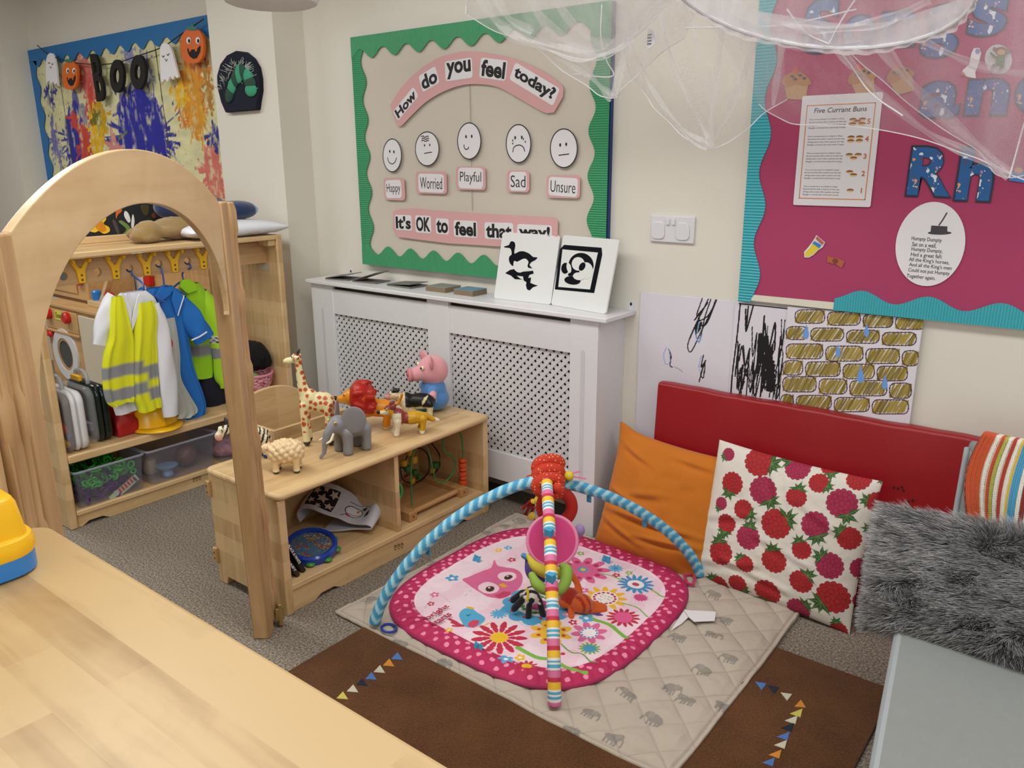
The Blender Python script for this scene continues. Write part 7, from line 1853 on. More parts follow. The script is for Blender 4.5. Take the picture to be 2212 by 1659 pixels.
for i in range(90):
    t = i/89*2*PI*3.1; f = i/89
    R_ = .040
    hel.append(apx+sd*(R_*math.cos(t))+Vector((0, 0, 1))*(R_*.55*math.sin(t)+.052-.07*f)+vd*(-.038+.085*f))
b = MB(); b.tube(hel, [.0205]*90, 14); b.ell(hel[0], .0205); b.ell(hel[-1], .0205); part('coil', b, M_RDOT, sp)
p = CAMV+Vector(ray(1143, 1031))*((apx-CAMV).length/Vector(ray(1143, 1031)).length); q = CAMV+Vector(ray(1165, 1033))*((apx-CAMV).length/Vector(ray(1165, 1033)).length)
b = MB(); b.ell((p+q)/2, (.030, .012, .012), Matrix.Rotation(.66, 4, 'Z')); part('red_tail', b, M_RPL, sp)
p = CAMV+Vector(ray(1228, 1028))*((apx-CAMV).length/Vector(ray(1228, 1028)).length); b = MB(); b.ell(p, (.020, .016, .017)); part('yellow_head', b, mat('yellow_plush', '#d9c338', .85), sp)
for k, (e0, e1) in enumerate((((1238, 1022), (1254, 1018)), ((1240, 1030), (1266, 1034)))):
    pts = [CAMV+Vector(ray(*w_))*((apx-CAMV).length/Vector(ray(*w_)).length) for w_ in ((1232, 1028), e0, e1)]; b = MB(); b.tube(spline(pts, 5), .0045, 6, flat=.4); part('pink_ribbon', b, mat('pink_ribbon', '#d86a94', .6), sp)
b = MB(); p = behind(pathS, 1163, 1080, .985); b.ell(p, (.020, .018, .015)); b.ell(p+Vector((.004, .0, .014)), (.017, .012, .009)); b.ell(p+Vector((-.018, -.01, -.008)), (.014, .011, .010)); part('yellow_hands', b, mat('yellow_plush', '#d9c338', .85), sp)
# red ring toy further back
c_ = behind(pathS, 1203, 1095, 1.07)
rr_ = thing('red_ring_toy', 'red plush ring toy with crinkle legs hanging behind the striped arch', 'toy', tuple(c_))
b = MB(); b.tube([c_+sd*(.052*math.cos(t))+Vector((0, 0, 1))*(.058*math.sin(t)) for t in np.linspace(0, 2*PI, 37)[:-1]], .0215, 14, True); part('plush_ring', b, M_RPL, rr_)
c2 = behind(pathS, 1151, 1120, 1.03); b = MB(); b.ell(c2, (.026, .026, .030)); part('two_tone_ball', b, mat('mustard_plush', '#d0a238', .85), rr_); b = MB(); b.ell(c2+sd*-.012*-1+vd*.006, (.020, .022, .024)); part('blue_patch', b, mat('blue_plush', '#4a94c8', .85), rr_)
for k, (a, d) in enumerate((((1150, 1078), (1130, 1097)), ((1148, 1085), (1134, 1112)), ((1152, 1095), (1142, 1118)), ((1140, 1140), (1142, 1152)))):
    p, q = behind(pathS, *a, 1.05), behind(pathS, *d, 1.05); b = MB(); b.tube(spline([p, (p+q)/2+Vector((.004, 0, .004)), q], 6), [.006]*12+[.007], 8); b.ell(q, .009, None, 8); part('crinkle_leg', b, M_RPL, rr_)
b = MB(); p = behind(pathS, 1252, 1146, 1.06); b.ell(p, (.018, .018, .022)); part('lilac_ball', b, mat('lilac_plush', '#9a86bc', .8), rr_)
# mirror disc
c_ = behind(pathS, 1193, 1168, 1.035)
ds = thing('fabric_disc', 'round pink fabric disc toy hanging from the striped arch', 'toy', tuple(c_))
nrm = (CAMV-c_).normalized(); rot = nrm.to_track_quat('Z', 'Y').to_matrix().to_4x4(); Md_ = Matrix.Translation(c_) @ rot
b = MB(); b.lathe([(0, -.006), (.078, -.006), (.080, 0), (.076, .005), (0, .006)], n=48, M=Md_); part('disc', b, mat('hot_pink_fabric', '#cf3f80', .75, .04, 60), ds)
b = MB(); b.tube([Md_ @ Vector((.080*math.cos(t), .080*math.sin(t), 0)) for t in np.linspace(0, 2*PI, 49)[:-1]], .0065, 8, True); part('bound_edge', b, mat('light_pink_binding', '#e58bb2', .75), ds)
# crescent toy
c_ = behind(pathS, 1190, 1235, 1.04)
cr = thing('crescent_toy', 'yellow, purple and green plush crescent toy under the pink disc', 'toy', tuple(c_))
def along(pts, k): return [behind(pathS, *p, k) for p in pts]
def strip_toy(nm, pts, rr, m, k):
    P = spline(along(pts, k), 6); R_ = [v[0] for v in spline([(r,) for r in rr], 6)]; b = MB(); b.tube(P, R_, 14); b.ell(P[0], R_[0]*.98); b.ell(P[-1], R_[-1]*.98); part(nm, b, m, cr)
M_PURP = mat('purple_plush', '#56408c', .85)
strip_toy('purple_body', ((1142, 1205), (1155, 1235), (1175, 1246)), (.013, .030, .018), M_PURP, 1.06)
strip_toy('yellow_crescent', ((1140, 1200), (1155, 1222), (1180, 1236), (1205, 1240), (1222, 1225)), (.006, .016, .020, .018, .012), mat('olive_yellow_plush', '#c9b83c', .85), 1.035)
strip_toy('green_crescent', ((1149, 1243), (1160, 1262), (1182, 1276), (1206, 1276), (1221, 1258), (1223, 1232), (1214, 1222)), (.012, .017, .016, .016, .018, .020, .010), mat('green_plush', '#8cae48', .85), 1.02)
strip_toy('blue_tip', ((1131, 1200), (1137, 1204)), (.009, .009), mat('blue_plush', '#4a94c8', .85), 1.05)
# small zebra plush
c_ = Vector(onZ(1150, 1290, .085))
zb_ = thing('zebra_plush', 'small black and white striped plush toy resting on the play mat', 'toy', tuple(c_-Vector((0, 0, .05))))
def zb_b(mb): mb.ell((0, 0, .060), (.030, .045, .028), Matrix.Rotation(.6, 4, 'Z')); limb(mb, [(-.01, -.035, .06), (-.03, -.065, .025)], [.012, .013]); limb(mb, [(.01, -.03, .05), (.02, -.05, .0)], [.011, .012]); limb(mb, [(.03, .0, .05), (.055, -.01, .0)], [.011, .012]); limb(mb, [(-.035, -.01, .06), (-.062, -.03, .03)], [.012, .013])
def zb_c(co):
    c = pick(co, '#17171f'); s_ = (np.sin((co[:, 0]*.6-co[:, 1])*200) > .05) & (co[:, 2] > .042) & (np.hypot(co[:, 0], co[:, 1]) < .043); c[s_] = hx('#e2e0da'); return c
blob('plush_body', zb_b, .0045, 3, zb_c, V_PLU, zb_)
b = MB(); b.tube(spline([(-.01, -.02, .088), (.004, -.03, .080), (.012, -.045, .06)], 5), .005, 8); part('yellow_band', b, mat('yellow_plush', '#d9c338', .85), zb_, local=True)
# orange monkey plush, lying on the mat
mk_t = thing('monkey_plush', 'orange plush monkey with striped body lying on the play mat', 'toy', tuple(onZ(1265, 1305, .03)))
mo = Vector(ROOT[mk_t.name])
mp = lambda a, d, z: Vector(onZ(1080+a/4.607, 980+d/4.607, z))-mo
def mk_b(mb):
    mb.ell(mp(815, 1490, .07), (.038, .036, .034)); mb.ell(mp(690, 1430, .075), (.034, .034, .036)); mb.ell(mp(645, 1480, .065), (.026, .022, .020))
    limb(mb, [mp(770, 1440, .07), mp(790, 1360, .09), mp(760, 1270, .115), mp(700, 1190, .14)], [.016, .013, .012, .012])
    limb(mb, [mp(740, 1500, .06), mp(705, 1580, .045), mp(715, 1650, .032)], [.015, .012, .011])
    limb(mb, [mp(870, 1490, .06), mp(960, 1510, .05), mp(1035, 1530, .04)], [.017, .014, .013]); limb(mb, [mp(850, 1550, .055), mp(950, 1570, .04), mp(1040, 1560, .035)], [.016, .013, .012])
def mk_c(co):
    c = pick(co, '#cc5a18'); d = co-np.array(mp(815, 1490, .07)); ax_ = np.array((mp(850, 1470, .07)-mp(740, 1520, .07)).normalized()); u = d@ax_
    c[(np.linalg.norm(d, axis=1) < .042) & (np.sin(u*270) > .25)] = hx('#9c2c16'); c[np.linalg.norm(co-np.array(mp(690, 1425, .08)), axis=1) < .034] = hx('#9c2a16'); return c
blob('plush_body', mk_b, .0052, 4, mk_c, V_PLU, mk_t)
b = MB(); b.ell(mp(900, 1600, .035), (.045, .012, .008), Matrix.Rotation(.5, 4, 'Z')); part('purple_ribbon', b, M_PURP, mk_t, local=True)
# ================================================================ red mat and cushions
rm = thing('red_crash_mat', 'long red vinyl crash mat leaning upright against the wall', 'crash mat', (-.6, 2.79, 0))
M_VIN = mat('red_vinyl', '#95111d', .38, .06, 4, .12, 30, .004)
prof = rrect(0, .055, 0, .688, .012, 4)
lean = math.radians(3.8)
b = MB(); rows = []
for i in range(47):
    x = -1.458+1.86*i/46; dz = .0014*math.sin(i*.55)+.001*math.sin(i*1.7); e = min(1, min(i, 46-i)*.5+.86)
    rows.append([Vector((x, 2.757+p*math.cos(lean)+q*math.sin(lean)+(.0018*math.sin(i*.8+q*9) if p < .02 else 0), .001+q*math.cos(lean)-p*math.sin(lean)*0+(dz if q > .6 else 0))) for p, q in [((u-.0275)*e+.0275, v) for u, v in prof]])
b.grid(rows, closed_u=True); b._f([b.bm.verts.new(v) for v in rows[0]]); b._f([b.bm.verts.new(v) for v in rows[-1][::-1]]); bmesh.ops.remove_doubles(b.bm, verts=b.bm.verts, dist=1e-5)
part('vinyl_cover', b, M_VIN, rm)
b = MB()
for px, py in ((1927, 1058), (1936, 1060), (1944, 1057), (1958, 1088), (1968, 1086), (1947, 1064)):
    p = onY(px, py, 2.762); b.shape(oval(p[0], p[2], .004, .005, 8), lambda a, d: (a, 2.7545+d*math.tan(lean), d))
part('scuff_marks', b, mat('dark_scuff', '#3a0a10', .6), rm, smooth=False)

def set_lean(t, lean_, roll=0, yaw=0):
    t.rotation_euler = (-lean_, roll, yaw)
oc_ = thing('orange_cushion', 'mustard orange cotton cushion leaning in the corner by the radiator cover', 'cushion', (-1.355, 2.668, .238))
set_lean(oc_, math.radians(17), math.radians(3), math.radians(-3))
def ofold(name, mats, parent):
    U, V, px, pz, prof = pillow_mesh(.50, .50, .13, 90, pinch=.05)
    n = 90; w1 = .010*(noise2(U+2, V+2, 2.2, 5)-.5)*2
    for (x0, y0, x1, y1, a, s) in ((-1, .0, .1, -.18, .022, .07), (-.9, -.35, .9, -.3, .020, .08), (-.2, -.62, .95, -.45, .018, .07), (-.95, -.5, -.1, -.75, .016, .08), (-.9, .75, -.2, .55, .010, .07), (.1, .8, .9, .75, .010, .08), (-.6, -.05, .2, .15, .010, .09)):
        dx, dy = x1-x0, y1-y0; t = np.clip(((U-x0)*dx+(V-y0)*dy)/(dx*dx+dy*dy), 0, 1); d = ((V-y0-t*dy)*dx-(U-x0-t*dx)*dy)/math.hypot(dx, dy)
        d2 = np.hypot(U-x0-t*dx, V-y0-t*dy); w1 = w1+1.35*a*np.exp(-(d2/s)**2)*np.sin(np.clip(d/s, -1.6, 1.6)*1.6)*np.sin(PI*np.clip(t, .08, .92))
    fr = np.stack([px, -(prof*.065+w1*prof**.5), pz], -1); bk_ = np.stack([px, prof*.065, pz], -1)
    for A in (fr, bk_): A[..., 2] += .02*np.exp(-((U+1)**2+(V-1)**2)/.05); A[..., 0] -= .012*np.exp(-((U+1)**2+(V-1)**2)/.05)
    idx = np.arange(n*n).reshape(n, n); f = np.stack([idx[:-1, :-1], idx[:-1, 1:], idx[1:, 1:], idx[1:, :-1]], -1).reshape(-1, 4)
    me = raw_mesh(name, np.concatenate([fr.reshape(-1, 3), bk_.reshape(-1, 3)]), np.concatenate([f, f[:, ::-1]+n*n]))
    b_ = bmesh.new(); b_.from_mesh(me); bmesh.ops.remove_doubles(b_, verts=b_.verts, dist=1e-6); b_.to_mesh(me); b_.free()
    for p in me.polygons: p.use_smooth = True
    return adopt(me, name, mats, parent)
ofold('cushion_cover', mat('mustard_orange_cotton', '#c4700f', .85, .05, 12, .25, 350, .001, sheen=.15), oc_)

rc_ = thing('raspberry_cushion', 'big white cushion printed with raspberries leaning on the red mat', 'cushion', (-.865, 2.650, .268))
LN = math.radians(13); set_lean(rc_, LN, math.radians(1.5), math.radians(-2))
RW, RH = .585, .535
cv = Canvas(RW, RH, 640, '#ded9d0')
Rm = (Matrix.Rotation(math.radians(-2), 4, 'Z') @ Matrix.Rotation(math.radians(1.5), 4, 'Y') @ Matrix.Rotation(-LN, 4, 'X'))
Mc = Matrix.Translation((-.865, 2.650, .268)) @ Rm; Mi = Mc.inverted()
def RQ(a, d):
    dr = Vector(ray(1260+a/2.0735, 600+d/2.0735)); o_ = Mi @ CAMV; d_ = Mi.to_3x3() @ dr; t = (-.042-o_.y)/d_.y; P = o_+d_*t; return (P.x+RW/2, P.z+RH/2)
rs = random.Random(12)
def berry(a, d, r, kind, la, ld):
    x, y = RQ(a, d); x2, y2 = RQ(a+r, d); R_ = math.hypot(x2-x, y2-y)*1.03
    base, dark = (('#ad292d', '#741620') if kind else ('#a52d50', '#701836'))
    lx, ly = RQ(la, ld); an = math.atan2(ly-y, lx-x)
    cv.ell(x, y, R_*.90, R_*.84, base, an)
    for k in range(15):
        t = 2*PI*k/15; cv.ell(x+R_*.82*math.cos(t), y+R_*.80*math.sin(t), R_*.20, R_*.20, dark); 
    for k in range(15):
        t = 2*PI*k/15; cv.ell(x+R_*.81*math.cos(t), y+R_*.79*math.sin(t), R_*.18, R_*.18, base)
    for rr_, n_ in ((.60, 11), (.33, 7), (0, 1)):
        for k in range(n_):
            t = 2*PI*(k+rr_)/n_; q = (x+R_*rr_*math.cos(t), y+R_*rr_*math.sin(t)); cv.ell(*q, R_*.20, R_*.20, dark); cv.ell(*q, R_*.172, R_*.172, base)
    nx_, ny_ = math.cos(an), math.sin(an); bx, by = x+R_*.80*nx_, y+R_*.80*ny_
    for k in range(5):
        t = an+(k-2)*.75+rs.uniform(-.15, .15); L_ = R_*rs.uniform(.65, .95); e = (bx+L_*math.cos(t), by+L_*math.sin(t)); w_ = R_*.17; pxn, pyn = -math.sin(t)*w_, math.cos(t)*w_
        mid = (bx+L_*.45*math.cos(t), by+L_*.45*math.sin(t)); cv.poly([(bx, by), (mid[0]+pxn, mid[1]+pyn), e, (mid[0]-pxn, mid[1]-pyn)], '#38582f'); cv.line([(bx, by), e], R_*.05, '#5a8a4a')
for B_ in ((785, 820, 65, 1, 860, 832), (955, 845, 55, 0, 905, 800), (1095, 835, 45, 1, 1100, 865), (1225, 900, 55, 1, 1205, 850), (1330, 885, 34, 0, 1320, 925), (665, 920, 50, 1, 645, 965), (810, 950, 62, 0, 850, 1010), (1055, 915, 45, 1, 1100, 935), (960, 980, 45, 1, 970, 935), (1160, 1010, 70, 0, 1190, 1080), (1308, 1010, 48, 1, 1270, 1000), (720, 1035, 42, 1, 755, 1060), (612, 1010, 28, 0, 590, 1040), (640, 1100, 42, 1, 632, 1140), (870, 1100, 66, 1, 940, 1070), (1045, 1105, 62, 0, 1060, 1175), (1195, 1170, 55, 1, 1150, 1130), (1310, 1140, 40, 0, 1275, 1130),
           (745, 1160, 53, 0, 750, 1110), (985, 1215, 43, 1, 970, 1170), (615, 1230, 55, 1, 605, 1170), (860, 1265, 55, 1, 855, 1215), (730, 1280, 38, 1, 705, 1245), (1110, 1290, 62, 0, 1065, 1240), (1250, 1315, 52, 0, 1265, 1370), (980, 1360, 52, 1, 1020, 1325), (590, 1385, 42, 1, 560, 1350), (685, 1380, 42, 1, 710, 1415), (820, 1415, 58, 1, 800, 1470), (1120, 1435, 75, 1, 1050, 1465), (955, 1495, 52, 0, 1000, 1470), (1240, 1465, 38, 0, 1260, 1500), (640, 790, 28, 0, 620, 800), (1130, 1590, 40, 1, 1120, 1545)):
    berry(*B_)
def rmesh():
    U, V = cv.U/RW*2-1, cv.V/RH*2-1
    prof = np.clip((1-np.abs(U)**2.8)*(1-np.abs(V)**2.8), 0, 1)**.5
    w1 = .007*(noise2(U+2, V+2, 3, 6)-.5)*2
    for (x0, y0, x1, y1, a) in ((-.25, .8, -.05, .35, .010), (-.05, .75, .1, .3, .008), (-.9, -.1, -.3, .1, .008), (-.6, -.6, .2, -.75, .010), (-.9, -.75, -.2, -.55, .009), (.2, .45, .7, .2, .006), (-.2, -.15, .4, -.3, .006)):
        dx, dy = x1-x0, y1-y0; t = np.clip(((U-x0)*dx+(V-y0)*dy)/(dx*dx+dy*dy), 0, 1); d = ((V-y0-t*dy)*dx-(U-x0-t*dx)*dy)/math.hypot(dx, dy); d2 = np.hypot(U-x0-t*dx, V-y0-t*dy)
        w1 = w1+a*np.exp(-(d2/.09)**2)*np.sin(np.clip(d/.09, -1.6, 1.6)*1.6)
    px = U*RW/2*(1-.035*(1-V**2)*U**2); pz_ = V*RH/2*(1-.035*(1-U**2)*V**2)
    return px, -(prof*.058+w1*prof**.6), pz_, prof
px_, py_, pz2, prf = rmesh()
me = cv.mesh('cushion_front', lambda U, V: (px_, py_, pz2)); o = adopt(me, 'cushion_front', vcol('printed_cotton', .8, .2, 450), rc_)
n = 40; U, V = np.meshgrid(np.linspace(-1, 1, n), np.linspace(-1, 1, n)); pr = np.clip((1-np.abs(U)**2.8)*(1-np.abs(V)**2.8), 0, 1)**.5
idx = np.arange(n*n).reshape(n, n); f = np.stack([idx[:-1, :-1], idx[1:, :-1], idx[1:, 1:], idx[:-1, 1:]], -1).reshape(-1, 4)
me = raw_mesh('cushion_back', np.stack([U*RW/2*(1-.035*(1-V**2)*U**2), pr*.055, V*RH/2*(1-.035*(1-U**2)*V**2)], -1).reshape(-1, 3), f); adopt(me, 'cushion_back', mat('cream_cotton', '#ded9d0', .8), rc_)

# ================================================================ lounge chair
CHR = math.radians(8.6)
ch = thing('lounge_chair', 'grey fabric lounge chair with light piped edges at the frame edge', 'chair', (-.345, 2.06, 0), CHR)
M_GREY = mat('grey_chair_linen', '#868b8a', .85, .05, 40, .35, 500, .0012); M_LTG = mat('light_grey_piping_linen', '#9ca4a8', .85, .04, 40, .3, 500, .001)
b = MB(); rows = []
yp = [(.26, .37), (.10, .385), (-.10, .40), (-.40, .405), (-.62, .40), (-.72, .385), (-.775, .34), (-.79, .27), (-.79, .12)]
for y, z in spline(yp, 4): rows.append([Vector((x, y, z-(.012 if x in (0, .64) else 0)-.006*math.cos(PI*(x-.32)/.32))) for x in (0, .015, .03, .1, .2, .32, .44, .54, .61, .64)])
b.grid(rows); part('seat_cover', b, M_GREY, ch, local=True, solid=.05, sub=1)
sp_l = spline([(0, y, z-.004) for y, z in yp], 4)
b = MB(); b.tube([(.006, p[1], p[2]+.012) for p in sp_l], .017, 10, flat=1); b.grid([[Vector((x, p[1], p[2]+.0300-(.004 if x > .02 else 0)+.001)) for x in (-.002, .012, .030)] for p in sp_l]); part('piped_edge', b, M_LTG, ch, local=True)
b = MB(); b.tube([(.031, p[1]-.001, p[2]+.0285) for p in sp_l], .0022, 6); part('seam', b, mat('dark_seam', '#5d6468', .8), ch, local=True)
b = MB(); b.box(.03, .61, -.76, .24, .05, .33); part('base', b, M_GREY, ch, local=True, bev=.02)
for x in (.06, .58):
    for y in (-.72, .2): b = MB(); b.tube([(x, y, 0), (x, y, .06)], .02, 12); part('leg', b, M_POST, ch, local=True)
b = MB(); rows = []
for k, (y, z) in enumerate(spline([(.22, .33), (.27, .45), (.33, .60), (.372, .71), (.385, .755), (.40, .770)], 4)): rows.append([Vector((x+(.03*(z-.33)), y+.02*math.cos(PI*(x-.33)/.3)*0, z)) for x in (.085, .10, .2, .33, .46, .6)])
b.grid(rows); part('backrest', b, M_GREY, ch, local=True, solid=.06, sub=1)
b = MB(); b.tube([(r_[0].x-.002, r_[0].y-.030, r_[0].z) for r_ in rows], .008, 10); b.grid([[Vector((r_[0].x+dx, r_[0].y-.0335, r_[0].z)) for dx in (0, .02, .036)] for r_ in rows]); part('piped_edge', b, M_LTG, ch, local=True)

# knitted throw over the backrest
KT = thing('knitted_blanket', 'stripy knitted blanket draped over the chair back', 'blanket', (-.2, 2.43, .6))
kw, kl = .40, .30
cv = Canvas(kw, kl, 560, '#d9d4c4')
cols = [('#c2512a', .032), ('#e0dccf', .012), ('#c2512a', .009), ('#a9b04a', .006), ('#e0dccf', .011), ('#b03a2a', .010), ('#e0dccf', .008), ('#d6b63c', .006), ('#4a9ac0', .016), ('#e0dccf', .008), ('#8a2f2a', .010), ('#e0dccf', .007), ('#4a9ac0', .010), ('#a9b04a', .005), ('#c2512a', .012), ('#e0dccf', .010)]
x = 0; i = 0
while x < kw:
    h_, w_ = cols[i % len(cols)] if i < len(cols) else cols[1+(i-1) % (len(cols)-1)]
    cv.C[(cv.U >= x) & (cv.U < x+w_)] = hx(h_); x += w_; i += 1
def kfn(U, V):
    # V 0 at hem, kl at the top of the backrest; the top rolls over
    s = V/kl; X = -.262+U-.028*np.sin(PI*s)*np.exp(-U*8)+.02*(1-s)*0; Z = .600+.232*np.minimum(s, .92)/.92-.010*np.sin(U*9)*(1-s)-.06*np.clip(U, 0, .2)*(1-s)*3
    Y = 2.325+.075*s+.10*np.clip(s-.90, 0, 1)*5*.2+.014*np.sin(U*38+s*2)*(.4+.6*(1-s))+.0018*np.sin(U*2*PI/.0045)*np.abs(np.sin(V*PI/.005))
    return X+.2, Y-2.43, Z-.6
o = adopt(cv.mesh('knitted_panel', kfn), 'knitted_panel', vcol('chunky_knit', .9, .5, 420, .2, bdist=.003), KT); mods(o, solid=.010)
cv2 = Canvas(.16, .10, 500, '#d9d4c4'); x = 0; i = 0
while x < .16:
    h_, w_ = cols[(i+7) % len(cols)]; cv2.C[(cv2.U >= x) & (cv2.U < x+w_)] = hx(h_); x += w_; i += 1
o = adopt(cv2.mesh('under_fold', lambda U, V: (-.225+U+.2, 2.318+.03*V/.1+.01*np.sin(U*60)-2.43, .530+V-.03*U-.6)), 'under_fold', vcol('chunky_knit'), KT); mods(o, solid=.010)

# faux fur cushion
fc = thing('fur_cushion', 'shaggy grey faux fur cushion resting on the lounge chair', 'cushion', (-.135, 2.075, .545))
FL = math.radians(24); fc.rotation_euler = (-FL, math.radians(-3), math.radians(3))
M_FUR = vcol('grey_faux_fur', .8, sheen=.2)
FW, FH, FD = .56, .30, .17
n = 40; U, V = np.meshgrid(np.linspace(-1, 1, n), np.linspace(-1, 1, n))
def fpt(U, V, sgn):
    pr = np.clip((1-np.abs(U)**3)*(1-np.abs(V)**3), 0, 1)**.5; return np.stack([U*FW/2, sgn*pr*FD/2, V*FH/2], -1)
idx = np.arange(n*n).reshape(n, n); f = np.stack([idx[:-1, :-1], idx[:-1, 1:], idx[1:, 1:], idx[1:, :-1]], -1).reshape(-1, 4)
co = np.concatenate([fpt(U, V, -1).reshape(-1, 3), fpt(U, V, 1).reshape(-1, 3)])
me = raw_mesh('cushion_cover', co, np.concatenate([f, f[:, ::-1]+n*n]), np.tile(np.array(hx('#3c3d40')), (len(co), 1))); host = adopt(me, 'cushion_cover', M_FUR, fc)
NF = 64000; r = np.random.default_rng(5)
u, v = r.uniform(-1, 1, NF), r.uniform(-1, 1, NF); ed = r.random(NF) < .16; u[ed] = np.sign(u[ed])*r.uniform(.94, 1, ed.sum()); sg = np.where(r.random(NF) < .82, -1.0, 1.0)
P = np.stack([u*FW/2, sg*np.clip((1-np.abs(u)**3)*(1-np.abs(v)**3), 0, 1)**.5*FD/2, v*FH/2], -1)
N_ = np.stack([np.abs(u)**5*np.sign(u)*1.2, sg*(1.02-np.maximum(np.abs(u), np.abs(v))**4), np.abs(v)**5*np.sign(v)*1.2], -1); N_ /= np.linalg.norm(N_, axis=1)[:, None]
sw = noise2(u*1.0+3, v*1.0+3, 2.2, 31)*2*PI*.9-1.3
comb = np.stack([-np.cos(sw)*.9-.25, np.zeros(NF), -.30+np.sin(sw)*.55], -1)
clump = np.stack([noise2(u+5, v+5, 10, 41)-.5, noise2(u+5, v+5, 10, 42)-.5, noise2(u+5, v+5, 10, 43)-.5], -1)*1.6
D1 = N_*.75+comb*.55+clump*.5+r.normal(0, .12, (NF, 3)); D1 /= np.linalg.norm(D1, axis=1)[:, None]
D2 = D1+comb*.9+np.array([0, 0, -.35])+r.normal(0, .12, (NF, 3)); D2 /= np.linalg.norm(D2, axis=1)[:, None]
Lh = r.uniform(.028, .046, NF)[:, None]
sd_ = np.cross(D1, r.normal(0, 1, (NF, 3))); sd_ /= np.linalg.norm(sd_, axis=1)[:, None]; w0 = .00062
A, B_, Cc = P, P+D1*Lh*.5, P+D1*Lh*.5+D2*Lh*.5
vert = np.stack([A-sd_*w0, A+sd_*w0, B_+sd_*w0*.85, B_-sd_*w0*.85, Cc+sd_*w0*.25, Cc-sd_*w0*.25], 1).reshape(-1, 3)
k = np.arange(NF)*6; F = np.concatenate([np.stack([k, k+1, k+2, k+3], -1), np.stack([k+3, k+2, k+4, k+5], -1)])
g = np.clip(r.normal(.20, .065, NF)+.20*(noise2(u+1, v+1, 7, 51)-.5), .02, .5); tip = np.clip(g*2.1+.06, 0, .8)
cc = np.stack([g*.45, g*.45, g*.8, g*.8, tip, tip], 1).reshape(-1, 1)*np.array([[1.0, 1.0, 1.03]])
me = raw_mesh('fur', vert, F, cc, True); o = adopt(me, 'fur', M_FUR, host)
o['kind'] = 'stuff'
# ================================================================ net canopy
def net_mat(name, a0, a1, sc):
    m, nt, bs = _new(name); N, L = nt.nodes.new, nt.links.new
    tc = N('ShaderNodeTexCoord'); mp = N('ShaderNodeMapping'); mp.inputs['Scale'].default_value = (sc, sc, 1.5); L(tc.outputs['Object'], mp.inputs['Vector'])
    nz = N('ShaderNodeTexNoise'); nz.inputs['Scale'].default_value = 1; nz.inputs['Detail'].default_value = 4; L(mp.outputs[0], nz.inputs['Vector'])
    fine = N('ShaderNodeTexNoise'); fine.inputs['Scale'].default_value = 420; L(tc.outputs['Object'], fine.inputs['Vector'])
    mr = N('ShaderNodeMapRange'); mr.inputs['From Min'].default_value = .3; mr.inputs['From Max'].default_value = .7; mr.inputs['To Min'].default_value = a0; mr.inputs['To Max'].default_value = a1; L(nz.outputs['Fac'], mr.inputs['Value'])
    mu = N('ShaderNodeMath'); mu.operation = 'MULTIPLY_ADD'; mu.inputs[1].default_value = .16; L(fine.outputs['Fac'], mu.inputs[0]); L(mr.outputs[0], mu.inputs[2])
    sb = N('ShaderNodeMath'); sb.operation = 'SUBTRACT'; sb.inputs[1].default_value = .08; L(mu.outputs[0], sb.inputs[0])
    tr = N('ShaderNodeBsdfTransparent'); df = N('ShaderNodeBsdfDiffuse'); tl = N('ShaderNodeBsdfTranslucent'); df.inputs[0].default_value = tl.inputs[0].default_value = (.97, .97, 1.0, 1)
    m1 = N('ShaderNodeMixShader'); m1.inputs[0].default_value = .45; L(df.outputs[0], m1.inputs[1]); L(tl.outputs[0], m1.inputs[2])
    m2 = N('ShaderNodeMixShader'); L(sb.outputs[0], m2.inputs[0]); L(tr.outputs[0], m2.inputs[1]); L(m1.outputs[0], m2.inputs[2])
    L(m2.outputs[0], nt.nodes['Material Output'].inputs['Surface']); nt.nodes.remove(bs); return m
M_NET, M_NET2, M_NET3 = net_mat('sheer_white_net', .13, .31, 9), net_mat('gathered_white_net', .27, .52, 9), net_mat('bunched_white_net', .42, .72, 14)
M_CORD = mat('white_net_cord', '#e4e5ec', .8)
p1_, p2_, p3_ = (Vector(onY(*q)) for q in ((1470, -8, 2.12), (1790, 103, 2.42), (2112, -8, 2.16)))   # three points of the hoop
nn_ = (p2_-p1_).cross(p3_-p1_).normalized(); nn_ = nn_ if nn_.z > 0 else -nn_
e1_ = (p2_-p1_).normalized(); e2_ = nn_.cross(e1_)
bx_ = (p2_-p1_).length/2; qx_, qy_ = (p3_-p1_).dot(e1_), (p3_-p1_).dot(e2_)
HC = p1_+e1_*bx_+e2_*((qx_**2+qy_**2-2*bx_*qx_)/(2*qy_)); HR = (HC-p1_).length; HZ = HC.z
fw_ = (p2_-HC).normalized(); sd_h = nn_.cross(fw_)
def hp(t, r=1.0, up=0): return HC+(fw_*math.cos(t)+sd_h*math.sin(t))*(HR*r)+nn_*up
can = thing('net_canopy', 'sheer white net canopy on a hoop hanging over the reading corner', 'net canopy', tuple(HC))
TT = np.linspace(0, 2*PI, 181)[:-1]
b = MB(); b.tube([hp(t) for t in TT[::3]], .006, 8, True); part('hoop', b, M_CORD, can)
b = MB(); rows = []                                   # cone of net from the hoop up to the ceiling
top_ = Vector((HC.x, HC.y, CEIL-.03))
for k in range(15):
    f = k/14; rows.append([hp(t, 1+.02*math.sin(23*t)*(1-f))*(1-f)**1.2+(top_+Vector((.012*math.cos(t), .012*math.sin(t), 0)))*(1-(1-f)**1.2) for t in TT])
b.grid(rows, closed_u=True); part('cone_net', b, M_NET2, can)
b = MB(); rows = []                                   # gathered band hanging round the hoop
for k in range(7):
    f = k/6; rows.append([hp(t, 1.006+.012*f*math.sin(41*t+f)+.008*math.sin(11*t), .070-.085*f+.004*math.sin(7*t)) for t in np.linspace(0, 2*PI, 321)[:-1]])
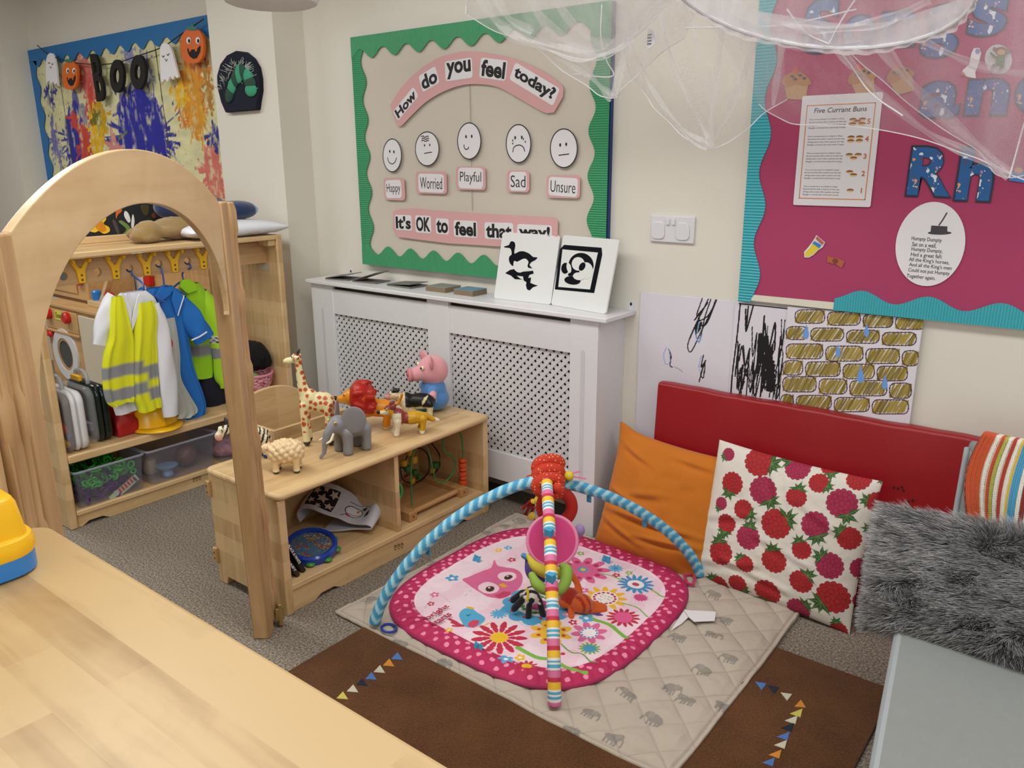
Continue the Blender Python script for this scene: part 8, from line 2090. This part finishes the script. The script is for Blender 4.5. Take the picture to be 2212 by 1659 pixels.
b.grid(rows, closed_u=True); part('gathered_band', b, M_NET3, can)
def panel(name, top, bot, y0, y1, m, folds=9, amp=.02, n=90, rows_=26, sag=0, hem=True, seed=0):
    """net sheet between two photo outlines, hung at depths y0 (top) to y1 (hem)"""
    T_ = spline([onY(px, py, y0) for px, py in top], 10); B_ = spline([onY(px, py, y1) for px, py in bot], 10)
    def at(P, f):
        q = f*(len(P)-1); i = min(int(q), len(P)-2); t = q-i; return Vector(P[i])*(1-t)+Vector(P[i+1])*t
    rs_ = random.Random(seed); ph = [rs_.uniform(0, 6) for _ in range(3)]
    b = MB(); rows = []
    for k in range(rows_):
        f = k/(rows_-1); row = []
        for j in range(n):
            u = j/(n-1); p = at(T_, u)*(1-f)+at(B_, u)*f
            d = amp*(.35+.65*f)*(math.sin(folds*2*PI*u+ph[0]+f*1.3)+.5*math.sin(folds*4.7*u+ph[1]-f*2))
            p.y += d; p.x += d*.5*math.sin(3*u+ph[2]); p.z -= sag*math.sin(PI*u)*f*(1-f)*2; row.append(p)
        rows.append(row)
    b.grid(rows); o = part(name, b, m, can)
    if hem:
        b = MB(); b.tube(rows[-1], .0016, 5); part('hem_cord', b, M_CORD, o)
    return o
panel('net_panel', [(1000, -90), (1120, -90), (1260, -90), (1400, -70), (1500, -40)], [(1006, 30), (1070, 68), (1130, 84), (1210, 116), (1290, 130), (1350, 100), (1420, 30)], 2.25, 2.45, M_NET2, 4, .006, seed=1)
panel('net_panel', [(1100, -40), (1230, -30), (1400, -20), (1520, 0)], [(1160, 105), (1220, 155), (1280, 195), (1320, 212), (1350, 190), (1410, 130), (1480, 80)], 2.35, 2.50, M_NET, 4, .006, seed=2)
panel('net_panel', [(1290, -60), (1380, -50), (1480, -20), (1600, 40), (1690, 70)], [(1350, 140), (1400, 215), (1460, 280), (1530, 322), (1600, 290), (1650, 245), (1700, 215)], 2.30, 2.55, M_NET, 6, .010, seed=3)
panel('net_panel', [(1500, 0), (1600, 60), (1790, 85), (2000, 40), (2212, -60), (2330, -90)], [(1640, 225), (1705, 266), (1830, 272), (1960, 292), (2090, 335), (2190, 380), (2330, 440)], 2.44, 2.60, M_NET, 6, .010, seed=4)
panel('net_panel', [(1760, 90), (1900, 60), (2060, 20), (2200, -40), (2300, -80)], [(1830, 110), (1900, 170), (1990, 245), (2100, 320), (2180, 384), (2300, 330)], 2.46, 2.63, M_NET, 4, .012, seed=5)
for k, (pts, wpx, y) in enumerate((([(1030, -40), (1060, 30), (1110, 75), (1200, 105), (1280, 118), (1340, 90), (1400, 20), (1440, -40)], 34, 2.43), ([(1060, -30), (1100, 40), (1150, 70)], 26, 2.42), ([(1130, -40), (1170, 40), (1230, 90), (1310, 110)], 30, 2.44), ([(1180, -40), (1220, 30), (1270, 80), (1330, 100)], 22, 2.45),
        ([(1200, 120), (1260, 150), (1300, 190), (1322, 214)], 24, 2.49), ([(1400, -30), (1370, 60), (1345, 130), (1325, 208)], 26, 2.49), ([(1345, 20), (1370, 110), (1420, 210), (1480, 285), (1530, 318)], 20, 2.53), ([(1420, -20), (1440, 90), (1480, 200), (1530, 300)], 14, 2.52), ([(1560, 20), (1555, 120), (1540, 230), (1532, 318)], 22, 2.53), ([(1640, 60), (1600, 180), (1545, 300)], 20, 2.54),
        ([(1480, -20), (1560, 40), (1660, 80), (1790, 98), (1920, 78), (2020, 40), (2110, -20)], 26, 2.42), ([(1520, -30), (1600, 20), (1700, 52), (1800, 62), (1910, 45), (2010, 0)], 22, 2.38), ([(1800, 95), (1850, 150), (1920, 220), (2010, 290), (2110, 340), (2180, 382)], 18, 2.60), ([(1890, 80), (1960, 170), (2060, 270), (2180, 375)], 24, 2.61), ([(1960, 70), (2060, 120), (2140, 150), (2230, 160)], 16, 2.58), ([(1690, 95), (1680, 160), (1670, 228)], 16, 2.55))):
    P = spline([onY(px, py, y) for px, py in pts], 8); T_ = []
    for i, p in enumerate(P):
        q = Vector(P[min(i+1, len(P)-1)])-Vector(P[max(i-1, 0)]); q.normalize(); w_ = wpx/FPX*2.75*(.75+.25*math.sin(i*.5+k)); nv_ = Vector((q.z, 0, -q.x)); T_.append([Vector(p)+nv_*w_*f+Vector((0, .006*math.sin(f*9+i*.2), 0)) for f in (-.5, -.25, 0, .25, .5)])
    b = MB(); b.grid(T_); part('net_fold', b, M_NET2, can)
for pts, y in (([(1480, 0), (1500, 60), (1510, 130)], 2.5), ([(1700, 20), (1740, 70), (1790, 95)], 2.40), ([(1860, -20), (1820, 40), (1790, 95)], 2.40), ([(1790, 90), (1830, 130), (1880, 200), (1950, 250)], 2.5), ([(2240, 220), (2215, 260), (2195, 330), (2180, 384)], 2.6), ([(1300, 10), (1298, 80), (1310, 130), (1322, 165), (1240, 160)], 2.5), ([(1010, -40), (1006, 30)], 2.42), ([(1480, 60), (1680, 55), (1850, 20)], 2.42)):
    b = MB(); b.tube(spline([onY(px, py, y) for px, py in pts], 8), .0022, 6); part('fold_cord', b, M_CORD, can)
tg = [onY(px, py, 2.44) for px, py in ((1402, 62), (1411, 66), (1417, 95), (1400, 107), (1396, 92), (1399, 76))]
b = MB(); b.prism([(p[0], p[2]) for p in tg], 2.439, 2.441, 'Y'); lt = part('wash_label', b, mat('silver_label', '#d0d2d8', .3), can, smooth=False)
b = MB(); c_ = np.mean(tg, 0)
for k in range(4): b.box(c_[0]-.008, c_[0]+.006, 2.4375, 2.4388, c_[2]-.018+k*.009, c_[2]-.014+k*.009)
part('label_print', b, mat('grey_print', '#33353f'), lt, smooth=False)
b = MB(); b.tube([(HC.x, HC.y, CEIL-.06), (HC.x, HC.y, CEIL)], .006, 8); part('ceiling_cord', b, M_CORD, can)

# ================================================================ lampshade just showing at the top
lp = thing('fabric_lampshade', 'white fabric lampshade with only its lower edge showing above the pillar', 'lampshade', (-2.69, 2.0, 2.11))
b = MB(); b.lathe([(.150, 0), (.165, .006), (.175, .03), (.175, .26), (.168, .265), (.168, .03), (.150, .008)], (-2.69, 2.0, 2.108), 40); part('shade', b, mat('white_gauze', '#e6e6e8', .8, .05, 60), lp)
b = MB(); b.tube([(-2.69, 2.0, 2.11), (-2.69, 2.0, CEIL)], .004, 8); part('flex', b, M_CORD, lp)
